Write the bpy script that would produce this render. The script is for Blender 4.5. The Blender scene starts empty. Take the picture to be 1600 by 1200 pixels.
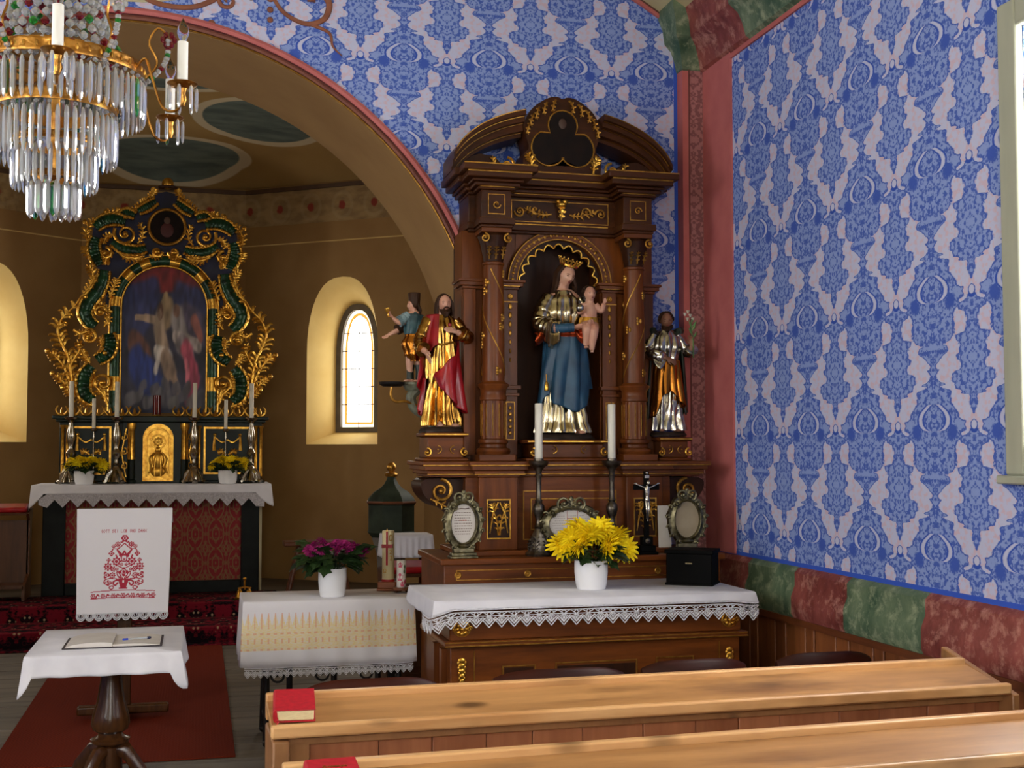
import bpy, math, random
from mathutils import Vector, Matrix
PI = math.pi
sc = bpy.context.scene
COL = sc.collection
random.seed(7)
# ---------------------------------------------------------------- camera
cam = bpy.data.cameras.new('camera'); cam.sensor_width = 36.0; cam.lens = 43.875; cam.clip_end = 100
camo = bpy.data.objects.new('camera', cam); COL.objects.link(camo)
camo.location = (0, 0, 1.65)
camo.rotation_euler = (math.radians(93.0), 0, math.radians(-14.1))
sc.camera = camo
# ---------------------------------------------------------------- world, exposure
w = bpy.data.worlds.new('world'); sc.world = w; w.use_nodes = True
bg = w.node_tree.nodes['Background']; bg.inputs[0].default_value = (.75, .86, 1, 1); bg.inputs[1].default_value = 1.0
sc.view_settings.view_transform = 'Standard'
sc.view_settings.look = 'None'
sc.view_settings.gamma = 1
sc.view_settings.use_curve_mapping = False
sc.view_settings.exposure = 0.48
NAVE_LIGHT = 14.0       # brightness of the nave's window panes
CHANCEL_LIGHT = 7.0    # brightness of the chancel's window panes
try:
    sc.cycles.max_bounces = 8; sc.cycles.diffuse_bounces = 5; sc.cycles.glossy_bounces = 4
    sc.cycles.transparent_max_bounces = 8; sc.cycles.transmission_bounces = 6
    sc.cycles.sample_clamp_indirect = 4.0; sc.cycles.caustics_reflective = False; sc.cycles.caustics_refractive = False
    sc.cycles.use_denoising = True
except Exception: pass

# ---------------------------------------------------------------- mesh helper
def lerp(a, b, t): return a + (b - a) * t
def V(*a): return Vector(a)
class MB:
    def __init__(s, T=None): s.v = []; s.f = []; s.T = T or Matrix()
    def add(s, vs, fs):
        o = len(s.v)
        s.v += [tuple(s.T @ Vector(p)) for p in vs]
        s.f += [tuple(i + o for i in f) for f in fs]
        return s
    def box(s, x0, x1, y0, y1, z0, z1):
        return s.add([(x0,y0,z0),(x1,y0,z0),(x1,y1,z0),(x0,y1,z0),(x0,y0,z1),(x1,y0,z1),(x1,y1,z1),(x0,y1,z1)],
                     [(3,2,1,0),(4,5,6,7),(0,1,5,4),(1,2,6,5),(2,3,7,6),(3,0,4,7)])
    def obox(s, c, sz, R=None):
        R = R or Matrix(); c = Vector(c); h = [q/2 for q in sz]; vs = []
        for dz in (-1, 1):
            for dx, dy in ((-1,-1),(1,-1),(1,1),(-1,1)):
                vs.append(c + R.to_3x3() @ Vector((dx*h[0], dy*h[1], dz*h[2])))
        return s.add(vs, [(3,2,1,0),(4,5,6,7),(0,1,5,4),(1,2,6,5),(2,3,7,6),(3,0,4,7)])
    def lathe(s, prof, n=24, c=(0,0,0), R=None, sx=1, sy=1, mod=None):
        R = (R or Matrix()).to_3x3(); c = Vector(c); vs = []; fs = []
        for j, (r, z) in enumerate(prof):
            for i in range(n):
                a = 2*PI*i/n; q = r * (mod(a, j) if mod else 1)
                vs.append(c + R @ Vector((q*math.cos(a)*sx, q*math.sin(a)*sy, z)))
        m = len(prof)
        for j in range(m-1):
            for i in range(n):
                k = (i+1) % n
                fs.append((j*n+i, j*n+k, (j+1)*n+k, (j+1)*n+i))
        if prof[0][0] > 1e-6: fs.append(tuple(reversed(range(n))))
        if prof[-1][0] > 1e-6: fs.append(tuple(range((m-1)*n, m*n)))
        return s.add(vs, fs)
    def tube(s, pts, r, n=8, flat=1.0, closed=False, up=None):
        pts = [Vector(p) for p in pts]; m = len(pts)
        rs = r if isinstance(r, (list, tuple)) else [r]*m
        vs = []; fs = []; u = None
        for i, p in enumerate(pts):
            if closed: t = pts[(i+1) % m] - pts[i-1]
            else: t = pts[min(i+1, m-1)] - pts[max(i-1, 0)]
            if t.length < 1e-9: t = Vector((0,0,1))
            t.normalize()
            if up is not None: u = Vector(up)
            elif u is None: u = Vector((0,1,0)) if abs(t.y) < .9 else Vector((1,0,0))
            u = u - t * u.dot(t)
            if u.length < 1e-6: u = t.orthogonal()
            u.normalize(); b = t.cross(u)
            for k in range(n):
                a = 2*PI*k/n
                vs.append(p + (b*math.cos(a) + u*math.sin(a)*flat) * max(rs[i], 1e-4))
        for i in range(m if closed else m-1):
            j = (i+1) % m
            for k in range(n):
                l = (k+1) % n
                fs.append((i*n+k, i*n+l, j*n+l, j*n+k))
        if not closed:
            fs.append(tuple(reversed(range(n)))); fs.append(tuple(range((m-1)*n, m*n)))
        return s.add(vs, fs)
    def prism(s, poly, y0, y1, ax='y'):
        n = len(poly)
        f = (lambda a, b, c: (a, c, b)) if ax == 'y' else ((lambda a, b, c: (c, a, b)) if ax == 'x' else (lambda a, b, c: (a, b, c)))
        vs = [f(p[0], p[1], y0) for p in poly] + [f(p[0], p[1], y1) for p in poly]
        fs = [tuple(range(n)), tuple(reversed(range(n, 2*n)))] + [(i, i+n, (i+1) % n+n, (i+1) % n) for i in range(n)]
        return s.add(vs, fs)
    def sph(s, c, r, n=12, m=8, R=None):
        r = r if isinstance(r, (list, tuple)) else (r, r, r); R = (R or Matrix()).to_3x3(); c = Vector(c)
        vs = [c + R @ Vector((0,0,-r[2]))]; fs = []
        for j in range(1, m):
            b = -PI/2 + PI*j/m
            for i in range(n):
                a = 2*PI*i/n
                vs.append(c + R @ Vector((r[0]*math.cos(b)*math.cos(a), r[1]*math.cos(b)*math.sin(a), r[2]*math.sin(b))))
        vs.append(c + R @ Vector((0,0,r[2]))); L = len(vs)-1
        for i in range(n):
            k = (i+1) % n
            fs.append((0, 1+k, 1+i)); fs.append((L, L-n+i, L-n+k))
            for j in range(m-2):
                fs.append((1+j*n+i, 1+j*n+k, 1+(j+1)*n+k, 1+(j+1)*n+i))
        return s.add(vs, fs)
    def loft(s, rings, cap=True, closed=True):
        n = len(rings[0]); vs = [p for r in rings for p in r]; fs = []
        for j in range(len(rings)-1):
            for i in range(n if closed else n-1):
                k = (i+1) % n
                fs.append((j*n+i, j*n+k, (j+1)*n+k, (j+1)*n+i))
        if cap and closed:
            fs.append(tuple(reversed(range(n)))); fs.append(tuple(range((len(rings)-1)*n, len(rings)*n)))
        return s.add(vs, fs)
    def grid(s, fn, nu, nv):
        vs = [fn(i/nu, j/nv) for j in range(nv+1) for i in range(nu+1)]; w = nu+1
        return s.add(vs, [(j*w+i, j*w+i+1, (j+1)*w+i+1, (j+1)*w+i) for j in range(nv) for i in range(nu)])
    def build(s, name, mat, parent=None, bev=0, sharp=35, solid=0, remesh=0, sub=0, smooth=True, loc=None):
        me = bpy.data.meshes.new(name); me.from_pydata(s.v, [], s.f); me.update()
        if mat is not None: me.materials.append(mat)
        if smooth and len(me.polygons):
            me.polygons.foreach_set('use_smooth', [True]*len(me.polygons)); me.set_sharp_from_angle(angle=math.radians(sharp))
        return mkobj(name, me, parent, bev, solid, remesh, sub, loc)
def mkobj(name, me, parent=None, bev=0, solid=0, remesh=0, sub=0, loc=None):
    o = bpy.data.objects.new(name, me); COL.objects.link(o)
    if parent is not None: o.parent = parent
    if loc: o.location = loc
    if solid: m = o.modifiers.new('solid', 'SOLIDIFY'); m.thickness = solid; m.offset = 0
    if remesh:
        m = o.modifiers.new('remesh', 'REMESH'); m.mode = 'VOXEL'; m.voxel_size = remesh; m.use_smooth_shade = True
        m = o.modifiers.new('smooth', 'SMOOTH'); m.factor = .5; m.iterations = 3
    if sub: m = o.modifiers.new('sub', 'SUBSURF'); m.levels = sub; m.render_levels = sub
    if bev:
        m = o.modifiers.new('bevel', 'BEVEL'); m.width = bev; m.segments = 2; m.limit_method = 'ANGLE'; m.angle_limit = math.radians(40)
    return o
def tag(o, label, cat, group=None, kind=None):
    if label: o['label'] = label
    if cat: o['category'] = cat
    if group: o['group'] = group
    if kind: o['kind'] = kind
    return o
def thing(name, label, cat, loc=(0,0,0), rz=0, group=None):
    o = bpy.data.objects.new(name, None); COL.objects.link(o); o.empty_display_size = .05
    o.location = loc; o.rotation_euler = (0, 0, rz)
    return tag(o, label, cat, group)
def struct(o): o['kind'] = 'structure'; return o
def sroot(name, loc=(0,0,0)):
    o = bpy.data.objects.new(name, None); COL.objects.link(o); o.location = loc; o['kind'] = 'structure'; return o
def dup(root, loc, rz=None, label=None, sc_=None):
    def cp(o, par):
        c = o.copy(); COL.objects.link(c); c.parent = par
        for ch in o.children: cp(ch, c)
        return c
    r = cp(root, None); r.location = loc
    if rz is not None: r.rotation_euler = (0, 0, rz)
    if sc_: r.scale = (sc_,)*3
    if label: r['label'] = label
    return r
def inst(o, parent, loc=None, R=None, name=None):
    c = bpy.data.objects.new(name or o.name.split('.')[0], o.data); COL.objects.link(c); c.parent = parent
    if R is not None: c.matrix_local = Matrix.Translation(loc or (0,0,0)) @ R.to_4x4()
    elif loc: c.location = loc
    return c
def RZ(a): return Matrix.Rotation(a, 4, 'Z')
def RX(a): return Matrix.Rotation(a, 4, 'X')
def RY(a): return Matrix.Rotation(a, 4, 'Y')
def TR(*a): return Matrix.Translation(a)
def spline(pts, n):
    """Catmull-Rom through the points, n samples."""
    P = [Vector(p) for p in pts]; P = [P[0]*2-P[1]] + P + [P[-1]*2-P[-2]]; m = len(P)-3; out = []
    for i in range(n):
        t = m*i/(n-1); k = min(int(t), m-1); t -= k
        a, b, c, d = P[k:k+4]
        out.append(.5*((2*b)+(c-a)*t+(2*a-5*b+4*c-d)*t*t+(3*b-a-3*c+d)*t**3))
    return out
def curve1(tab, x):
    if x <= tab[0][0]: return tab[0][1:]
    for a, b in zip(tab, tab[1:]):
        if x <= b[0]:
            t = (x-a[0])/(b[0]-a[0]+1e-9); t = t*t*(3-2*t)
            return tuple(lerp(p, q, t) for p, q in zip(a[1:], b[1:]))
    return tab[-1][1:]

# ---------------------------------------------------------------- materials
def srgb(r, g, b):
    f = lambda c: (c/12.92 if c <= .04045 else ((c+.055)/1.055)**2.4)
    return (f(r/255), f(g/255), f(b/255), 1)
class NT:
    def __init__(s, name):
        s.m = bpy.data.materials.new(name); s.m.use_nodes = True; s.t = s.m.node_tree
        s.bsdf = s.t.nodes['Principled BSDF']
    def n(s, ty, **k):
        q = s.t.nodes.new(ty)
        for a, b in k.items(): setattr(q, a, b)
        return q
    def link(s, a, b): s.t.links.new(a, b)
    def put(s, sock, val):
        if hasattr(val, 'is_output') or isinstance(val, bpy.types.NodeSocket): s.link(val, sock)
        else: sock.default_value = val
    def math(s, op, a, b=None, c=None):
        q = s.n('ShaderNodeMath', operation=op)
        for i, x in enumerate((a, b, c)):
            if x is not None: s.put(q.inputs[i], x)
        return q.outputs[0]
    def mix(s, f, a, b):
        q = s.n('ShaderNodeMix', data_type='RGBA')
        s.put(q.inputs[0], f); s.put(q.inputs[6], a); s.put(q.inputs[7], b)
        return q.outputs[2]
    def coord(s, kind='Object'):
        return s.n('ShaderNodeTexCoord').outputs[kind]
    def pos(s): return s.n('ShaderNodeNewGeometry').outputs['Position']
    def sep(s, v):
        q = s.n('ShaderNodeSeparateXYZ'); s.link(v, q.inputs[0]); return q.outputs
    def comb(s, x, y, z):
        q = s.n('ShaderNodeCombineXYZ')
        for i, a in enumerate((x, y, z)): s.put(q.inputs[i], a)
        return q.outputs[0]
    def noise(s, v, scale, detail=3, rough=.5, out='Fac'):
        q = s.n('ShaderNodeTexNoise'); s.link(v, q.inputs['Vector']); q.inputs['Scale'].default_value = scale
        q.inputs['Detail'].default_value = detail; q.inputs['Roughness'].default_value = rough
        return q.outputs[out]
    def voro(s, v, scale, feature='F1', out='Distance', rnd=1):
        q = s.n('ShaderNodeTexVoronoi', feature=feature); s.link(v, q.inputs['Vector']); q.inputs['Scale'].default_value = scale
        q.inputs['Randomness'].default_value = rnd
        return q.outputs[out]
    def ramp(s, f, lo, hi):
        q = s.n('ShaderNodeMapRange'); s.put(q.inputs[0], f); q.inputs[1].default_value = lo; q.inputs[2].default_value = hi
        return q.outputs[0]
    def scale(s, v, xyz):
        q = s.n('ShaderNodeMapping'); s.link(v, q.inputs[0]); q.inputs['Scale'].default_value = xyz; return q.outputs[0]
    def bump(s, h, strength=.3, dist=.01):
        q = s.n('ShaderNodeBump'); q.inputs['Strength'].default_value = strength; q.inputs['Distance'].default_value = dist
        s.link(h, q.inputs['Height']); s.link(q.outputs[0], s.bsdf.inputs['Normal'])
    def out(s, col=None, rough=None, metal=None, spec=None):
        b = s.bsdf.inputs
        if col is not None: s.put(b['Base Color'], col)
        if rough is not None: s.put(b['Roughness'], rough)
        if metal is not None: s.put(b['Metallic'], metal)
        if spec is not None: b['Specular IOR Level'].default_value = spec
        return s.m
def mat(name, c1, c2=None, rough=.6, metal=0, scale=10, stretch=(1,1,1), bump=0, bscale=None, bdist=.005, rnd=0, spec=.5, detail=4):
    t = NT(name); v = t.scale(t.coord(), stretch)
    c2 = c2 or tuple(x*.72 for x in c1[:3]) + (1,)
    f = t.ramp(t.noise(v, scale, detail), .3, .7)
    if rnd:
        oi = t.n('ShaderNodeObjectInfo').outputs['Random']
        f = t.math('ADD', f, t.math('MULTIPLY', t.math('SUBTRACT', oi, .5), rnd))
        f = t.math('MINIMUM', t.math('MAXIMUM', f, 0), 1)
    t.out(t.mix(f, c1, c2), rough, metal, spec)
    if bump: t.bump(t.noise(v, bscale or scale*3, 5), bump, bdist)
    return t.m
def wood(name, c1, c2, axis='x', scale=6, rough=.5, rnd=.3, knots=False, spec=.4):
    t = NT(name); st = {'x': (.12,1,1), 'y': (1,.12,1), 'z': (1,1,.12)}[axis]
    oi = t.n('ShaderNodeObjectInfo').outputs['Random']
    q = t.n('ShaderNodeVectorMath', operation='ADD'); t.link(t.coord(), q.inputs[0]); t.link(t.comb(oi, t.math('MULTIPLY', oi, 7), t.math('MULTIPLY', oi, 3)), q.inputs[1])
    v = t.scale(q.outputs[0], st)
    g = t.noise(v, scale*6, 5, .6); l = t.noise(v, scale, 2)
    f = t.math('ADD', t.math('MULTIPLY', g, .6), t.math('MULTIPLY', l, .45))
    f = t.math('ADD', t.ramp(f, .3, .75), t.math('MULTIPLY', t.math('SUBTRACT', oi, .5), rnd))
    col = t.mix(t.math('MINIMUM', t.math('MAXIMUM', f, 0), 1), c1, c2)
    if knots:
        d = t.voro(t.scale(q.outputs[0], tuple(1 if x == 1 else .5 for x in st)), 4.2)
        k = t.ramp(d, .13, .04); col = t.mix(t.math('MULTIPLY', k, .8), col, tuple(x*.25 for x in c2[:3])+(1,))
        b2 = t.ramp(t.noise(t.scale(q.outputs[0], (.5,1.6,1)), 2.6, 4, .65), .54, .72); col = t.mix(t.math('MULTIPLY', b2, .8), col, tuple(x*.4 for x in c2[:3])+(1,))
    t.out(col, rough, 0, spec); t.bump(g, .15, .004)
    return t.m
def attrmat(name, rough=.7, bump=.1, bscale=400, metal=0):
    t = NT(name); q = t.n('ShaderNodeVertexColor'); q.layer_name = 'Col'
    t.out(q.outputs[0], rough, metal, .3)
    if bump: t.bump(t.noise(t.coord(), bscale, 2), bump, .002)
    return t.m
def colorgrid(name, fn_pos, fn_col, nu, nv, material, parent=None, solid=0):
    """a fine sheet whose points carry the colour of the picture painted or stitched on it"""
    mb = MB().grid(fn_pos, nu, nv); o = mb.build(name, material, parent, sharp=180, solid=solid)
    ca = o.data.color_attributes.new('Col', 'FLOAT_COLOR', 'POINT'); d = []
    for j in range(nv+1):
        for i in range(nu+1): d += list(fn_col(i/nu, j/nv))
    ca.data.foreach_set('color', d)
    return o
def emit(name, col, strength, pattern=None):
    m = bpy.data.materials.new(name); m.use_nodes = True; t = m.node_tree; t.nodes.clear()
    e = t.nodes.new('ShaderNodeEmission'); e.inputs[0].default_value = col; e.inputs[1].default_value = strength
    o = t.nodes.new('ShaderNodeOutputMaterial'); t.links.new(e.outputs[0], o.inputs[0])
    return m
GOLD = mat('gilding', srgb(240,190,84), srgb(186,126,40), .3, .9, 30, bump=.35, bscale=60, bdist=.004)
GOLD_D = mat('dull_gilding', srgb(200,150,66), srgb(140,94,34), .4, .9, 30, bump=.3, bscale=70, bdist=.003)
SILVER = mat('silver_leaf', srgb(214,208,196), srgb(140,132,118), .24, 1, 26, bump=.3, bscale=50, bdist=.004)
BRONZE = mat('aged_silver', srgb(150,142,112), srgb(70,66,48), .38, 1, 30, bump=.4, bscale=80, bdist=.004)
PEWTER = mat('pewter', srgb(132,124,112), srgb(56,50,44), .36, 1, 24, bump=.3, bscale=60, bdist=.003)
IRON = mat('black_iron', srgb(38,34,32), srgb(20,18,18), .5, .6, 20)
SKIN = mat('painted_flesh', srgb(205,160,135), srgb(190,132,108), .45, 0, 9)
HAIR = mat('dark_carved_hair', srgb(70,44,28), srgb(38,24,15), .5, 0, 30, (1,1,.3), bump=.6, bscale=50, spec=.15)
EYE = mat('painted_eye', srgb(30,22,18), rough=.2)
LIP = mat('painted_lips', srgb(150,60,55), rough=.4)
WAX = mat('white_wax', srgb(228,224,212), srgb(214,208,192), .35, 0, 4)
WHITE = mat('white_glaze', srgb(238,238,240), srgb(228,228,232), .18, 0, 3)
BLACKP = mat('black_lacquer', srgb(10,9,9), srgb(6,6,6), .6, 0, 12, spec=.06)
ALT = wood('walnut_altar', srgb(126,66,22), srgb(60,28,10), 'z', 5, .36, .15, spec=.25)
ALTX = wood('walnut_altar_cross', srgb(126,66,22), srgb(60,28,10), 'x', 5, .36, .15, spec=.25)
ALTT = wood('darker_top_walnut', srgb(84,43,15), srgb(40,20,8), 'x', 5, .4, .12, spec=.2)  # darker walnut tone for the upper parts of the side altar
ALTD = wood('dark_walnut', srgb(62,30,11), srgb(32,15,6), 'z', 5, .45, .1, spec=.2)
LINEN = mat('white_linen', srgb(222,220,226), srgb(206,204,212), .85, 0, 6, bump=.15, bscale=300, bdist=.001, spec=.2)
LACE = mat('white_lace', srgb(226,224,230), rough=.85, scale=60, spec=.2)
# ---------------------------------------------------------------- wall paint
A_TAB = [(0,.10),(.05,.12),(.09,.3),(.12,.35),(.16,.18),(.30,.18),(.325,.42),(.36,.42),(.38,.34),(.44,.34),(.5,.40),(.53,.3),(.57,.3),(.6,.46),(.65,.54),(.69,.46),(.73,.42),(.75,.30),(.76,.32),(.78,.12),(.86,.09),(.91,.03),(.93,0),(.955,0),(.97,.08),(1,.10)]
B_TAB = [(0,.8),(.04,.8),(.07,.7),(.10,.72),(.12,.6),(.16,.56),(.3,.55),(.34,.50),(.36,.44),(.38,.30),(.40,.40),(.42,.40),(.46,.3),(.5,.2),(.56,.08),(.575,.16),(.60,.14),(.62,.08),(.67,.22),(.69,.32),(.70,.2),(.72,.28),(.74,.44),(.8,.46),(.85,.5),(.9,.62),(.93,.66),(.96,.72),(.97,.8),(1,.8)]
T_TAB = [(0,.34),(.04,.22),(.06,.0),(.83,.0),(.84,.10),(.88,.24),(.92,.33),(.96,.36),(1,.34)]
def fcurve(t, x, tab):
    q = t.n('ShaderNodeFloatCurve'); t.put(q.inputs['Value'], x); c = q.mapping.curves[0]
    for p in tab[1:-1]: c.points.new(*p)
    c.points[0].location = tab[0]; c.points[len(c.points)-1].location = tab[-1]
    for p in c.points: p.handle_type = 'AUTO'
    q.mapping.update(); return q.outputs[0]
def wallpaper(name, uaxis, u0, z0, pu, pv, edge=None):
    t = NT(name); p = t.sep(t.pos()); u = p[uaxis]; z = p[2]
    uc = t.math('FRACT', t.math('DIVIDE', t.math('SUBTRACT', u, u0 - pu/2), pu))
    a = t.math('MULTIPLY', t.math('ABSOLUTE', t.math('SUBTRACT', uc, .5)), 2)      # 0 on axis A, 1 on axis B
    tv = t.math('FRACT', t.math('DIVIDE', t.math('SUBTRACT', z0, z), pv))            # runs downwards from the ring
    b = t.math('SUBTRACT', 1, a)
    tm = t.math('ABSOLUTE', t.math('SUBTRACT', tv, .5)); cell = t.comb(a, t.math('MULTIPLY', tm, 2), 0)
    wob = t.math('MULTIPLY', t.math('SUBTRACT', t.noise(cell, 13, 2), .5), .16)
    dA = t.math('SUBTRACT', t.math('ADD', fcurve(t, tv, A_TAB), wob), a)             # >0 inside
    dB = t.math('SUBTRACT', t.math('ADD', fcurve(t, tv, B_TAB), wob), b)
    d = t.math('MAXIMUM', dA, dB)
    ins = t.ramp(d, -.012, .012)
    line = t.math('MULTIPLY', t.ramp(t.math('ABSOLUTE', t.math('SUBTRACT', d, .03)), .028, .012), .85)
    tw = fcurve(t, tv, T_TAB)
    ring = t.math('MULTIPLY', t.ramp(t.math('ABSOLUTE', t.math('SUBTRACT', b, tw)), .055, .03), t.ramp(tw, .05, .12))
    rl = t.math('MULTIPLY', t.ramp(t.math('ABSOLUTE', t.math('SUBTRACT', t.math('ABSOLUTE', t.math('SUBTRACT', b, tw)), .075)), .03, .012), t.ramp(tw, .05, .12))
    blot = t.ramp(t.noise(cell, 12, 2, .6), .50, .57)
    v2 = t.ramp(t.voro(cell, 11), .36, .26)
    tend = t.math('MULTIPLY', t.math('MAXIMUM', blot, t.math('MULTIPLY', v2, .85)), .85)
    # dense dark clusters beside axis A, near the ring
    def dist(pa, va, k=1.0): return t.math('SQRT', t.math('ADD', t.math('POWER', t.math('MULTIPLY', t.math('SUBTRACT', pa[0], pa[1]), .5*k), 2), t.math('POWER', t.math('SUBTRACT', va[0], va[1]), 2)))
    tw0 = t.math('SUBTRACT', .5, tm)
    cl = t.ramp(t.math('ADD', dist((b, .47), (tv, .05)), t.math('MULTIPLY', t.math('SUBTRACT', t.noise(cell, 16, 2), .5), .07)), .075, .05)
    d0 = dist((a, 0.0), (tw0, 0.0)); oring = t.ramp(t.math('ABSOLUTE', t.math('SUBTRACT', d0, .048)), .018, .010); ohole = t.ramp(d0, .036, .028)
    dark = t.math('MAXIMUM', t.math('MAXIMUM', t.math('MAXIMUM', tend, line), rl), t.math('MAXIMUM', t.math('MULTIPLY', cl, .9), oring))
    pale = srgb(194,197,224); pink = srgb(212,176,188); lb = srgb(138,158,212); db = srgb(50,82,178)
    bgc = t.mix(t.math('MULTIPLY', t.ramp(t.noise(cell, 9, 2), .5, .6), .62), pale, pink)
    fill = t.mix(t.math('MAXIMUM', ohole, t.math('MULTIPLY', ring, t.math('SUBTRACT', 1, rl))), t.mix(dark, lb, db), pale)
    col = t.mix(ins, bgc, fill)
    if edge:
        for ax, lo, hi in edge:
            e = t.math('MULTIPLY', t.math('GREATER_THAN', p[ax], lo), t.math('LESS_THAN', p[ax], hi))
            col = t.mix(e, col, srgb(58,92,196))
    t.out(col, .8, 0, .2); t.bump(t.noise(t.pos(), 60, 3), .1, .003)
    return t.m
PAPER_B = wallpaper('stencilled_blue_wall', 0, .818, 3.293, .473, .477, [(0, 2.610, 2.634)])
PAPER_R = wallpaper('stencilled_blue_side_wall', 1, 4.036, 2.243, .515, .5, [(2, 1.09, 1.115)])
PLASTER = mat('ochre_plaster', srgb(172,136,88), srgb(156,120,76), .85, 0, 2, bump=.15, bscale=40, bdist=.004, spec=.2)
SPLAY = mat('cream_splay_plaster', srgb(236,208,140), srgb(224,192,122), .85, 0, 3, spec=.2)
CREAM = mat('cream_vault', srgb(196,184,140), srgb(182,168,124), .85, 0, 2, spec=.2)
PINK = mat('pink_paint', srgb(196,112,108), srgb(182,98,96), .7, 0, 6, bump=.1, bscale=30, spec=.3)
GREY_FR = mat('grey_stone_frame', srgb(112,104,96), srgb(92,86,80), .7, 0, 10)
WINWOOD = mat('grey_green_window_paint', srgb(176,178,158), srgb(158,160,142), .5, 0, 8, (1,1,.2))
def marble(name, c1, c2, c3):
    t = NT(name); v = t.pos(); n1 = t.noise(t.scale(v, (1,1,.6)), 5, 6, .7); n2 = t.noise(v, 14, 5, .7)
    c = t.mix(t.ramp(n1, .35, .65), c1, c2); c = t.mix(t.math('MULTIPLY', t.ramp(n2, .5, .68), .8), c, c3)
    t.out(c, .5, 0, .3); return t.m
MRED = marble('painted_red_marble', srgb(156,84,76), srgb(108,50,46), srgb(196,140,126))
MGREEN = marble('painted_green_marble', srgb(116,132,104), srgb(58,86,66), srgb(164,172,140))
def stencil(name):
    t = NT(name); p = t.sep(t.coord())
    a = t.math('ABSOLUTE', p[0]); zz = t.math('PINGPONG', p[2], .17)
    v = t.comb(t.math('MULTIPLY', a, 1.0), zz, 0)
    f = t.ramp(t.noise(v, 36, 2, .5), .47, .53); g = t.ramp(t.math('ABSOLUTE', t.math('SUBTRACT', t.voro(v, 22), .32)), .07, .03)
    c = t.mix(t.math('MULTIPLY', t.math('MAXIMUM', f, g), .75), srgb(170,116,116), srgb(116,74,76))
    t.out(c, .75, 0, .2); t.bump(f, .25, .003); return t.m
STENCIL = stencil('stencilled_mauve_panel')
AX, AZ, AR = -.38, 1.973, 1.87
XR, XL, YB = 2.765, -3.525, 6.6
def arcpts(r, n=48): return [(AX + r*math.cos(PI*i/n), AZ + r*math.sin(PI*i/n)) for i in range(n+1)]
# chancel arch wall (papered face) and the thick plastered arch behind it
AR2 = 1.90
poly = [(XR+.3, 0), (XR+.3, 5.1), (XL-.3, 5.1), (XL-.3, 0), (AX-AR2, 0)] + [p for p in reversed(arcpts(AR2))] + [(AX+AR2, 0)]
struct(MB().prism(poly, YB, YB+.004).build('wall_back', PAPER_B))
poly2 = [(XR+.3, 0), (XR+.3, 5.1), (XL-.3, 5.1), (XL-.3, 0), (AX-AR-.001, 0)] + [p for p in reversed(arcpts(AR+.001))] + [(AX+AR+.001, 0)]
struct(MB().prism(poly2, YB+.005, 7.55).build('wall_arch', PLASTER))
# archivolt mouldings round the chancel arch
tr = sroot('trim_1', (AX, YB, AZ))
def archmould(r0, r1, dep, m, name):
    mb = MB(); n = 60; rings = []
    pr = [(r0, 0), (r0, -dep*.7), ((r0+r1)/2, -dep), (r1, -dep*.6), (r1, 0)]
    path = [(1, -AZ+.12, None)] + [(math.cos(PI*i/n), math.sin(PI*i/n), 1) for i in range(n+1)] + [(-1, -AZ+.12, None)]
    for c, s_, k in path:
        if k: rings.append([(r*c, d, r*s_) for r, d in pr])
        else: rings.append([(r*c, d, s_) for r, d in pr])
    mb.loft(rings, cap=True); return mb.build(name, m, tr, sharp=30)
BROWNT = mat('brown_arch_paint', srgb(132,78,62), srgb(110,62,50), .7, 0, 8)
archmould(1.872, 1.882, .012, GOLD_D, 'gilded_fillet')
archmould(1.882, 1.904, .02, BROWNT, 'brown_moulding')
archmould(1.904, 1.912, .01, mat('dark_red_groove', srgb(92,44,40)), 'groove')
archmould(1.912, 1.945, .026, PINK, 'pink_moulding')
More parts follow.
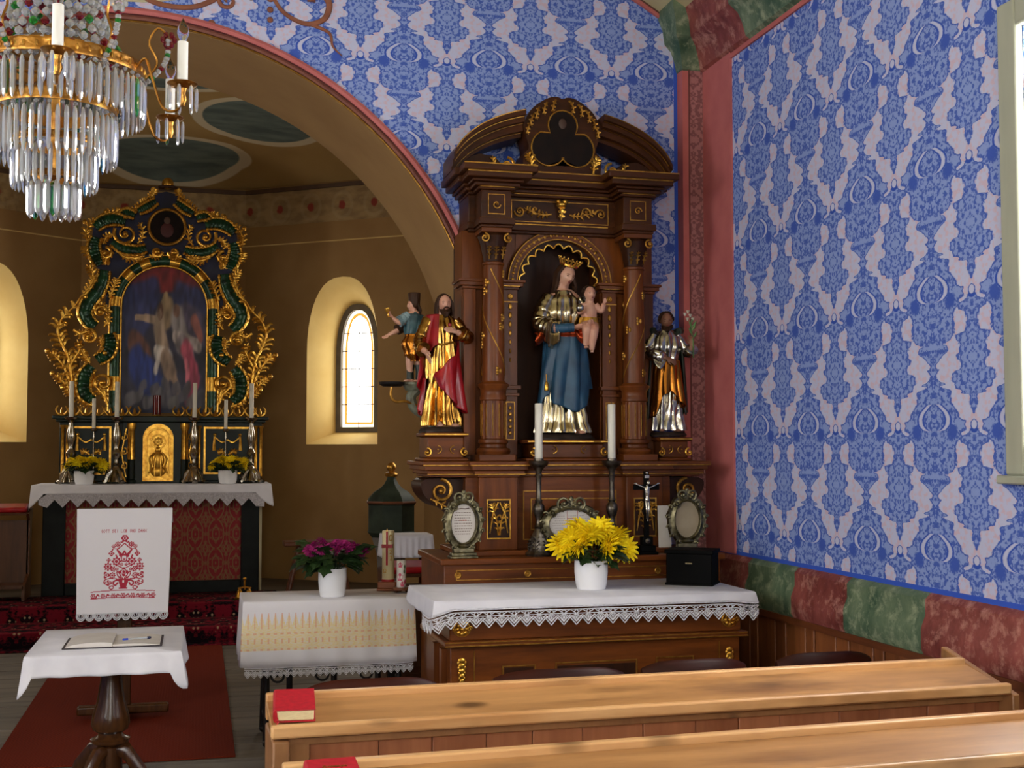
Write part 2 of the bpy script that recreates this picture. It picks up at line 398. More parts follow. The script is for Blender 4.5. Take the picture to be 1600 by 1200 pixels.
# scrollwork painted in relief above the arch
SCROLLP = mat('brown_scroll_paint', srgb(150,92,66), srgb(122,70,50), .7, 0, 14)
def spiral(c, r, turns, a0, dr=1, n=30, end=.12):
    return [(c[0]+r*lerp(1, end, i/(n-1))*math.cos(a0+dr*2*PI*turns*i/(n-1)), c[1], c[2]+r*lerp(1, end, i/(n-1))*math.sin(a0+dr*2*PI*turns*i/(n-1))) for i in range(n)]
sw = sroot('trim_2', (AX, YB, 4.0))
CREAMP = mat('cartouche_cream', srgb(190,182,150), srgb(172,164,130), .8, 0, 6)
for sg in (1, -1):
    cx = .35*sg
    MB().tube(spline([(.08*sg,-.004,.22),(.02*sg,-.004,.10),(.1*sg,-.004,-.03),(.3*sg,-.004,-.055),(.46*sg,-.004,.02),(.56*sg,-.004,.16),(.62*sg,-.004,.25)], 40), .014, 8, .6).build('volute_stem', SCROLLP, sw)
    MB().tube(spiral((.12*sg,-.004,.06), .05, 1.4, PI/2, -sg), [lerp(.014,.006,i/29) for i in range(30)], 8, .6).build('volute', SCROLLP, sw)
    MB().tube(spiral((.5*sg,-.004,.0), .045, 1.2, PI, sg), [lerp(.012,.006,i/29) for i in range(30)], 8, .6).build('volute', SCROLLP, sw)
    MB().tube(spline([(.6*sg,-.004,.2),(.7*sg,-.004,.10),(.78*sg,-.004,-.03),(.9*sg,-.004,-.09),(1.0*sg,-.004,-.06),(1.03*sg,-.004,.02),(1.0*sg,-.004,.07),(.94*sg,-.004,.075),(.935*sg,-.004,.03)], 46), [lerp(.007,.02,min(1,i/36)) if i<38 else .022 for i in range(46)], 8, .6).build('volute_stem', SCROLLP, sw)
    MB().tube(spline([(.93*sg,-.004,-.09),(1.03*sg,-.004,-.13),(1.05*sg,-.004,-.2),(1.1*sg,-.004,-.25)], 20), [lerp(.011,.003,i/19) for i in range(20)], 8, .6).build('tendril', SCROLLP, sw)
    for k, (dx, dz, r) in enumerate(((.72,.03,.02),(.72,-.03,.017),(.72,-.085,.016),(.62,.03,.02),(.42,-.13,.02))):
        MB().sph((dx*sg,-.004,dz), (r,.01,r), 10, 6).build('painted_bead', SCROLLP, sw)
MB().prism([(.42*math.cos(a*PI/16), .12+.17*math.sin(a*PI/16)) for a in range(32)], -.004, 0).build('cartouche', CREAMP, sw)
# corner pilaster with stencilled panel
pl = sroot('trim_3', (2.695, 6.6, 0))
MB().box(-.063,.07,-.08,0,0,3.86).build('pilaster_shaft', PINK, pl)
MB().box(-.022,.060,-.083,-.08,1.1,3.8).build('stencilled_panel', STENCIL, pl)
for x in (-.028, .060): MB().box(x,x+.006,-.087,-.08,1.1,3.8).build('panel_fillet', mat('fillet_brown', srgb(120,66,62)), pl)
MB().box(-.075,.07,-.095,0,.84,1.10).build('pilaster_plinth', MGREEN, pl)
# side wall (nave, right) with its window openings
def side_wall(name, x0, x1, wins, m):
    mb = MB(); y = -3.6
    for a, b, z0, z1 in sorted(wins):
        mb.box(x0,x1,y,a,0,4.6); mb.box(x0,x1,a,b,0,z0); mb.box(x0,x1,a,b,z1,4.6); y = b
    mb.box(x0,x1,y,YB,0,4.6)
    return struct(mb.build(name, m, smooth=False))
RW = [(2.66,3.71,1.66,3.12), (-1.7,-.6,1.66,3.12)]
wall_r = side_wall('wall_right', XR, XR+.45, RW, PAPER_R)
LW = [(3.0,4.1,1.66,3.3), (.0,1.1,1.66,3.3), (-2.6,-1.5,1.66,3.3)]
side_wall('wall_left', XL-.45, XL, LW, PAPER_R)
mb = MB(); RWN = [(-.98,.22)]; x = XL-.4
for a, b in RWN: mb.box(x,a,-4.0,-3.6,0,5.1); mb.box(a,b,-4.0,-3.6,0,1.5); mb.box(a,b,-4.0,-3.6,3.6,5.1); x = b
mb.box(x,XR+.4,-4.0,-3.6,0,5.1); struct(mb.build('wall_rear', CREAM, smooth=False))
LEAD = mat('lead_came', srgb(52,48,46), rough=.6)
def rect_window(name, x, sg, a, b, z0, z1, nb=3, nz=5):
    """grey-green wooden casing on the wall, sash and bright panes; sg = +1 when outside lies at +x"""
    r = sroot(name, (x, (a+b)/2, z0)); h = (b-a)/2; H = z1-z0
    for y0, y1, q0, q1 in ((-h-.1,-h,-.1,H+.1), (h,h+.1,-.1,H+.1), (-h,h,-.1,0), (-h,h,H,H+.1)):
        MB().box(min(0,-.035*sg),max(0,-.035*sg),y0,y1,q0,q1).build('casing_board', WINWOOD, r, bev=.008)
    MB().box(min(-.06*sg,0),max(-.06*sg,0),-h-.12,h+.12,-.13,-.1).build('window_sill', WINWOOD, r, bev=.006)
    g = EM_N
    xa = .08*sg
    for i in range(nb):
        for k in range(nz):
            MB().box(min(xa,xa+.01*sg),max(xa,xa+.01*sg),lerp(-h,h,i/nb)+.012,lerp(-h,h,(i+1)/nb)-.012,lerp(0,H,k/nz)+.012,lerp(0,H,(k+1)/nz)-.012).build('pane', g, r)
    for i in range(nb+1):
        y = lerp(-h,h,i/nb); MB().box(min(.06*sg,.1*sg),max(.06*sg,.1*sg),y-.018,y+.018,0,H).build('mullion', WINWOOD, r)
    for k in range(nz+1):
        z = lerp(0,H,k/nz); MB().box(min(.065*sg,.095*sg),max(.065*sg,.095*sg),-h,h,z-.014,z+.014).build('glazing_bar', WINWOOD, r)
EM_N = emit('bright_nave_glass', (1,.985,.95,1), NAVE_LIGHT)
n_ = 1
for a, b, z0, z1 in RW: rect_window('window_%d' % n_, XR, 1, a, b, z0, z1); n_ += 1
for a, b, z0, z1 in LW: rect_window('window_%d' % n_, XL, -1, a, b, z0, z1); n_ += 1
# pink border, dado and boarding on the side wall
t4 = sroot('trim_4', (XR, 6.3, 0)); MB().box(-.012,0,-.16,.235,1.1,3.92).build('pink_border', PINK, t4)
db = sroot('trim_5', (XR, 4.5, .98))
seg = [6.45,5.93,5.42,4.93,4.33,3.55,2.8,2.1,1.4,.7,0]
for i, (a, b) in enumerate(zip(seg, seg[1:])):
    MB().prism([(0,-.13),(-.035,-.13),(-.05,-.10),(-.05,-.02),(-.03,.03),(-.03,.09),(-.01,.11),(0,.115)], a-4.5, b-4.5, 'y').build('marbled_block', (MRED, MGREEN)[i % 2], db)
WAIN = wood('reddish_wainscot', srgb(150,88,48), srgb(92,48,26), 'z', 6, .45, .5)
WAINT = wood('wainscot_rail', srgb(120,66,36), srgb(80,40,22), 'y', 6, .45, .2)
MB().box(XR-.05,XR,0,6.45,.83,.86).build('dado_rail', WAINT, wall_r)
y = 6.44
k = 0
while y > 2.3:
    wd = .115 if k % 2 == 0 else .085
    MB().box(XR-.02-(.006 if k % 3 else 0),XR,y-wd+.006,y,0.0,.83).build('plank', WAIN, wall_r, bev=.004); y -= wd; k += 1
# cornice: over the pilaster, then along the side wall
cp = sroot('trim_6', (XR, 6.6, 3.8))
pr = [(0,-.02),(.03,0),(.05,.07),(.075,.12),(.125,.16),(.14,.24),(.175,.30),(.175,.42),(0,.42)]
def cornice(path, m, name):
    """path: list of (x,y,nx,ny): corner points with outward (mitred) direction"""
    MB().loft([[(x+nx*o, y+ny*o, z) for o, z in pr] for x, y, nx, ny in path], cap=True).build(name, m, cp, sharp=30)
cornice([(-.115,0,-.75,0),(-.115,-.06,-.75,-1),(-.01,-.06,-.2,-1)], MGREEN, 'pilaster_capital')
ys = [-.05,-.7,-1.5,-2.3,-3.1,-3.9,-4.8,-5.7,-6.7,-7.7,-8.8,-10.0]
for i, (a, b) in enumerate(zip(ys, ys[1:])): cornice([(0,a,-1,0),(0,b,-1,0)], (MRED, MGREEN)[i % 2], 'cornice_block')
MB().box(-.012,0,-10,-.461,-.045,-.02).build('pink_fillet', PINK, cp)
# nave vault
def vz(x): return -.683 + math.sqrt(5.63**2 - (x-AX)**2)
mb = MB(); xs = [lerp(XL-.05, XR+.05, i/32) for i in range(33)]
mb.loft([[(x, -3.7, vz(x)) for x in xs] + [(x, -3.7, vz(x)+.2) for x in reversed(xs)], [(x, YB, vz(x)) for x in xs] + [(x, YB, vz(x)+.2) for x in reversed(xs)]])
struct(mb.build('ceiling', CREAM))
rb = sroot('trim_7', (0, YB, 0))
for d0, d1, m, nm in ((.0,.022,PINK,'vault_edge_band'),(.022,.034,mat('vault_edge_brown', srgb(96,58,44)),'vault_edge_line')):
    MB().loft([[(x, 0, vz(x)-.034+d0), (x, -.02, vz(x)-.034+d0), (x, -.02, vz(x)-.034+d1), (x, 0, vz(x)-.034+d1)] for x in xs]).build(nm, m, rb)
# floors: nave, raised chancel with boards
FLOORW = wood('grey_floor_boards', srgb(122,112,100), srgb(80,72,64), 'x', 4, .6, .5)
fl = struct(MB().box(XL,XR,-3.6,6.42,-.1,0).build('floor', wood('nave_floor', srgb(104,82,62), srgb(70,52,40), 'y', 3, .6, .1)))
cf = struct(MB().box(-2.85,2.15,6.42,13.2,-.1,.105).build('floor_chancel', FLOORW))
y = 6.42; k = 0
while y < 10.2:
    MB().box(-2.84,2.14,y+.003,y+.157,.10,.12-(.002 if k % 2 else 0)).build('floor_board', FLOORW, cf, bev=.003); y += .16; k += 1
# chancel walls
FP = [(2.1,7.5),(2.1,11.8),(.448,13.0),(-1.148,13.0),(-2.8,11.8),(-2.8,7.5)]
def pointed(cx, hw, z0, zs, za, n=10):
    """outline of a pointed window from bottom left over the apex to bottom right"""
    L = [(cx-hw, z0)]
    for i in range(n+1):
        a = i/n*PI/2; L.append((cx-hw*math.cos(a)**.8 if i < n else cx, zs+(za-zs)*math.sin(a)**.95))
    return L + [(2*cx-x, z) for x, z in reversed(L[:-1])]
EM_C = emit('bright_chancel_glass', (1,.97,.88,1), CHANCEL_LIGHT)
EM_O = emit('orange_border_glass', (.9,.33,.05,1), CHANCEL_LIGHT*.16)
EM_P = emit('pale_border_glass', (1,.86,.6,1), CHANCEL_LIGHT*.35)
def facet(name, A, B, win=None, wn=0):
    A = V(*A, 0); B = V(*B, 0); L = (B-A).length; t = (B-A)/L; out = V(t.y, -t.x, 0)
    mid = V(-.35, 9.5, 0)
    if (mid-A).dot(out) > 0: out = -out
    W = lambda s, z, d=0: tuple(A + t*s + out*d + V(0,0,z))
    mb = MB(); Z1 = 4.5
    if not win:
        mb.add([W(0,0),W(L,0),W(L,Z1),W(0,Z1),W(0,0,.3),W(L,0,.3),W(L,Z1,.3),W(0,Z1,.3)], [(0,1,2,3),(7,6,5,4),(0,4,5,1),(1,5,6,2),(2,6,7,3),(3,7,4,0)])
        return struct(mb.build(name, PLASTER, smooth=False))
    cx, hw, z0, zs, za = win; o = pointed(cx, hw, z0, zs, za); n = len(o)//2
    left = [(0,0),(cx,0),(cx,z0)] + o[:n+1] + [(cx,Z1),(0,Z1)]
    right = [(cx,0),(L,0),(L,Z1),(cx,Z1)] + o[n:] + [(cx,z0)]
    for pg in (left, right): mb.add([W(*p) for p in pg], [tuple(range(len(pg)))])
    wall = struct(mb.build(name, PLASTER, smooth=False))
    hi = hw*.56; zi = z0+.14; i_ = pointed(cx, hi, zi, zs-.02, za-.26); D = .36
    wr = sroot('window_%d' % wn, W(cx, z0, 0)); org = Vector(W(cx, z0, 0))
    def q(s, z, d): return tuple(Vector(W(s, z, d)) - org)
    sp = MB(); N = len(o)
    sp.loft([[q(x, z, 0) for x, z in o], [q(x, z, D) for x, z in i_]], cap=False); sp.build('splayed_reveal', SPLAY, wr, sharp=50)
    def ringpart(h0, h1, dz0, dz1, d, m, nm, th=.03):
        a = pointed(cx, h0, zi+dz0, zs-.02, za-.26-dz0*1.1); b = pointed(cx, h1, zi+dz1, zs-.02, za-.26-dz1*1.1)
        p = MB(); k = len(a)
        ro = a + [a[0]]; ri = b + [b[0]]
        p.loft([[q(*x, d) for x in ro], [q(*x, d-th) for x in ro], [q(*x, d-th) for x in ri], [q(*x, d) for x in ri]], cap=False, closed=False)
        p.build(nm, m, wr, sharp=40)
    ringpart(hi+.02, hi-.035, -.02, .035, D, GREY_FR, 'stone_frame', .05)
    ringpart(hi-.035, hi-.062, .035, .062, D, EM_P, 'pale_glass_border', .006)
    ringpart(hi-.062, hi-.085, .062, .085, D, EM_O, 'orange_glass_border', .006)
    hb = hi-.085; g = pointed(cx, hb, zi+.085, zs-.02, za-.26-.0935)
    # panes: columns and rows, clipped to the pointed outline
    def halfw(z):
        best = 0
        for (x0, y0), (x1, y1) in zip(g, g[1:]):
            if min(y0,y1)-1e-6 <= z <= max(y0,y1)+1e-6 and x0 <= cx+1e-6 and x1 <= cx+1e-6 and abs(y1-y0) > 1e-6:
                best = max(best, cx - lerp(x0, x1, (z-y0)/(y1-y0)))
        return best
    zb, zt = zi+.085, za-.26-.0935; rows = 6
    for k in range(rows):
        a0 = lerp(zb, zt, k/rows); a1 = lerp(zb, zt, (k+1)/rows)
        for sg in (-1, 1):
            zz = [lerp(a0+.002, a1-.002, j/4) for j in range(5)]
            pg = [(cx+sg*.002, zz[0])] + [(cx+sg*max(.003, halfw(z)-.001), z) for z in zz] + [(cx+sg*.002, zz[-1])]
            MB().add([q(*p, D-.004) for p in pg], [tuple(range(len(pg)))]).build('pane', EM_C, wr, smooth=False)
        if k:
            hwk = halfw(a0)+.05
            MB().tube([q(cx-hwk, a0, D-.01), q(cx+hwk, a0, D-.01)], .005, 6).build('lead_bar', LEAD, wr)
    MB().tube([q(cx, zb-.05, D-.01), q(cx, zt, D-.01)], .004, 6).build('lead_bar', LEAD, wr)
    bk = MB().add([q(x, z, D+.02) for x, z in pointed(cx, hi+.06, zi-.06, zs, za-.2)], [tuple(range(len(i_)))]); bk.build('outer_stone', GREY_FR, wr, smooth=False)
    return wall
facet('wall_chancel_right', FP[1], FP[0], (2.2,.6,1.5,2.62,3.5), 9)  # unseen window in this wall, added to brighten the chancel
facet('wall_apse_right', FP[2], FP[1], (1.135,.40,1.70,2.62,3.36), 6)
facet('wall_apse', FP[3], FP[2])
facet('wall_apse_left', FP[3], FP[4], (.945,.40,1.72,2.62,3.42), 7)
facet('wall_chancel_left', FP[4], FP[5], (1.5,.6,1.5,2.62,3.5), 8)  # its window is out of view, added for more light on the main altar
for k, (a, b) in enumerate(RWN):  # unseen window behind the camera, added as frontal light for the nave
    r = sroot('window_%d' % (10+k), ((a+b)/2, -3.62, 1.5)); h = (b-a)/2
    for i in range(3):
        for j in range(5): MB().box(lerp(-h,h,i/3)+.015,lerp(-h,h,(i+1)/3)-.015,-.04,-.03,2.1*j/5+.015,2.1*(j+1)/5-.015).build('pane', EM_N, r)
    for i in range(4): MB().box(lerp(-h,h,i/3)-.02,lerp(-h,h,i/3)+.02,-.06,0,0,2.1).build('mullion', WINWOOD, r)
    for j in range(6): MB().box(-h,h,-.055,-.005,2.1*j/5-.016,2.1*j/5+.016).build('glazing_bar', WINWOOD, r)
# chancel vault with its painted four-lobed field, string course, painted frieze
def vault_mat():
    t = NT('painted_chancel_vault'); p = t.sep(t.pos())
    base = t.mix(t.ramp(t.noise(t.pos(), 1.5, 3), .3, .7), srgb(168,138,88), srgb(150,120,74))
    dmin = None
    for cx, cy, rx, ry in ((-.3,10.55,.62,.42),(.52,11.6,.52,.5),(-.3,12.6,.66,.36),(-1.12,11.6,.52,.5)):
        dx = t.math('DIVIDE', t.math('SUBTRACT', p[0], cx), rx); dy = t.math('DIVIDE', t.math('SUBTRACT', p[1], cy), ry)
        d = t.math('SQRT', t.math('ADD', t.math('MULTIPLY', dx, dx), t.math('MULTIPLY', dy, dy)))
        dmin = d if dmin is None else t.math('MINIMUM', dmin, d)
    teal = t.mix(t.ramp(t.noise(t.scale(t.pos(), (1,3,1)), 3, 4), .35, .65), srgb(108,120,114), srgb(82,94,92))
    c = t.mix(t.ramp(dmin, 1.20, 1.17), base, srgb(198,184,156)); c = t.mix(t.ramp(dmin, 1.02, .99), c, teal)
    t.out(c, .85, 0, .2); return t.m
cxc = V(-.35, 9.9, 0); rings = []
n = 14
dense = []
for a, b in zip(FP, FP[1:] + FP[:1]):
    for i in range(6): dense.append(V(lerp(a[0], b[0], i/6), lerp(a[1], b[1], i/6), 0))
for k in range(n+1):
    s_ = 1 - k/n*.98; h = 4.32 + .45*math.sqrt(max(0, 1-s_**2.2))
    rings.append([tuple(cxc + (p-cxc)*s_ + V(0,0,h)) for p in dense])
vm = MB().loft(rings, cap=False); vm.f.append(tuple(range(n*len(dense), (n+1)*len(dense))))
struct(vm.build('ceiling_chancel', vault_mat(), sharp=60))
def frieze_mat():
    t = NT('painted_frieze'); p = t.sep(t.pos()); v = t.comb(t.math('ADD', p[0], t.math('MULTIPLY', p[1], .6)), 0, p[2])
    base = t.mix(t.ramp(t.noise(v, 12, 4), .4, .6), srgb(176,148,104), srgb(150,124,88))
    u = t.math('FRACT', t.math('MULTIPLY', t.math('ADD', p[0], t.math('MULTIPLY', p[1], -.6)), 2.4))
    dx = t.math('SUBTRACT', u, .5); dz = t.math('MULTIPLY', t.math('SUBTRACT', p[2], 4.08), 2.4)
    d = t.math('SQRT', t.math('ADD', t.math('MULTIPLY', dx, dx), t.math('MULTIPLY', dz, dz)))
    c = t.mix(t.ramp(t.math('ADD', d, t.math('MULTIPLY', t.noise(v, 30, 2), .1)), .17, .13), base, srgb(150,66,54))
    ring = t.ramp(t.math('ABSOLUTE', t.math('SUBTRACT', d, .3)), .06, .03)
    c = t.mix(t.math('MULTIPLY', ring, .25), c, srgb(190,170,132))
    t.out(c, .85, 0, .2); return t.m
FRZ = frieze_mat(); tf = sroot('trim_8', (-.35, 12.9, 4.2))
BRL = mat('frieze_line', srgb(96,70,50))
for a, b in zip(FP, FP[1:]):
    A = V(*a, 0); B = V(*b, 0); L = (B-A).length; t_ = (B-A)/L; nn = V(t_.y, -t_.x, 0)
    if (V(-.35,9.5,0)-A).dot(nn) < 0: nn = -nn
    ang = math.atan2(t_.y, t_.x); mid = (A+B)/2 - V(-.35,12.9,4.2)
    for z0, z1, th, m, nm in ((3.92,4.26,.004,FRZ,'painted_frieze'),(4.26,4.30,.03,BRL,'string_course'),(3.72,3.732,.003,SPLAY,'painted_line')):
        MB().obox(mid + nn*th/2 + V(0,0,(z0+z1)/2), (L, th, z1-z0), RZ(ang)).build(nm, m, tf)
# ---------------------------------------------------------------- carving helpers
def acanthus(mb, pts, w, lobes=6, r0=.012, sides=(1,-1), curl=.5, ny=(0,-1,0), flat=.5):
    """a curling gilded leaf: a tapering rib with leaflets that curl forward on both sides; pts in 3D"""
    P_ = spline(pts, 24); n = len(P_)
    mb.tube(P_, [lerp(r0, r0*.35, i/(n-1)) for i in range(n)], 6, .8)
    up = Vector(ny)
    for k in range(lobes):
        i = int(lerp(2, n-3, (k+.5)/lobes)); t = (P_[i+1]-P_[i-1]).normalized()
        for s_ in sides:
            d = t.cross(up).normalized()*s_; L = w*(.55+.45*math.sin(PI*(k+.7)/(lobes+.4)))
            a = P_[i]; b = a + d*L*.5 + t*L*.45; c = b + d*L*.35 + t*L*curl*.15 + up*L*.15; e = c + d*L*.12 - t*L*curl*.35 + up*L*.2
            mb.tube(spline([a, b, c, e], 6), [r0*.7, r0*.85, r0*.8, r0*.65, r0*.5, r0*.25], 5, flat)
    return mb
def scroll3(mb, c, r, turns, a0, dr, y, r0, r1=None, n=34, end=.1):
    pts = [(c[0]+r*lerp(1, end, i/(n-1))*math.cos(a0+dr*2*PI*turns*i/(n-1)), y-.01*i/n, c[1]+r*lerp(1, end, i/(n-1))*math.sin(a0+dr*2*PI*turns*i/(n-1))) for i in range(n)]
    mb.tube(pts, [lerp(r0, r1 or r0*.6, i/(n-1)) for i in range(n)], 7, .8); mb.sph((c[0], y-.012, c[1]), r0*1.5, 8, 6)
    return mb
def frame(mb, x0, x1, z0, z1, y, wd=.005, th=.005):
    for a in ((x0,x1,z0,z0+wd),(x0,x1,z1-wd,z1),(x0,x0+wd,z0+wd,z1-wd),(x1-wd,x1,z0+wd,z1-wd)): mb.box(a[0],a[1],y-th,y,a[2],a[3])
    return mb
def steps(mb, x0, x1, yf, yb, prof):
    """stack of slabs: prof = [(z0, z1, overhang)]; overhang on both sides and at the front"""
    for z0, z1, o in prof: mb.box(x0-o, x1+o, yf-o, yb, z0, z1)
    return mb
# ---------------------------------------------------------------- side altar retable
SA = thing('side_altar', 'tall dark walnut side altar with arched niche, twin columns and broken pediment', 'altar', (1.86, 6.6, 0))
MB().box(-.70,.74,-.63,0,.0,1.105).build('base_block', ALTX, SA, bev=.006)
MB().box(-.72,.76,-.65,0,1.09,1.12).build('base_ledge', ALTX, SA, bev=.006)
g = MB(); frame(g, -.64,.70,1.015,1.065,-.63,.004,.004)
for x in (-.63,-.28,.05,.40,.69): g.lathe([(.018,0),(.014,.004),(.008,.003),(.006,.007),(0,.008)], 14, (x,-.63,1.04), RX(PI/2))
g.build('gilded_inlay', GOLD_D, SA)
MB().box(-.60,.58,-.52,0,1.12,1.145).build('plinth_step', ALTX, SA, bev=.004)
MB().box(-.55,.55,-.42,0,1.145,1.51).build('predella', ALTX, SA, bev=.004)
for s_ in (-1, 1):
    MB().box(min(s_*.29,s_*.49),max(s_*.29,s_*.49),-.47,-.41,1.145,1.51).build('predella_pier', ALT, SA, bev=.004)
    g = MB(); frame(g, s_*.39-.062,s_*.39+.062,1.20,1.40,-.47,.006,.006); g.build('gilded_frame', GOLD, SA)
    MB().box(s_*.39-.055,s_*.39+.055,-.474,-.469,1.208,1.392).build('dark_panel', ALTD, SA)
    g = MB()
    for q in (-1, 1):
        acanthus(g, [(s_*.39+q*.004,-.478,1.22),(s_*.39+q*.012,-.482,1.29),(s_*.39+q*.032,-.484,1.35),(s_*.39+q*.04,-.482,1.38)], .028, 6, .005)
        g.tube([(s_*.39+q*.004,-.476,1.385),(s_*.39+q*.03,-.48,1.33),(s_*.39+q*.046,-.476,1.23)], [.004,.006,.003], 6)
    g.build('wheat_carving', GOLD, SA)
g = MB(); frame(g, -.25,.25,1.19,1.44,-.42,.005,.005); frame(g, -.21,.21,1.24,1.40,-.42,.005,.006); g.build('gilded_frame', GOLD_D, SA)
m = MB(); prof = [(1.51,1.525,.01),(1.525,1.545,.03),(1.545,1.57,.045),(1.57,1.59,.06)]
steps(m, -.72,.70,-.42,0, prof); m.build('predella_cornice', ALTX, SA, bev=.004)
for s_ in (-1, 1): steps(MB(), s_*.39-.1,s_*.39+.1,-.47,-.3,[(a+.0004,b-.0004,o) for a,b,o in prof]).build('cornice_break', ALTX, SA, bev=.004)
g = MB()
g.box(-.75,.73,-.452,-.448,1.523,1.527); g.box(-.775,.755,-.481,-.477,1.568,1.573)
for s_ in (-1,1): g.box(s_*.39-.13,s_*.39+.13,-.503,-.499,1.523,1.527); g.box(s_*.39-.155,s_*.39+.155,-.532,-.528,1.568,1.573)
g.build('gilded_line', GOLD_D, SA)
# scrolled side brackets under the cornice
for s_ in (-1, 1):
    prof2 = spline([(s_*.55,0,1.5),(s_*.74,0,1.5),(s_*.76,0,1.44),(s_*.70,0,1.37),(s_*.62,0,1.34),(s_*.56,0,1.28),(s_*.54,0,1.20)], 26)
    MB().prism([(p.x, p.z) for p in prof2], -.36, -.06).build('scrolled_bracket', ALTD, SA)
    g = MB(); scroll3(g, (s_*.665,1.44), .06, 1.6, PI/2, s_, -.365, .010); acanthus(g, [(s_*.72,-.37,1.40),(s_*.65,-.375,1.365),(s_*.58,-.37,1.31),(s_*.555,-.365,1.24)], .03, 6, .006); g.build('gilded_scroll', GOLD_D, SA)
# statue pedestals
for nm, cx, hw, z1, yf in (('left',-.64,.105,1.735,-.36),('middle',.0,.21,1.70,-.40),('right',.60,.085,1.715,-.36)):
    m = MB(); m.box(cx-hw*1.1,cx+hw*1.1,yf-.02,yf+.26,1.59,1.605); m.box(cx-hw*.9,cx+hw*.9,yf,yf+.24,1.605,z1-.02); m.box(cx-hw*1.06,cx+hw*1.06,yf-.025,yf+.25,z1-.02,z1)
    m.build('statue_pedestal', ALTX, SA, bev=.006)
    g = MB(); g.box(cx-hw*1.07,cx+hw*1.07,yf-.028,yf-.024,z1-.012,z1-.006)
    for s_ in (-1,1): scroll3(g, (cx+s_*hw*.92,1.635), .022, 1.3, PI/2, s_, yf-.008, .0055); scroll3(g, (cx+s_*hw*.4,1.65), .02, .5, -PI/2, -s_, yf-.004, .003, n=14, end=.9)
    g.build('gilded_scroll', GOLD, SA)
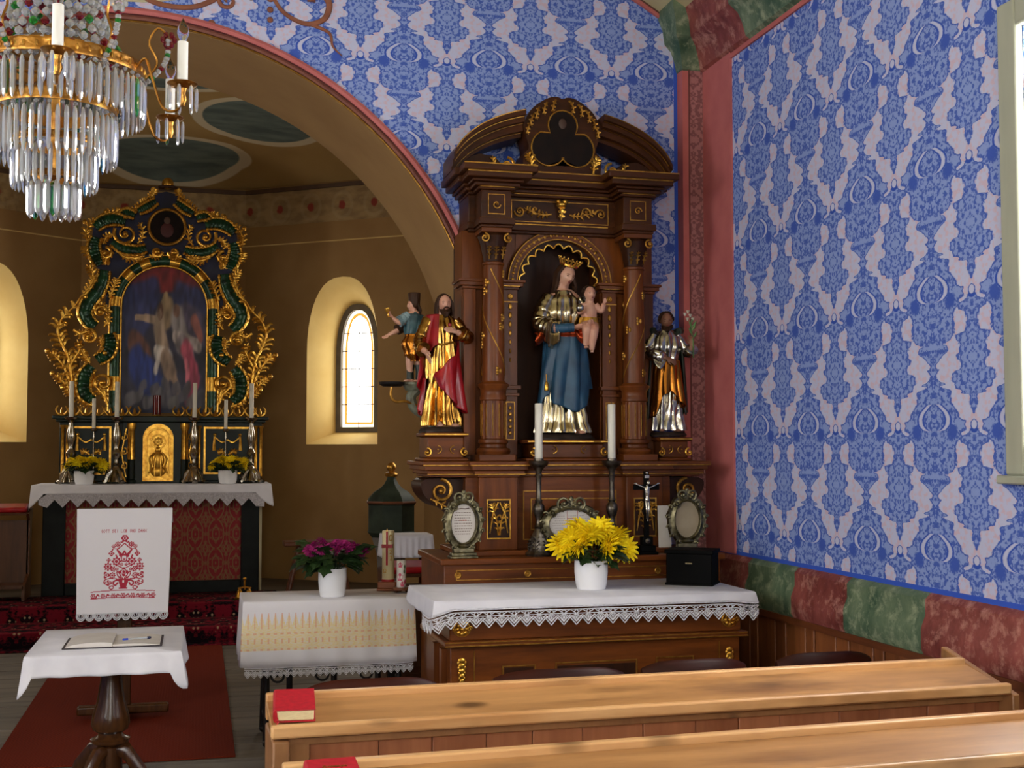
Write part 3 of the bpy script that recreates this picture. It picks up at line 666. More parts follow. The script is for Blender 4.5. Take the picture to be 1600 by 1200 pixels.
# niche body
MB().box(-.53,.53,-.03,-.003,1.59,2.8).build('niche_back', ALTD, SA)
for s_ in (-1,1):
    MB().box(min(s_*.23,s_*.53),max(s_*.23,s_*.53),-.22,-.03,1.59,2.80).build('niche_pier', ALT, SA, bev=.004)
    MB().box(min(s_*.235,s_*.315),max(s_*.235,s_*.315),-.25,-.22,1.62,2.5).build('pilaster', ALT, SA, bev=.003)
    MB().box(min(s_*.46,s_*.525),max(s_*.46,s_*.525),-.25,-.22,1.62,2.5).build('pilaster', ALT, SA, bev=.003)
    m = MB(); steps(m, min(s_*.24,s_*.52),max(s_*.24,s_*.52),-.25,-.1,[(2.49,2.505,.012),(2.505,2.525,.03),(2.525,2.54,.04)]); m.build('impost', ALTX, SA, bev=.003)
    m = MB(); steps(m, min(s_*.235,s_*.315),max(s_*.235,s_*.315),-.255,-.22,[(1.93,1.945,.008),(1.965,1.985,.015)]); m.build('pilaster_band', ALTX, SA, bev=.002)
    g = MB(); c = s_*.275
    frame(g, c-.024,c+.024,1.70,1.90,-.25,.004,.004)
    for k in range(5): g.sph((c,-.253,1.735+k*.033), (.01,.006,.012), 8, 6)
    for k in range(7): g.sph((c,-.251,2.12+k*.047), (lerp(.006,.011,k/6),.006,lerp(.012,.019,k/6)), 8, 6)
    g.lathe([(.016,0),(.012,.004),(.007,.003),(.005,.007),(0,.008)], 12, (c,-.25,2.455), RX(PI/2)); g.box(c-.04,c+.04,-.2535,-.25,2.425,2.429); g.box(c-.045,c+.045,-.285,-.281,2.504,2.508)
    g.build('gilded_drop', GOLD_D, SA)
    # column on its moulded base
    cx = s_*.385; cy = -.33
    MB().box(cx-.095,cx+.095,cy-.1,cy+.13,1.59,1.625).build('column_plinth', ALTX, SA, bev=.004)
    col = MB().lathe([(.085,1.625),(.09,1.64),(.085,1.655),(.07,1.66),(.068,1.675),(.078,1.685),(.076,1.70),(.064,1.705)], 32, (cx,cy,0)).build('column_base', ALTX, SA)
    MB().lathe([(.064,1.705),(.064,1.90)], 96, (cx,cy,0), mod=lambda a, j: 1-.06*max(0, math.cos(12*a))**2).build('fluted_drum', ALT, SA, sharp=50)
    g = MB()
    for k in range(12):
        a = 2*PI*(k+.5)/12; g.tube([(cx+.0645*math.cos(a),cy+.0645*math.sin(a),1.72),(cx+.0645*math.cos(a),cy+.0645*math.sin(a),1.885)], .0028, 5)
    g.build('gilded_flute', GOLD_D, SA)
    MB().lathe([(.064,1.90),(.07,1.905),(.07,1.92),(.066,1.93),(.068,1.96),(.08,1.975),(.082,1.985),(.066,1.995),(.06,2.0)], 32, (cx,cy,0)).build('column_ring', ALTX, SA)
    MB().lathe([(.059,2.0),(.058,2.2),(.055,2.4),(.051,2.60),(.058,2.605),(.058,2.615),(.05,2.62)], 32, (cx,cy,0)).build('column_shaft', ALT, SA)
    g = MB()
    for ph in (0, PI): g.tube([(cx+(.0585-.008*i/40)*math.cos(ph+s_*5.2*i/40),cy+(.0585-.008*i/40)*math.sin(ph+s_*5.2*i/40),2.03+.55*i/40) for i in range(41)], .0042, 6)
    for k in range(12):
        t_ = (k+.5)/12; a = s_*5.2*t_ + (1.3 if k % 2 else -1.2) - (0 if k % 4 < 2 else PI); z = 2.03+.55*t_; q = .058-.008*t_
        p = (cx+q*math.cos(a), cy+q*math.sin(a), z)
        for j in range(3): g.sph((p[0], p[1], z+(j-1)*.014), (.009,.009,.009), 7, 5)
        g.sph((cx+q*math.cos(a+.3), cy+q*math.sin(a+.3), z), (.009,.009,.014), 7, 5)
    g.build('gilded_vine', GOLD_D, SA)
    MB().lathe([(.05,2.62),(.055,2.66),(.062,2.70),(.078,2.75),(.07,2.765)], 32, (cx,cy,0), mod=lambda a, j: 1+.08*abs(math.cos(4*a))*(j > 0)).build('capital', ALTD, SA)
    MB().box(cx-.08,cx+.08,cy-.08,cy+.08,2.765,2.79).build('abacus', ALTX, SA, bev=.004)
    g = MB()
    for q in (-1,1):
        scroll3(g, (cx+q*.062,2.735), .024, 1.5, PI/2, q, cy-.075, .006)
        for kk in range(3): acanthus(g, [(cx+(kk-1)*.035,cy-.055,2.63),(cx+(kk-1)*.037,cy-.066,2.67),(cx+(kk-1)*.04,cy-.08,2.695)], .014, 3, .005)
    g.build('gilded_volute', GOLD_D, SA)
# spandrel with round arch, scalloped gilded edge
R1 = .235; zc = 2.53
pg = [(-.24,zc),(-.24,2.8),(.24,2.8),(.24,zc),(R1,zc)] + [(R1*math.cos(PI*i/32), zc+R1*math.sin(PI*i/32)) for i in range(1,32)] + [(-R1,zc)]
MB().prism(pg, -.226, -.12).build('arch_spandrel', ALT, SA)
rings = [[(r*math.cos(PI*i/48), y, zc+r*math.sin(PI*i/48)) for r, y in ((.235,-.215),(.235,-.25),(.285,-.25),(.29,-.235),(.29,-.215))] for i in range(49)]
MB().loft(rings).build('archivolt', ALTX, SA)
g = MB()
for r in (.238,.285): g.tube([(r*math.cos(PI*i/48), -.251, zc+r*math.sin(PI*i/48)) for i in range(49)], .0035, 6)
for k in range(24):
    a = PI*(k+.5)/24; g.sph((.262*math.cos(a),-.251,zc+.262*math.sin(a)), (.011,.005,.008), 7, 5, RY(-a)); g.sph((.262*math.cos(a+PI/48),-.251,zc+.262*math.sin(a+PI/48)), (.004,.004,.009), 6, 4, RY(-a))
g.build('gilded_arch_inlay', GOLD_D, SA)
sc_n = 11; pts = []
for k in range(sc_n):
    for j in range(9):
        a = PI*(k+j/8)/sc_n; r = .195+.024*math.sin(PI*j/8)
        pts.append((r*math.cos(a), zc+r*math.sin(a)))
rings = [[(x, -.205, z), (x*1.0, -.215, z), (R1*math.cos(PI*i/(len(pts)-1)), -.215, zc+R1*math.sin(PI*i/(len(pts)-1))), (R1*math.cos(PI*i/(len(pts)-1)), -.205, zc+R1*math.sin(PI*i/(len(pts)-1)))] for i, (x, z) in enumerate(pts)]
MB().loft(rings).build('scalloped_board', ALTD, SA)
MB().tube([(x, -.217, z) for x, z in pts], .0048, 6).build('gilded_scallop', GOLD, SA)
# entablature
m = MB(); m.box(-.50,.50,-.26,0,2.79,2.805); m.box(-.51,.51,-.27,0,2.805,2.84); m.box(-.50,.50,-.25,0,2.84,2.985)
for s_ in (-1,1): m.box(s_*.385-.085,s_*.385+.085,-.41,-.2,2.79,2.805); m.box(s_*.385-.095,s_*.385+.095,-.425,-.2,2.805,2.84); m.box(s_*.385-.08,s_*.385+.08,-.40,-.2,2.84,2.985)
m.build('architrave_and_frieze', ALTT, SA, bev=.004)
m = MB(); pc = [(2.985,3.0,.015),(3.0,3.02,.035),(3.02,3.035,.05),(3.035,3.065,.085),(3.065,3.10,.11)]
steps(m, -.49,.49,-.26,0, pc)
for s_ in (-1,1): steps(m, s_*.385-.085,s_*.385+.085,-.40,-.2, [(a+.0005,b-.0005,o) for a,b,o in pc])
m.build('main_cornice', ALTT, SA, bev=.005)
g = MB()
for z, o in ((2.838,.275),(3.0,.278),(3.063,.348),(3.098,.372)):
    g.box(-.26,.26,-o-.002,-o+.002,z-.003,z+.003)
    for s_ in (-1,1): g.box(s_*.385-(o-.18 if o>.3 else .09),s_*.385+(o-.18 if o>.3 else .09),-o-.142,-o-.138,z-.003,z+.003)
frame(g, -.27,.27,2.855,2.97,-.25,.004,.004)
for s_ in (-1,1): frame(g, s_*.385-.045,s_*.385+.045,2.86,2.965,-.40,.004,.004); scroll3(g, (s_*.385,2.91), .022, 1.3, 0, s_, -.402, .004)
g.build('gilded_line', GOLD_D, SA)
for s_ in (-1,1):
    g = MB(); scroll3(g, (s_*.225,2.91), .03, 1.5, PI, -s_, -.255, .006); scroll3(g, (s_*.14,2.92), .026, 1.2, 0, s_, -.255, .005)
    acanthus(g, [(s_*.05,-.255,2.90),(s_*.10,-.258,2.895),(s_*.16,-.258,2.91),(s_*.2,-.256,2.93)], .025, 6, .006)
    g.build('frieze_carving', GOLD_D, SA)
g = MB(); g.sph((0,-.275,2.95),(.028,.03,.018),10,8); g.sph((-.018,-.285,2.965),(.016,.014,.014),8,6); g.sph((.018,-.285,2.965),(.016,.014,.014),8,6); acanthus(g,[(0,-.27,2.955),(0,-.285,2.92),(0,-.27,2.87)],.02,3,.012); g.build('keystone_mask', GOLD, SA)
# broken segmental pediment
def ped(x, off=0): return 3.10 - off + .36*math.sqrt(max(0, 1-(x/.618)**2))
for s_ in (-1,1):
    rings = []
    for i in range(25):
        x = s_*lerp(.60,.215,i/24); q = lerp(0,1,i/24)
        prof3 = [(-.36,0),(-.36,-.03),(-.33,-.035),(-.33,-.06),(-.29,-.065),(-.29,-.10),(-.25,-.105),(-.25,-.125),(-.06,-.125),(-.06,0)]
        rings.append([(x, y, max(3.1, ped(x)-.005+d)) for y, d in prof3])
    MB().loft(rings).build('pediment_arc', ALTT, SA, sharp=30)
    g = MB()
    for y, d in ((-.36,-.003),(-.338,-.033),(-.298,-.062),(-.258,-.102)): g.tube([(s_*lerp(.585,.22,i/24), y, max(3.104, ped(s_*lerp(.585,.22,i/24))-.005+d)) for i in range(25)], .0032, 5)
    g.build('gilded_edge', GOLD_D, SA)
    MB().prism([(s_*.56,3.1),(s_*.54,3.17),(s_*.44,3.21),(s_*.36,3.20),(s_*.30,3.14),(s_*.24,3.12),(s_*.2,3.1)], -.24, -.08).build('pediment_field', ALTD, SA)
    MB().box(min(s_*.5,s_*.56),max(s_*.5,s_*.56),-.2,-.05,3.1,3.21).build('corner_block', ALTT, SA, bev=.004)
    g = MB(); scroll3(g, (s_*.29,3.155), .04, 1.4, PI/2, s_, -.25, .008)
    acanthus(g, [(s_*.17,-.3,3.12),(s_*.175,-.31,3.17),(s_*.2,-.31,3.21)], .03, 4, .008); acanthus(g, [(s_*.24,-.25,3.13),(s_*.3,-.255,3.12),(s_*.36,-.25,3.16),(s_*.37,-.25,3.2)], .025, 5, .006)
    g.build('gilded_scroll', GOLD, SA)
ol = [(-.21,3.1),(-.215,3.2),(-.185,3.24),(-.2,3.30),(-.215,3.36),(-.19,3.42),(-.15,3.47),(-.08,3.515),(-.03,3.525),(0,3.515)]
ol = ol + [(-x, z) for x, z in reversed(ol[:-1])]
ol = [(p.x, p.z) for p in spline([(x,0,z) for x, z in ol], 60)]
MB().prism(ol, -.30, -.12).build('pediment_plaque', ALTT, SA)
def trefoil(r, k=1):
    L = []
    for cx, cz, a0, a1 in ((.078,3.245,-150,62),(0,3.37,-32,212),(-.078,3.245,118,330)):
        rr = r*(1.0 if cx else .85)
        for i in range(17): a = math.radians(lerp(a0,a1,i/16)); L.append((cx+rr*math.cos(a), cz+rr*math.sin(a)))
    return L
PAINT_D = mat('darkened_oil_painting', srgb(30,17,12), srgb(14,8,7), .6, 0, 14, spec=.15)
MB().prism(trefoil(.092), -.304, -.298).build('trefoil_painting', PAINT_D, SA)
MB().sph((0,-.300,3.38),(.026,.008,.033),12,8).build('painted_face', mat('darkened_face', srgb(70,46,34)), SA)
MB().tube([(x,-.304,z) for x, z in trefoil(.095)], .005, 6, closed=True).build('gilded_trefoil', GOLD_D, SA)
for s_ in (-1,1):
    g = MB()
    for k in range(5):
        a = math.radians(lerp(78,12,k/4)); x = s_*.18*math.cos(a); z = 3.345+.165*math.sin(a)
        acanthus(g, [(x,-.302,z),(x+s_*.012,-.315,z-.02),(x+s_*.02,-.315,z-.05),(x+s_*.012,-.305,z-.07)], .014, 3, .007)
    g.build('gilded_leaf_border', GOLD_D, SA)
MB().tube([(-.545,-.2,3.21),(-.545,-.2,3.24),(-.54,-.2,3.25)], .004, 6).build('hook', IRON, SA)
# ---------------------------------------------------------------- carved figures
def fold(a, z, nf, seed):
    w = seed*1.7 + 1.1*math.sin(3.1*z+seed) + .5*math.sin(9*z+2*seed)
    return .75*abs(math.sin(nf*.5*a + w)) + .28*math.sin(nf*.83*a - 2*seed + 4*z) - .42
def drape(mb, tab, nf=9, amp=.12, seed=0, n=110, rows=46, cap=True):
    """a hanging garment: tab = [(z, cx, cy, rx, ry, fold strength)]"""
    rings = []; z0, z1 = tab[0][0], tab[-1][0]
    for j in range(rows+1):
        z = lerp(z0, z1, j/rows); cx, cy, rx, ry, fa = curve1(tab, z); R_ = []
        for i in range(n):
            a = 2*PI*i/n; k = 1 + amp*fa*fold(a, z, nf, seed)
            R_.append((cx+rx*k*math.cos(a), cy+ry*k*math.sin(a), z))
        rings.append(R_)
    return mb.loft(rings, cap=cap)
def wrap(mb, a0, a1, zt, zb, rad, nf=8, amp=.1, seed=1, nu=70, nv=30, cx=0, cy=0):
    """a cloak panel wrapped round the body from angle a0 to a1; zt/zb/rad are functions"""
    def fn(u, v):
        a = lerp(a0, a1, u); z = lerp(zt(u), zb(u), v); rx, ry = rad(u, v); k = 1 + amp*(.3+.7*v)*fold(a, z, nf, seed)
        return (cx+rx*k*math.cos(a), cy+ry*k*math.sin(a), z)
    return mb.grid(fn, nu, nv)
def limb(mb, pts, rs, n=12): return mb.tube(spline(pts, 14), [curve1([(i/(len(rs)-1), r) for i, r in enumerate(rs)], k/13)[0] for k in range(14)], n)
def head(mb, c, h, R):
    n, m = 32, 26; R3 = R.to_3x3(); c = Vector(c); vs = []; fs = []
    g = lambda x, s: math.exp(-(x/s)**2)
    def pt(a, b):
        x, y, z = .36*math.cos(b)*math.cos(a), .43*math.cos(b)*math.sin(a), .5*math.sin(b)
        if z < .02:
            t = (.02-z)/.52; x *= 1-.30*t**1.4; y = y*(1-.22*t) - .03*t
        if y < 0:
            y -= .10*g(x,.055)*g(z+.09,.085) + .05*g(x,.05)*g(z-.02,.1)
            y += .05*(g(x-.14,.075)+g(x+.14,.075))*g(z-.03,.055)
            y -= .02*g(z-.12,.05)*g(x,.22)
            y -= .03*g(x,.1)*g(z+.27,.05); y += .02*g(x,.12)*g(z+.205,.02)
            y -= .04*g(x,.1)*g(z+.41,.07)
            y -= .015*(g(x-.19,.08)+g(x+.19,.08))*g(z+.12,.09)
        return (x*h, y*h, z*h)
    vs.append((0,0,-.5*h))
    for j in range(1, m):
        for i in range(n): vs.append(pt(2*PI*i/n, -PI/2+PI*j/m))
    vs.append((0,0,.5*h)); vs = [c + R3 @ Vector(v) for v in vs]; L = len(vs)-1
    for i in range(n):
        k = (i+1) % n; fs.append((0,1+k,1+i)); fs.append((L,L-n+i,L-n+k))
        for j in range(m-2): fs.append((1+j*n+i,1+j*n+k,1+(j+1)*n+k,1+(j+1)*n+i))
    mb.add(vs, fs)
    for s_ in (-1,1): mb.sph(c + R3 @ Vector((s_*.345*h,.02*h,-.02*h)), (.05*h,.07*h,.12*h), 8, 6, R)
    return mb
def face(parent, T, c, h, R):
    R3 = R.to_3x3(); c = Vector(c)
    for s_ in (-1,1):
        MB(T).sph(c + R3 @ Vector((s_*.135*h,-.335*h,.03*h)), (.062*h,.04*h,.03*h), 10, 6, R).build('eye', EYE, parent)
        MB(T).tube([c + R3 @ Vector((s_*x*h,-y*h,z*h)) for x, y, z in ((.05,.40,.095),(.13,.395,.125),(.22,.335,.10))], .012*h, 5).build('eyebrow', HAIR, parent)
    MB(T).sph(c + R3 @ Vector((0,-.40*h,-.235*h)), (.085*h,.035*h,.028*h), 10, 6, R).build('lips', LIP, parent)
def hand(mb, wr, d, nrm, L, curl=.5, thumb=1):
    wr = Vector(wr); d = Vector(d).normalized(); nrm = Vector(nrm); nrm = (nrm - d*nrm.dot(d)).normalized(); s_ = d.cross(nrm)
    M3 = Matrix((s_, d, nrm)).transposed()
    mb.sph(wr + d*L*.27, (.235*L,.33*L,.11*L), 12, 8, M3)
    for i, ln in ((-1.5,.82),(-.5,1),(.5,.95),(1.5,.72)):
        p = wr + d*L*.46 + s_*i*.118*L; dd = d + s_*i*.05; pts = [p]
        for k, sl in enumerate((.24,.17,.12)):
            dd = (dd.normalized() + nrm*curl*(.35+.25*k)).normalized(); p = p + dd*sl*L*ln; pts.append(p)
        mb.tube(pts, [.064*L,.062*L,.056*L,.044*L], 8); mb.sph(pts[-1], .046*L, 8, 6)
    p = wr + d*L*.16 + s_*thumb*-.17*L; dd = (d*.75 - s_*thumb*.6 + nrm*.25).normalized()
    q = p + dd*.24*L; dd2 = (d + nrm*curl*.5 - s_*thumb*.1).normalized(); e = q + dd2*.2*L
    mb.tube([p, q, e], [.085*L,.07*L,.055*L], 8); mb.sph(e, .055*L, 8, 6)
    return mb
def foot(mb, p, L, a=0):
    R = RZ(a); p = Vector(p); R3 = R.to_3x3()
    mb.sph(p + R3 @ Vector((0,.1*L,.16*L)), (.19*L,.28*L,.2*L), 10, 8, R); mb.sph(p + R3 @ Vector((0,-.3*L,.1*L)), (.21*L,.34*L,.12*L), 10, 8, R)
    for k in range(5): mb.sph(p + R3 @ Vector(((k-2)*.08*L,-(.60-.035*abs(k-1.2)*1.6)*L,.06*L)), (.05*L,.09*L,.05*L), 8, 6, R)
    return mb
def torso(mb, z0=.42, z1=.84, sh=.115):
    return mb.loft([[(rx*math.cos(2*PI*i/20), ry*math.sin(2*PI*i/20), z) for i in range(20)] for z, rx, ry in
        ((z0,.075,.06),(.52,.09,.07),(.60,.078,.06),(.70,.095,.07),(.77,sh,.068),(.805,sh*.85,.055),(z1-.005,.05,.042))])
def rocky(parent, T, rx, ry, h, m, seed=1):
    rnd = random.Random(seed)
    return MB(T).lathe([(1,0),(1.03,h*.35),(.94,h*.8),(.85,h)], 22, (0,0,-h), sx=rx, sy=ry, mod=lambda a, j: 1+.06*math.sin(3*a+seed)+.05*math.sin(7*a+j)).build('rocky_base', m, parent)
BASEB = mat('dark_painted_rock', srgb(52,36,28), srgb(28,20,16), .6, 0, 20, bump=.5, bscale=30)
RED = mat('crimson_lacquer', srgb(172,26,34), srgb(120,14,22), .3, 0, 9, bump=.2, bscale=14, bdist=.01)
BLUE = mat('petrol_blue_paint', srgb(40,84,112), srgb(24,54,78), .45, 0, 9, bump=.2, bscale=14, bdist=.01)
ORANGE = mat('copper_red_lustre', srgb(204,84,34), srgb(140,44,18), .25, .7, 9)
DGREEN = mat('dark_green_paint', srgb(34,44,34), srgb(18,26,20), .5, 0, 9)
ROBE = mat('gold_leaf_robe', srgb(214,166,84), srgb(120,80,30), .22, 1, 9, (1,1,.4), bump=.25, bscale=26, bdist=.006)
ROBES = mat('silver_gold_robe', srgb(216,204,176), srgb(150,132,92), .22, 1, 9, (1,1,.4), bump=.25, bscale=26, bdist=.006)
COPPERG = mat('red_gold_cloak', srgb(206,132,52), srgb(120,66,20), .25, 1, 9, (1,1,.4), bump=.25, bscale=26, bdist=.006)
def sleeve(parent, T, pts, rs, m, name='sleeve', seed=0):
    mb = MB(T); P_ = spline(pts, 26); rr = [curve1([(i/(len(rs)-1), r) for i, r in enumerate(rs)], k/25)[0] for k in range(26)]
    rr = [r*(1+.05*math.sin(k*1.9+seed)+.04*math.sin(k*3.3)) for k, r in enumerate(rr)]
    mb.tube(P_, rr, 18); return mb.build(name, m, parent, sharp=60)
# ---- bearded figure in gold with a red cloak (left pedestal)
S = .70; T = Matrix.Scale(S, 4)
ST = thing('saint_statue', 'carved bearded man in gold robe and red cloak, hand on heart, left pedestal', 'statue', (1.86-.64, 6.6-.235, 1.765), .12)
b = MB(T); R = RZ(-.05) @ RX(.08) @ RY(-.06); hc = (.012,-.035,.915); head(b, hc, .135, R); limb(b, [(0,.0,.80),(.004,-.012,.85),(.008,-.02,.88)], [.05,.038,.04]); torso(b)
limb(b, [(-.105,0,.785),(-.165,-.02,.66),(-.185,-.085,.585),(-.165,-.145,.545)], [.042,.036,.03,.02])
hand(b, (-.165,-.145,.548), (.15,-.5,-.75), (.6,.1,.3), .105, .25, -1)
limb(b, [(.105,0,.785),(.185,-.03,.68),(.15,-.11,.665),(.075,-.135,.70)], [.042,.036,.03,.02])
hand(b, (.08,-.135,.70), (-1,-.12,.18), (0,.5,-.4), .105, .25, 1)
foot(b, (-.045,-.10,0), .12, -.15); foot(b, (.06,-.09,0), .12, .2)
for s_, x, y in ((-1,-.045,-.088),(1,.06,-.078)): limb(b, [(s_*.04,.01,.46),(s_*.045,.0,.25),(x*.9,-.045,.02)], [.045,.034,.02])
b.build('figure', SKIN, ST, remesh=.0028); face(ST, T, hc, .135, R)
mb = MB(T); drape(mb, [(.012,0,0,.145,.115,1.3),(.15,.0,0,.122,.1,1.2),(.35,0,0,.108,.092,1.),(.5,0,0,.115,.095,.8),(.60,0,-.005,.1,.085,.6),(.64,0,-.008,.098,.085,.5),(.74,0,-.008,.118,.088,.5),(.80,0,0,.112,.07,.3),(.83,.0,-.006,.066,.055,.1)], 15, .3, .4); mb.build('gold_robe', ROBE, ST, sharp=60)
MB(T).tube([(.103*math.cos(a*PI/20), -.006+.09*math.sin(a*PI/20), .615+.01*math.sin(a*.6)) for a in range(40)], .009, 8, closed=True).build('sash', GOLD, ST)
sleeve(ST, T, [(-.10,0,.79),(-.165,-.02,.66),(-.19,-.085,.585),(-.178,-.125,.56)], [.05,.047,.046,.058], ROBE)
sleeve(ST, T, [(.10,0,.79),(.19,-.03,.68),(.16,-.11,.662),(.10,-.14,.69)], [.05,.047,.045,.054], ROBE, seed=2)
mb = MB(T); wrap(mb, PI*.55, PI*1.37, lambda u: lerp(.83,.83,u), lambda u: curve1([(0,.06),(.4,.30),(.7,.52),(1,.60)], u)[0], lambda u, v: (lerp(.115,.175,v)*(1-.1*u), lerp(.085,.13,v)), 9, .16, .8); mb.build('red_cloak', RED, ST, sharp=60, solid=.008)
mb = MB(T); wrap(mb, PI*1.30, PI*2.35, lambda u: curve1([(0,.40),(.35,.52),(.7,.66),(1,.64)], u)[0], lambda u: curve1([(0,.37),(.12,.27),(.3,.17),(.55,.10),(.75,.20),(1,.26)], u)[0], lambda u, v: (lerp(.125,.168,v), lerp(.115,.150,v)), 9, .3, 2.2); mb.build('red_cloak_fold', RED, ST, sharp=60, solid=.008)
mb = MB(T); wrap(mb, PI*.78, PI*1.06, lambda u: .36, lambda u: .08+.05*math.sin(u*3), lambda u, v: (lerp(.13,.165,v), lerp(.11,.14,v)), 16, .14, 4); mb.build('red_cloak_tail', RED, ST, sharp=60, solid=.008)
hb = MB(T); hv = Vector(hc); R3 = R.to_3x3()
hb.sph(hv + R3 @ Vector((0,.018,.016)), (.056,.058,.062), 18, 12, R)
rnd = random.Random(3)
for k in range(26):
    a = lerp(-.30, PI+.30, k/25); x0 = .052*math.cos(a); y0 = .012+.055*math.sin(a)
    hb.tube([hv + R3 @ Vector((x0*.7,y0*.7,.05)), hv + R3 @ Vector((x0*1.12,y0,.0)), hv + R3 @ Vector((x0*1.22+.004*rnd.uniform(-1,1),y0*1.1,-.05)), hv + R3 @ Vector((x0*1.25+.008*rnd.uniform(-1,1),y0*1.15+.004,-.105+.02*rnd.random()))], [.013,.014,.014,.006], 6)
hb.build('long_hair', HAIR, ST)
bb = MB(T)
for k in range(11):
    a = lerp(-1.15, 1.15, k/10); bb.tube([hv + R3 @ Vector((.044*math.sin(a),-.036*math.cos(a)+.0,-.040)), hv + R3 @ Vector((.034*math.sin(a),-.052*math.cos(a),-.062)), hv + R3 @ Vector((.014*math.sin(a),-.05*math.cos(a),-.095))], [.005,.009,.004], 6)
for s_ in (-1,1): bb.tube([hv + R3 @ Vector((0,-.063,-.024)), hv + R3 @ Vector((s_*.016,-.06,-.03)), hv + R3 @ Vector((s_*.024,-.05,-.044))], [.004,.006,.004], 6)
bb.build('beard', HAIR, ST)
MB(T).sph((.03,-.108,.752), (.014,.008,.017), 10, 8).build('red_heart', RED, ST)
rocky(ST, T, .16, .14, .045, BASEB)
# ---- crowned woman with child (niche)
S = .92; T = Matrix.Scale(S, 4)
MD = thing('crowned_statue', 'crowned woman in silver bodice and petrol blue mantle holding a child in the niche', 'statue', (1.86+.02, 6.6-.25, 1.73))
b = MB(T); R = RZ(.30) @ RX(.30) @ RY(.16); hc = (.005,-.03,.915); head(b, hc, .128, R); limb(b, [(-.012,.0,.79),(-.008,-.006,.85),(-.002,-.014,.885)], [.045,.034,.036]); torso(b, sh=.105)
limb(b, [(-.095,0,.775),(-.145,-.03,.64),(-.09,-.115,.60),(.02,-.145,.605)], [.04,.034,.028,.019])
hand(b, (.02,-.145,.606), (1,-.1,.12), (-.1,.5,.6), .1, .35, 1)
limb(b, [(.095,0,.775),(.16,-.02,.66),(.15,-.10,.60),(.12,-.14,.585)], [.04,.034,.028,.02])
hand(b, (.12,-.14,.585), (-.2,-.6,.35), (-.5,.2,.8), .1, .5, -1)
foot(b, (.06,-.09,.0), .1, .2); limb(b, [(.035,.01,.46),(.045,.0,.25),(.055,-.05,.02)], [.045,.034,.02])
b.build('figure', SKIN, MD, remesh=.0032); face(MD, T, hc, .128, R)
mb = MB(T); drape(mb, [(.42,0,0,.1,.09,.5),(.55,0,0,.098,.085,.7),(.60,0,-.005,.09,.08,.6),(.70,-.004,-.012,.108,.092,.6),(.77,-.004,-.006,.104,.075,.4),(.815,-.006,0,.07,.055,.2),(.83,-.008,0,.052,.047,.1)], 13, .28, 1.3); mb.build('silver_bodice', ROBES, MD, sharp=60)
mb = MB(T); drape(mb, [(.01,.0,0,.155,.125,1.3),(.08,-.005,0,.135,.11,1.2),(.2,-.01,0,.115,.098,1),(.34,0,0,.1,.09,.7)], 17, .24, 2.1); mb.build('gold_hem', ROBES, MD, sharp=60)
mb = MB(T)
wrap(mb, -.35, 2*PI-.35+.02, lambda u: .60+.012*math.sin(6*u), lambda u: curve1([(0,.26),(.12,.27),(.35,.20),(.5,.05),(.56,.02),(.64,.22),(.72,.165),(.84,.125),(.93,.16),(1,.26)], u)[0], lambda u, v: (lerp(.108,.145,v**.8), lerp(.096,.128,v**.8)), 9, .27, 3.0, 110, 40); mb.build('blue_mantle', BLUE, MD, sharp=60, solid=.008)
mb = MB(T); drape(mb, [(.555,.0,-.002,.118,.104,1),(.575,.0,-.004,.128,.112,1),(.60,.0,-.004,.118,.104,1),(.615,0,0,.1,.088,.6)], 9, .2, 3.0); mb.build('copper_lining', ORANGE, MD, sharp=60)
mb = MB(T); mb.grid(lambda u, v: (-.10-.085*u+.01*math.sin(9*v), -.02-.05*math.sin(PI*v)-.01*u, .60-.035*u-.05*v-.012*math.sin(5*u+4*v)), 14, 12); mb.build('copper_flap', ORANGE, MD, sharp=60, solid=.008)
mb = MB(T); mb.grid(lambda u, v: (.035+.10*u, -.115-.03*math.sin(PI*u)-.012*math.sin(3*PI*v+5*u), .615-.10*v*(.4+.6*math.sin(PI*u))-.01*math.sin(7*u)), 18, 14); mb.build('copper_front_fold', ORANGE, MD, sharp=60, solid=.008)
sleeve(MD, T, [(-.09,0,.785),(-.14,-.025,.70),(-.15,-.05,.63),(-.11,-.10,.60)], [.048,.05,.054,.056], ROBES)
sleeve(MD, T, [(-.11,-.10,.60),(-.05,-.135,.60),(.015,-.145,.605)], [.03,.027,.025], BLUE, 'under_sleeve')
sleeve(MD, T, [(.09,0,.785),(.155,-.02,.68),(.155,-.09,.61)], [.046,.046,.046], ROBES)
mb = MB(T); mb.grid(lambda u, v: (-.145+.075*u+.006*math.sin(14*u), -.115-.03*math.sin(7*u)-.008*math.sin(4*v), .64-.155*v*(.75+.25*math.sin(PI*u))), 26, 16); mb.build('hanging_sleeve', ROBES, MD, sharp=60, solid=.012)
hb = MB(T); hv = Vector(hc); R3 = R.to_3x3(); hb.sph(hv + R3 @ Vector((0,.020,.014)), (.054,.056,.058), 18, 12, R)
for k in range(22):
    a = lerp(-.12, PI+.25, k/21); x0 = .05*math.cos(a); y0 = .014+.052*math.sin(a)
    hb.tube([hv + R3 @ Vector((x0*.7,y0*.7,.045)), hv + R3 @ Vector((x0*1.1,y0,.0)), hv + Vector((x0*1.25,y0*1.1+.01,-.065)), hv + Vector((x0*1.5-.01,y0*1.25+.025,-.15+.03*rnd.random()))], [.012,.013,.013,.005], 6)
hb.build('long_hair', HAIR, MD)
cr = hv + R3 @ Vector((0,.004,.052)); cb = MB(T)
cb.lathe([(.047,0),(.05,.004),(.050,.014),(.046,.016),(.044,.004)], 28, cr, R)
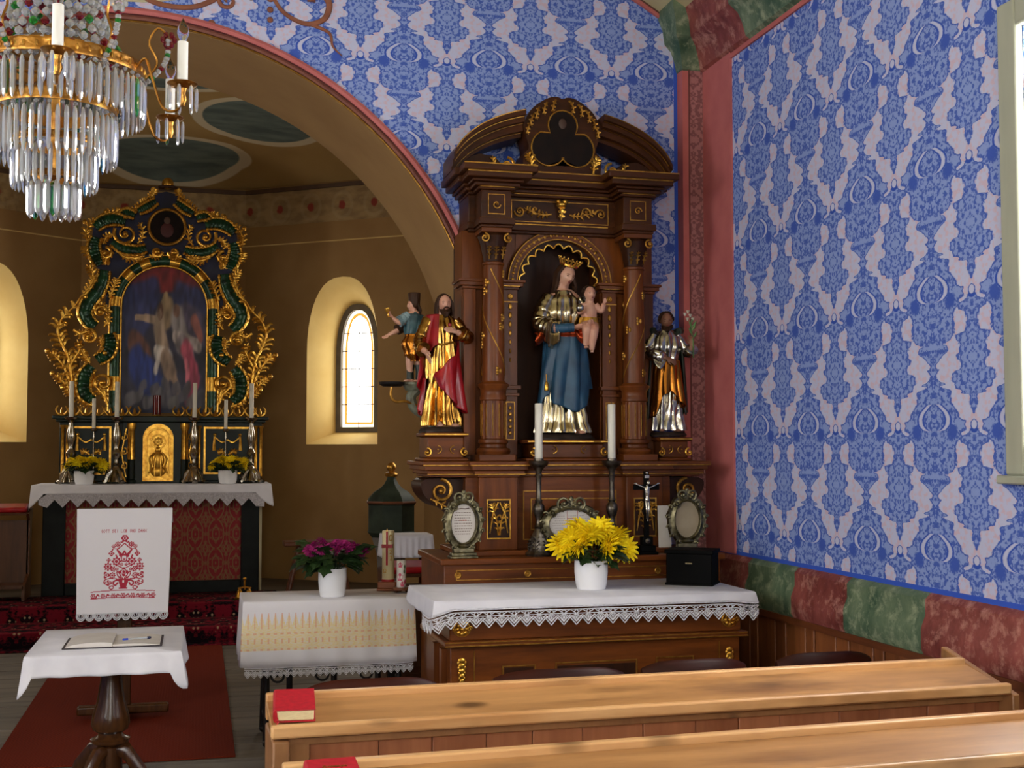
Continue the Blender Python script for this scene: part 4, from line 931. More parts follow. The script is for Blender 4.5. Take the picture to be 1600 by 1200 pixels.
for k in range(8):
    a = 2*PI*k/8; d = R3 @ Vector((math.cos(a), math.sin(a), 0)); u = R3 @ Vector((0,0,1)); p = cr + d*.05 + u*.014
    cb.tube([p, p + u*.014 + d*.008, p + u*.028 + d*.018], [.007,.006,.004], 6); cb.sph(p + u*.032 + d*.02, .006, 7, 5)
    for q in (-1,1): cb.sph(p + u*.022 + d*.014 + d.cross(u)*q*.009, .0045, 6, 5)
cb.build('gilded_crown', GOLD, MD)
jb = MB(T)
for k in range(8):
    a = 2*PI*(k+.5)/8; jb.sph(cr + R3 @ Vector((.052*math.cos(a), .052*math.sin(a), .009)), .005, 7, 5)
jb.build('crown_jewel', RED, MD)
mb = MB(T); mb.tube([(-.128,-.075,.34),(-.128,-.08,.30)], .003, 6); mb.lathe([(.004,0),(.011,-.01),(.014,-.05),(.012,-.055),(0,-.055)], 12, (-.128,-.082,.30)); mb.build('gold_tassel', GOLD, MD)
mb = MB(T); mb.grid(lambda u, v: (.10-.05*u+.03*v, .03, .02+.19*(1-v)*(1-.3*u)), 10, 10); mb.build('pale_underskirt', mat('faded_rose_paint', srgb(176,150,148), srgb(150,120,120)), MD, solid=.02)
rocky(MD, T, .175, .14, .033, BASEB, 4)
# child on the arm
cbm = MB(T); Rc = RZ(.12) @ RX(.06) @ RY(-.05); hc2 = (.118,-.125,.800); head(cbm, hc2, .088, Rc)
limb(cbm, [(.118,-.115,.74),(.118,-.118,.77)], [.025,.024])
cbm.loft([[(.115+rx*math.cos(2*PI*i/18), -.115+ry*math.sin(2*PI*i/18), z) for i in range(18)] for z, rx, ry in ((.60,.04,.036),(.63,.05,.044),(.67,.046,.042),(.71,.046,.038),(.742,.04,.03),(.757,.02,.02))])
limb(cbm, [(.082,-.118,.738),(.058,-.13,.70),(.045,-.155,.695)], [.022,.018,.014]); hand(cbm, (.046,-.155,.695), (-.3,-.8,.3), (0,.3,.9), .036, .4, 1)
limb(cbm, [(.150,-.118,.738),(.182,-.13,.705),(.198,-.14,.745)], [.022,.018,.014]); hand(cbm, (.198,-.14,.745), (.2,-.1,1), (0,-1,0), .036, .2, -1)
limb(cbm, [(.095,-.12,.62),(.08,-.185,.595),(.075,-.18,.50)], [.034,.028,.016]); limb(cbm, [(.135,-.12,.62),(.12,-.19,.585),(.108,-.185,.475)], [.034,.028,.016])
foot(cbm, (.075,-.185,.483), .05, .1); foot(cbm, (.108,-.19,.458), .05, -.2)
cf_ = cbm.build('child_figure', SKIN, MD, remesh=.0026); face(cf_, T, hc2, .088, Rc)
hb = MB(T); hv2 = Vector(hc2); hb.sph(hv2 + Vector((0,.016,.012)), (.037,.037,.040), 14, 10)
for k in range(30):
    a = rnd.uniform(-.3, PI+.3); e = rnd.uniform(.0,1.3); p = hv2 + Vector((.036*math.cos(a)*math.cos(e)*1.05, .012+.036*math.sin(a)*math.cos(e), .01+.038*math.sin(e))); hb.sph(p, .009, 7, 5)
hb.build('curly_hair', HAIR, cf_)
mb = MB(T); drape(mb, [(.590,.115,-.118,.05,.05,1),(.615,.115,-.118,.056,.052,1),(.65,.115,-.116,.053,.048,.8),(.665,.115,-.115,.05,.045,.5)], 8, .25, .7, 40, 14); mb.build('gold_loincloth', GOLD, cf_, sharp=60)
MB(T).sph((.042,-.18,.712), .024, 16, 12).build('silver_orb', SILVER, cf_)
# ---- silver and gold figure with a green stem (right pedestal)
S = .66; T = Matrix.Scale(S, 4)
SJ = thing('saint_statue', 'dark haired carved man in silver tunic and copper gold cloak, right pedestal', 'statue', (1.86+.60, 6.6-.235, 1.745), -.1)
b = MB(T); R = RZ(-.1) @ RX(.16) @ RY(-.10); hc = (.0,-.04,.91); head(b, hc, .135, R); limb(b, [(0,.0,.80),(.0,-.014,.85),(.0,-.022,.88)], [.05,.038,.04]); torso(b)
limb(b, [(-.105,0,.785),(-.16,-.03,.66),(-.10,-.12,.61),(-.03,-.15,.60)], [.042,.036,.03,.02]); hand(b, (-.03,-.15,.60), (.9,-.1,-.5), (-.1,.5,-.3), .1, .35, 1)
limb(b, [(.105,0,.785),(.165,-.03,.67),(.18,-.11,.66),(.185,-.14,.70)], [.042,.036,.03,.02]); hand(b, (.185,-.14,.70), (-.1,-.1,1), (-.7,-.5,0), .1, .8, 1)
foot(b, (.06,-.09,0), .11, .2); foot(b, (-.06,-.085,0), .11, -.2)
for s_ in (-1,1): limb(b, [(s_*.04,.01,.46),(s_*.045,.0,.25),(s_*.055,-.045,.02)], [.045,.034,.02])
b.build('figure', mat('weathered_flesh', srgb(150,104,80), srgb(122,80,60), .5), SJ, remesh=.0028); face(SJ, T, hc, .135, R)
mb = MB(T); drape(mb, [(.012,0,0,.145,.115,1.3),(.15,0,0,.128,.1,1.2),(.33,0,0,.112,.092,1.),(.5,0,0,.12,.1,.8),(.60,0,-.005,.105,.09,.6),(.70,0,-.010,.13,.105,.6),(.77,0,-.006,.125,.085,.4),(.82,0,-.004,.08,.06,.2),(.835,0,-.01,.056,.05,.1)], 13, .28, .9); mb.build('silver_tunic', SILVER, SJ, sharp=60)
mb = MB(T); wrap(mb, 0, 2*PI+.01, lambda u: .56+.03*math.sin(2*PI*u+2.4), lambda u: curve1([(0,.16),(.3,.12),(.5,.10),(.62,.12),(.7,.30),(.76,.33),(.82,.26),(.92,.2),(1,.16)], u)[0], lambda u, v: (lerp(.118,.160,v), lerp(.106,.135,v)), 13, .22, 1.7, 110, 34); mb.build('gold_cloak', COPPERG, SJ, sharp=60, solid=.008)
mb = MB(T); wrap(mb, -.5, PI+.5, lambda u: .83, lambda u: .14+.04*math.sin(5*u), lambda u, v: (lerp(.12,.175,v**.6), lerp(.09,.12,v)), 9, .12, .3, 60, 30); mb.build('dark_green_mantle', DGREEN, SJ, sharp=60, solid=.008)
mb = MB(T); mb.tube([(.135*math.cos(a), .02+.09*math.sin(a), .825+.012*math.cos(2*a)) for a in [lerp(-.7,PI+.7,i/30) for i in range(31)]], .03, 10); mb.build('mantle_collar', DGREEN, SJ)
sleeve(SJ, T, [(-.10,0,.79),(-.17,-.03,.67),(-.12,-.11,.615),(-.06,-.145,.605)], [.05,.048,.048,.056], SILVER)
sleeve(SJ, T, [(.10,0,.79),(.172,-.03,.67),(.185,-.10,.655),(.188,-.135,.675)], [.05,.048,.046,.052], SILVER, seed=2)
mb = MB(T); mb.grid(lambda u, v: (-.145+.11*u, -.135-.03*math.sin(PI*u)-.01*math.sin(8*v), .67-.15*v*math.sin(PI*(.2+.7*u))-.03*u), 16, 12); mb.build('turned_cuff', SILVER, SJ, sharp=60, solid=.01)
hb = MB(T); hv = Vector(hc); R3 = R.to_3x3(); hb.sph(hv + R3 @ Vector((0,.020,.018)), (.055,.056,.058), 18, 12, R)
for k in range(60):
    a = rnd.uniform(-.25, PI+.25); e = rnd.uniform(-.35,1.3); p = hv + R3 @ Vector((.056*math.cos(a)*math.cos(e), .016+.056*math.sin(a)*math.cos(e), .014+.058*math.sin(e))); hb.sph(p, .0125, 7, 5)
hb.build('curly_hair', HAIR, SJ)
bb = MB(T)
for k in range(11):
    a = lerp(-1.3, 1.3, k/10); bb.tube([hv + R3 @ Vector((.044*math.sin(a),-.033*math.cos(a),-.034)), hv + R3 @ Vector((.038*math.sin(a),-.050*math.cos(a),-.056)), hv + R3 @ Vector((.022*math.sin(a),-.052*math.cos(a),-.075))], [.006,.011,.006], 6)
bb.build('beard', HAIR, SJ)
LEAFG = mat('painted_green_leaf', srgb(96,140,70), srgb(56,92,44), .5, 0, 20)
lb_ = MB(T); lb_.tube([(.19,-.16,.60),(.187,-.165,.74),(.165,-.16,.88)], .005, 6)
for k, (a, z) in enumerate(((.6,.76),(-.7,.79),(.5,.82),(-.5,.85),(.2,.88),(.9,.85))): lb_.tube([(.185-.1*(z-.76),-.163,z),(.185-.1*(z-.76)+.03*math.sin(a),-.17,z+.025),(.185-.1*(z-.76)+.05*math.sin(a),-.172,z+.055)], [.003,.009,.002], 6, .4)
lb_.build('green_stem', LEAFG, SJ)
fb = MB(T)
for dx, dz in ((-.025,.90),(.0,.93),(-.045,.94),(.02,.90),(-.02,.96)): fb.lathe([(.003,0),(.01,.012),(.016,.026)], 6, (.165+dx,-.165,dz))
fb.build('lily_flower', mat('pale_lily', srgb(196,190,170)), SJ)
rocky(SJ, T, .16, .14, .04, BASEB, 7)
# ---- small figure on a wall bracket lifting a gold cup
S = .45; T = Matrix.Scale(S, 4)
AN = thing('bracket_figure', 'small carved figure lifting a golden cup on a scrolled wall bracket', 'statue', (1.10, 6.50, 2.005))
b = MB(T); R = RZ(-1.25) @ RX(.05); hc = (-.02,0,.90); head(b, hc, .15, R); limb(b, [(0,0,.78),(-.01,0,.83),(-.015,0,.87)], [.05,.042,.044]); torso(b)
limb(b, [(-.08,0,.77),(-.14,-.03,.70),(-.20,-.04,.70),(-.26,-.05,.745)], [.046,.04,.032,.022]); hand(b, (-.26,-.05,.745), (-.5,-.1,.5), (.3,-.4,.3), .10, .9, 1)
limb(b, [(.02,.05,.77),(-.10,.06,.64),(-.2,.03,.60),(-.30,.02,.55)], [.046,.04,.032,.022]); hand(b, (-.3,.02,.55), (-.8,-.1,-.5), (0,-.5,.5), .10, .5, 1)
limb(b, [(-.03,0,.45),(-.05,0,.25),(-.04,0,.06)], [.07,.05,.035]); limb(b, [(.03,0,.45),(.06,.02,.25),(.08,.02,.06)], [.07,.05,.035]); foot(b, (-.05,-.02,.0), .13, -1.2); foot(b, (.06,.0,.0), .13, -.9)
b.build('figure', SKIN, AN, remesh=.0026); face(AN, T, hc, .15, R)
mb = MB(T); drape(mb, [(.24,.03,0,.10,.09,1.2),(.33,.02,0,.13,.11,1.2),(.45,-.01,0,.135,.11,1),(.55,0,0,.105,.085,.6),(.60,0,0,.09,.075,.4)], 11, .13, .5); mb.build('ochre_skirt', COPPERG, AN, sharp=60)
mb = MB(T); drape(mb, [(.56,0,0,.115,.095,1),(.62,0,0,.12,.1,1),(.70,0,0,.115,.088,.7),(.78,0,0,.11,.07,.4),(.82,0,0,.06,.05,.2)], 8, .2, 1.5); mb.build('teal_tunic', mat('teal_paint', srgb(64,100,108), srgb(36,56,62), .45), AN, sharp=60)
sleeve(AN, T, [(-.07,0,.78),(-.15,-.02,.72),(-.19,-.03,.70)], [.06,.062,.066], mat('pale_blue_paint', srgb(150,170,172), srgb(96,120,124)))
sleeve(AN, T, [(-.05,.05,.76),(-.13,.06,.65),(-.2,.04,.61)], [.058,.06,.06], HAIR)
hv = Vector(hc); hb = MB(T); hb.sph(hv + Vector((.02,.0,.02)), (.068,.066,.07), 16, 10); hb.lathe([(.066,.03),(.07,.08),(.074,.14),(.07,.15),(0,.15)], 18, hv + Vector((.02,0,0)))
for k in range(8): hb.tube([hv + Vector((.05,.04*math.sin(k),.02)), hv + Vector((.085,.05*math.sin(k),-.06)), hv + Vector((.075,.05*math.sin(k),-.14))], [.018,.018,.008], 6)
hb.build('dark_hair_and_hat', HAIR, AN)
for dx in (-.045, .062): MB(T).tube([(dx,.0,.03),(dx,.005,.12),(dx*.9,.01,.2)], [.045,.042,.05], 12).build('boot', DGREEN, AN)
MB(T).lathe([(.026,0),(.024,.006),(.008,.014),(.007,.04),(.016,.048),(.030,.075),(.034,.105),(.030,.105),(.024,.075),(0,.06)], 16, (-.315,-.065,.75), RY(-.15)).build('golden_cup', GOLD, AN)
brk = thing('wall_bracket', 'green and brown scrolled bracket with iron drip tray under the small figure', 'bracket', (1.10, 6.50, 1.99))
BRKM = mat('verdigris_paint', srgb(120,124,104), srgb(72,70,52), .5, 0, 20)
MB().lathe([(.0,-.035),(.045,-.03),(.055,-.012),(.062,0),(.06,.012),(0,.013)], 20, (.0,0,0)).build('bracket_shelf', BRKM, brk)
MB().tube(spline([(.02,0,-.02),(-.015,0,-.06),(.0,0,-.12),(.05,0,-.16),(.09,0,-.2),(.10,.0,-.27),(.12,.0,-.33)], 24), [lerp(.03,.016,i/23) for i in range(24)], 10).build('bracket_scroll', BRKM, brk)
MB().tube(spline([(-.12,-.02,-.005),(-.125,-.02,-.06),(-.10,-.02,-.09),(-.04,-.02,-.09),(.04,-.01,-.13),(.08,0,-.2)], 24), .008, 8).build('iron_arm', GOLD_D, brk)
MB().lathe([(.0,-.012),(.05,-.010),(.066,.0),(.07,.012),(.064,.012),(.05,.002),(0,0)], 20, (-.12,-.02,.0)).build('drip_tray', IRON, brk)
# ---------------------------------------------------------------- cloths, lace, flowers, candles
def cloth(parent, name, x0, x1, y0, y1, z, df, db, dl, dr, m, flare=.02, rip=.006, corner=1.25, freq=22, seed=0, th=.003, sag=0):
    """a cloth over a table top; returns the points of its lower front edge"""
    per = []; N = 60; n2 = 26
    for i in range(N): per.append((lerp(x0,x1,i/N), y0, 0, -1, df, i/N))
    for i in range(n2): per.append((x1, lerp(y0,y1,i/n2), 1, 0, dr, i/n2))
    for i in range(N): per.append((lerp(x1,x0,i/N), y1, 0, 1, db, i/N))
    for i in range(n2): per.append((x0, lerp(y1,y0,i/n2), -1, 0, dl, i/n2))
    M_ = len(per); rows = []; dd = []
    for k, (x, y, nx, ny, d, u) in enumerate(per):
        ds = []
        for q in range(-3, 4): ds.append(per[(k+q) % M_])
        nx = sum(p[2] for p in ds)/7; ny = sum(p[3] for p in ds)/7; d = sum(p[4] for p in ds)/7
        c = min(1, (abs(nx)*abs(ny))*4); d *= 1+(corner-1)*c; dd.append((x, y, nx, ny, d, k, c))
    nv = 8
    for v in range(nv+1):
        t = v/nv; R_ = []
        for x, y, nx, ny, d, k, c in dd:
            o = .004 + flare*t*(1+1.2*c) + rip*t*math.sin(freq*k/M_*2*PI+seed)
            R_.append((x+nx*o, y+ny*o, z - d*t - (.004 if v == 0 else 0)))
        rows.append(R_)
    mb = MB(); mb.loft([[(p[0], p[1], z) for p in per]] + rows, cap=False); mb.f.append(tuple(reversed(range(M_))))
    mb.build(name, m, parent, sharp=50, solid=th)
    return rows[-1], N, n2
def lace(parent, pts, w, h, m=None, name='lace_trim', r=.0016, inner=True, ext=None):
    """a strip of lace hanging from the polyline pts: pointed teeth of crossing threads"""
    L = [0]; P_ = [Vector(p) for p in pts]
    for a, b in zip(P_, P_[1:]): L.append(L[-1]+(b-a).length)
    def at(s):
        s = min(max(s, 0), L[-1])
        for i in range(len(P_)-1):
            if s <= L[i+1]: return P_[i].lerp(P_[i+1], (s-L[i])/(L[i+1]-L[i]+1e-9))
        return P_[-1]
    n = max(1, round(L[-1]/w)); w = L[-1]/n; mb = MB(); dn = Vector((0,0,-1))
    pt = lambda s, v: at(s) + dn*h*v
    for k in (0, .06, .2): mb.tube([pt(L[-1]*i/60, k) for i in range(61)], r*1.3, 4)
    for i in range(n):
        a, b, c = i*w, (i+.5)*w, (i+1)*w
        for e in (0,.14): mb.tube([pt(a,.62-e), pt(b,1-e*1.2)], r*1.3, 4); mb.tube([pt(b,1-e*1.2), pt(c,.62-e)], r*1.3, 4)
        mb.tube([pt(a,.2), pt(c,.62)], r, 4); mb.tube([pt(c,.2), pt(a,.62)], r, 4)
        if inner:
            for (s0, v0), (s1, v1) in (((b,.46),(b+w*.22,.6)),((b+w*.22,.6),(b,.8)),((b,.8),(b-w*.22,.6)),((b-w*.22,.6),(b,.46)),((a,.2),(b,.2)),((a,.41),(c,.41)),((b,.2),(b-w*.2,.32)),((b,.2),(b+w*.2,.32)),((b-w*.2,.32),(b,.41)),((b+w*.2,.32),(b,.41))): mb.tube([pt(s0,v0), pt(s1,v1)], r, 4)
            mb.add([pt(b,.52), pt(b+w*.12,.6), pt(b,.72), pt(b-w*.12,.6)], [(0,1,2,3)])
    return mb.build(name, m or LACE, parent, sharp=60)
# shared flower and leaf meshes
def mum_mesh(name, m, n=3, seed=0):
    rnd = random.Random(seed); mb = MB()
    for ring, (cnt, el, ln) in enumerate(((16,-.25,1),(16,.1,1),(14,.42,.92),(11,.75,.8),(8,1.05,.62),(5,1.35,.45))):
        for i in range(cnt):
            a = 2*PI*(i+.5*(ring % 2))/cnt + rnd.uniform(-.1,.1); e = el + rnd.uniform(-.1,.1); L = ln*rnd.uniform(.9,1.08)
            d = V(math.cos(a)*math.cos(e), math.sin(a)*math.cos(e), math.sin(e)); s_ = V(-math.sin(a), math.cos(a), 0); u = d.cross(s_)*-1
            p0 = d*.1*L; p1 = d*.6*L + V(0,0,.05); p2 = d*L - V(0,0,.08); wd = .12
            mb.add([p0 - s_*wd*.4, p0 + s_*wd*.4, p1 - s_*wd - u*.03, p1 + s_*wd - u*.03, p1+u*.03, p2 - s_*wd*.3, p2 + s_*wd*.3], [(0,1,4),(0,4,2),(1,3,4),(2,4,5),(4,3,6),(4,6,5)])
    mb.sph((0,0,.15), (.35,.35,.3), 8, 6)
    me = bpy.data.meshes.new(name); me.from_pydata(mb.v, [], mb.f); me.materials.append(m); return me
YEL = mat('yellow_petal', srgb(254,230,30), srgb(232,196,10), .6, 0, 3, spec=.2)
MAG = mat('magenta_petal', srgb(176,44,118), srgb(116,24,84), .6, 0, 3, spec=.2)
LEAF = mat('dark_green_leaf', srgb(44,70,26), srgb(22,38,16), .5, 0, 14)
MUM_Y = mum_mesh('flower_head', YEL); MUM_M = mum_mesh('flower_head', MAG, seed=5)
lm = MB()
for s_ in (-1,1):
    q = [(0,0,0),(s_*.16,.12,.03),(s_*.12,.28,.05),(s_*.34,.38,.07),(s_*.22,.55,.08),(s_*.34,.72,.05),(s_*.14,.82,.03),(0,1.0,-.08)]
    lm.add(q + [(0,.3,.0),(0,.6,.02)], [(0,1,2,8),(8,2,3,4,9),(9,4,5,6,7)] if s_ > 0 else [(8,2,1,0),(9,4,3,2,8),(7,6,5,4,9)])
LEAFME = bpy.data.meshes.new('leaf'); LEAFME.from_pydata(lm.v, [], lm.f); LEAFME.materials.append(LEAF)
def flower_pot(label, loc, pr, ph, flowers, fr, me, nl, spread, lz, seed=0, tilt=.6, square=False):
    rnd = random.Random(seed); r = thing('potted_chrysanthemum', label, 'potted plant', loc)
    MB().lathe([(pr*.80,0),(pr*.86,.004),(pr*.94,ph*.25),(pr*1.0,ph*.6),(pr*1.0,ph),(pr*.93,ph),(pr*.92,ph*.82),(0,ph*.82)], 36).build('pot', WHITE, r)
    MB().lathe([(pr*.92,ph*.84),(0,ph*.88)], 20).build('soil', mat('potting_soil', srgb(40,30,22)), r)
    mb = MB()
    for x, y, z in flowers: mb.tube(spline([(x*.15,y*.15,ph*.85),(x*.6,y*.6,lerp(ph,z,.6)),(x,y,z)], 6), .0028, 5)
    mb.build('stem', LEAF, r)
    for x, y, z in flowers:
        o = bpy.data.objects.new('flower_head', me); COL.objects.link(o); o.parent = r; o.location = (x, y, z); q = fr*rnd.uniform(.88,1.12); o.scale = (q,q,q*.85)
        o.rotation_euler = (tilt+rnd.uniform(-.3,.3)-y*4, x*5+rnd.uniform(-.2,.2), rnd.uniform(0,6))
    for k in range(nl):
        a = rnd.uniform(0, 2*PI); q = rnd.uniform(.25,1)*spread; z = rnd.uniform(*lz)
        o = bpy.data.objects.new('leaf', LEAFME); COL.objects.link(o); o.parent = r; o.location = (q*.55*math.cos(a), q*.45*math.sin(a), z); s_ = rnd.uniform(.7,1.15)*spread*.55; o.scale = (s_,)*3
        o.rotation_euler = (rnd.uniform(-.55,.5), rnd.uniform(-.4,.4), a-PI/2)
    return r
def candle(parent, r, z0, z1, c=(0,0), m=None):
    MB().lathe([(r*.97,z0),(r,z0+.003),(r,z1-.004),(r*.9,z1),(r*.2,z1-.001),(0,z1-.001)], 20, (c[0],c[1],0)).build('candle', m or WAX, parent)
    MB().tube([(c[0],c[1],z1-.002),(c[0]+.001,c[1],z1+.01)], .0012, 5).build('wick', IRON, parent)
# ---------------------------------------------------------------- things on the side altar ledge
def oval_stand(label, loc, w, h, ow, oh, card, rz=0, wide=False):
    r = thing('altar_card_frame', label, 'picture frame', loc, rz)
    cz = h*.50 if not wide else h*.52
    MB().box(-w*.30,w*.30,-.035,.03,0,.012).box(-w*.27,w*.27,-.03,.025,.012,.028).box(-w*.22,w*.22,-.024,.02,.028,.05).build('foot', BRONZE, r, bev=.003)
    MB().lathe([(.02,.05),(.028,.06),(.018,.075)], 14, (0,0,0), sx=1.6).build('neck', BRONZE, r)
    n = 56; rings = []
    for i in range(n+1):
        a = 2*PI*i/n; wv = 1+.07*math.sin(9*a)+.05*math.sin(17*a+1)
        rings.append([((ow+q*wv if q > .012 else ow+q)*math.cos(a), y, cz+(oh+q*wv if q > .012 else oh+q)*math.sin(a)) for q, y in ((0,0),(0,-.018),(.006,-.024),(.012,-.018),(.022,-.014),(.034,-.016),(.04,-.006),(.04,.004),(0,.004))])
    MB().loft(rings, cap=False).build('frame_rim', BRONZE, r, sharp=60)
    tz = cz+oh+.02; SC = lambda *a, **k: scroll3(MB(), *a, **k).build('crest_scroll', BRONZE, r)
    for s_ in (-1,1):
        SC((s_*ow*.34, tz+.012), .026+.1*(w-.2), 1.5, -PI/2, s_, -.012, .008); SC((s_*(ow*.86), tz-.035), .02, 1.3, 0, s_, -.012, .007)
        for k in range(5):
            a = lerp(.5,-1.1,k/4); x = s_*(ow+.034)*math.cos(a); z = cz+(oh+.034)*math.sin(a); SC((x,z), .014, 1.2, a if s_ > 0 else PI-a, s_, -.01, .005)
    g = MB(); g.sph((0,-.01,tz+.035), (.012,.01,.014), 10, 7); acanthus(g, [(0,-.012,tz-.02),(0,-.02,tz+.01),(0,-.012,tz+.04)], .02, 3, .008)
    g.build('crest_leaf', BRONZE, r)
    MB().add([(ow*math.cos(2*PI*i/40),-.002,cz+oh*math.sin(2*PI*i/40)) for i in range(40)], [tuple(range(40))]).build('oval_card', card, r, smooth=False)
    return r, cz
PAPER = mat('printed_card', srgb(212,206,200), srgb(196,188,180), .7, 0, 8)
PAPERO = mat('aged_card', srgb(164,150,126), srgb(142,128,104), .5, 0, 10)
INK = mat('faded_ink', srgb(120,100,92)); INKR = mat('red_ink', srgb(176,84,62))
f1, cz = oval_stand('silver scrollwork stand with upright oval prayer card, left of the tall candlesticks', (1.26,6.0,1.12), .235,.34,.062,.095, PAPER, .05)
tx = MB(); rnd = random.Random(2)
for k in range(9):
    z = cz+.05-k*.013; q = .045*math.sqrt(max(.1,1-((z-cz)/.095)**2)); x = -q
    while x < q-.006:
        wd = rnd.uniform(.004,.011); tx.box(x,min(x+wd,q),-.0035,-.0028,z,z+.0035); x += wd+.003
tx.build('printed_lines', INK, f1); tx = MB()
for x in (-.014,.0,.012): tx.box(x-.005,x+.005,-.0036,-.0028,cz+.012,cz+.0165)
tx.build('red_line', INKR, f1); MB().tube([(-.03,-.003,cz+.068),(-.01,-.003,cz+.071),(.01,-.003,cz+.069),(.03,-.003,cz+.072)], .003, 5).build('heading', INK, f1)
f2, cz = oval_stand('wide silver scrollwork stand with lying oval card, between the candlesticks', (1.815,6.02,1.12), .30,.30,.115,.072, PAPER, 0, True)
tx = MB()
for x in (-.02,.035): tx.box(x,x+.002,-.0036,-.0028,cz-.04,cz+.065)
tx.box(-.02,.037,-.0036,-.0028,cz+.028,cz+.031); tx.box(.037,.06,-.0036,-.0028,cz+.006,cz+.01); tx.build('printed_rule', INKR, f2); tx = MB()
for x0, x1 in ((-.095,-.03),(-.012,.028),(.045,.095)):
    for k in range(7):
        z = cz+.04-k*.012; x = x0
        while x < x1-.005:
            wd = rnd.uniform(.004,.01); 
            if (x/.11)**2+((z-cz)/.065)**2 < .8: tx.box(x,min(x+wd,x1),-.0035,-.0028,z,z+.003)
            x += wd+.003
tx.build('printed_lines', mat('pale_ink', srgb(168,158,152)), f2)
f3, cz = oval_stand('silver scrollwork stand with yellowed oval card, behind the black box', (2.435,6.02,1.12), .235,.345,.066,.093, PAPERO, -.05)
pc_ = MB().box(-.04,.03,-.0015,.0015,0,.24).build('paper_sheet', PAPER); pc_.location = (2.35,6.09,1.12); pc_.rotation_euler = (-.06,0,0); tag(pc_, 'plain white sheet leaning behind the right oval card stand', 'paper')
def pewter_stick(label, loc):
    r = thing('candlestick', label, 'candlestick', loc)
    MB().lathe([(.062,.0),(.066,.012),(.058,.02),(.05,.03),(.046,.06),(.036,.10),(.022,.125),(.018,.135)], 36, mod=lambda a, j: 1+.07*math.cos(6*a)*(j < 6)).build('foot', PEWTER, r)
    g = MB()
    for k in range(6):
        a = 2*PI*k/6; acanthus(g, [(.05*math.cos(a),.05*math.sin(a),.02),(.05*math.cos(a),.05*math.sin(a),.06),(.03*math.cos(a),.03*math.sin(a),.11)], .02, 4, .006, ny=(math.cos(a),math.sin(a),0))
    g.build('foot_relief', PEWTER, r)
    MB().lathe([(.018,.135),(.024,.145),(.016,.155),(.014,.18),(.022,.20),(.03,.225),(.028,.25),(.016,.265),(.02,.275),(.013,.285),(.012,.36),(.015,.39),(.02,.40),(.014,.41),(.018,.425),(.03,.44)], 28).build('stem', PEWTER, r)
    MB().lathe([(.03,.44),(.045,.452),(.052,.47),(.048,.473),(.03,.46),(.0,.458)], 28).build('drip_pan', PEWTER, r)
    MB().lathe([(.022,.458),(.026,.47),(.024,.485),(.02,.485)], 20).build('socket', PEWTER, r)
    candle(r, .0195, .47, .76); return r
c1 = pewter_stick('tall pewter candlestick with white candle, left of the flower pot', (1.655,6.04,1.12))
dup(c1, (2.04,6.04,1.12), .5, 'tall pewter candlestick with white candle, right of the yellow flowers')
cx_ = thing('altar_crucifix', 'black standing crucifix with small silver figure beside the right candlestick', 'crucifix', (2.21,6.0,1.12))
MB().box(-.05,.05,-.04,.04,0,.015).box(-.04,.04,-.032,.032,.015,.045).box(-.028,.028,-.022,.022,.045,.09).build('stepped_base', BLACKP, cx_, bev=.003)
MB().box(-.013,.013,-.008,.008,.09,.42).build('upright', BLACKP, cx_, bev=.002); MB().box(-.068,.068,-.0081,.0079,.325,.352).build('crossbeam', BLACKP, cx_, bev=.002)
b = MB(); R = RZ(.2) @ RY(.25) @ RX(.2); head(b, (.004,-.018,.362), .028, R); b.tube([(.002,-.014,.352),(0,-.013,.343)], .007, 8)
b.loft([[(rx*math.cos(2*PI*i/16), -.014+ry*math.sin(2*PI*i/16), z) for i in range(16)] for z, rx, ry in ((.262,.010,.008),(.275,.012,.009),(.29,.010,.008),(.31,.013,.009),(.33,.015,.009),(.342,.010,.007))])
for s_ in (-1,1):
    limb(b, [(s_*.012,-.013,.336),(s_*.03,-.013,.343),(s_*.055,-.011,.354)], [.0055,.0045,.0035], 8); hand(b, (s_*.054,-.011,.354), (s_*1,0,.4), (0,-1,0), .016, .2, s_)
    limb(b, [(s_*.006,-.014,.27),(s_*.006,-.022,.225),(s_*.003,-.014,.18)], [.0075,.006,.004], 8)
b.sph((0,-.018,.172), (.005,.008,.008), 8, 6); b.build('silver_figure', SILVER, cx_, remesh=.0011)
MB().lathe([(.011,.262),(.014,.27),(.013,.285),(.011,.288)], 14, (0,-.014,0), sy=.85).build('loincloth', SILVER, cx_)
MB().box(-.012,.012,-.011,-.008,.385,.40).build('title_plate', SILVER, cx_); MB().lathe([(.008,0),(.006,.004),(0,.005)], 12, (0,-.008,.41), RX(PI/2)).build('halo_boss', SILVER, cx_); MB().lathe([(.014,0),(.009,.004),(0,.006)], 12, (0,-.022,.068), RX(PI/2)).build('base_medallion', PEWTER, cx_)
# ---------------------------------------------------------------- side altar table
TB = thing('altar_table', 'brown wooden altar table with gilded rosettes in front of the side altar', 'table', (1.725,5.6,0))
MB().box(-.66,.685,-.27,.30,.0,.80).build('table_body', ALTX, TB, bev=.004)
MB().box(-.69,.715,-.30,.32,.80,.825).build('moulding', ALTX, TB, bev=.006)
MB().box(-.665,.69,-.275,.31,.825,.965).build('frieze_board', ALTX, TB, bev=.004)
MB().box(-.72,.735,-.31,.32,.965,.992).build('table_top', ALTX, TB, bev=.006)
g = MB(); g.box(-.69,.715,-.304,-.30,.803,.808); g.box(-.69,.715,-.304,-.30,.818,.822)
for x in (-.555,.585): g.box(x-.002,x+.002,-.274,-.27,.3,.78)
frame(g,-.43,-.28,.2,.71,-.27,.005,.004); frame(g,-.19,.19,.2,.715,-.27,.005,.004); frame(g,.28,.46,.2,.72,-.27,.005,.004); g.build('gilded_inlay', GOLD_D, TB)
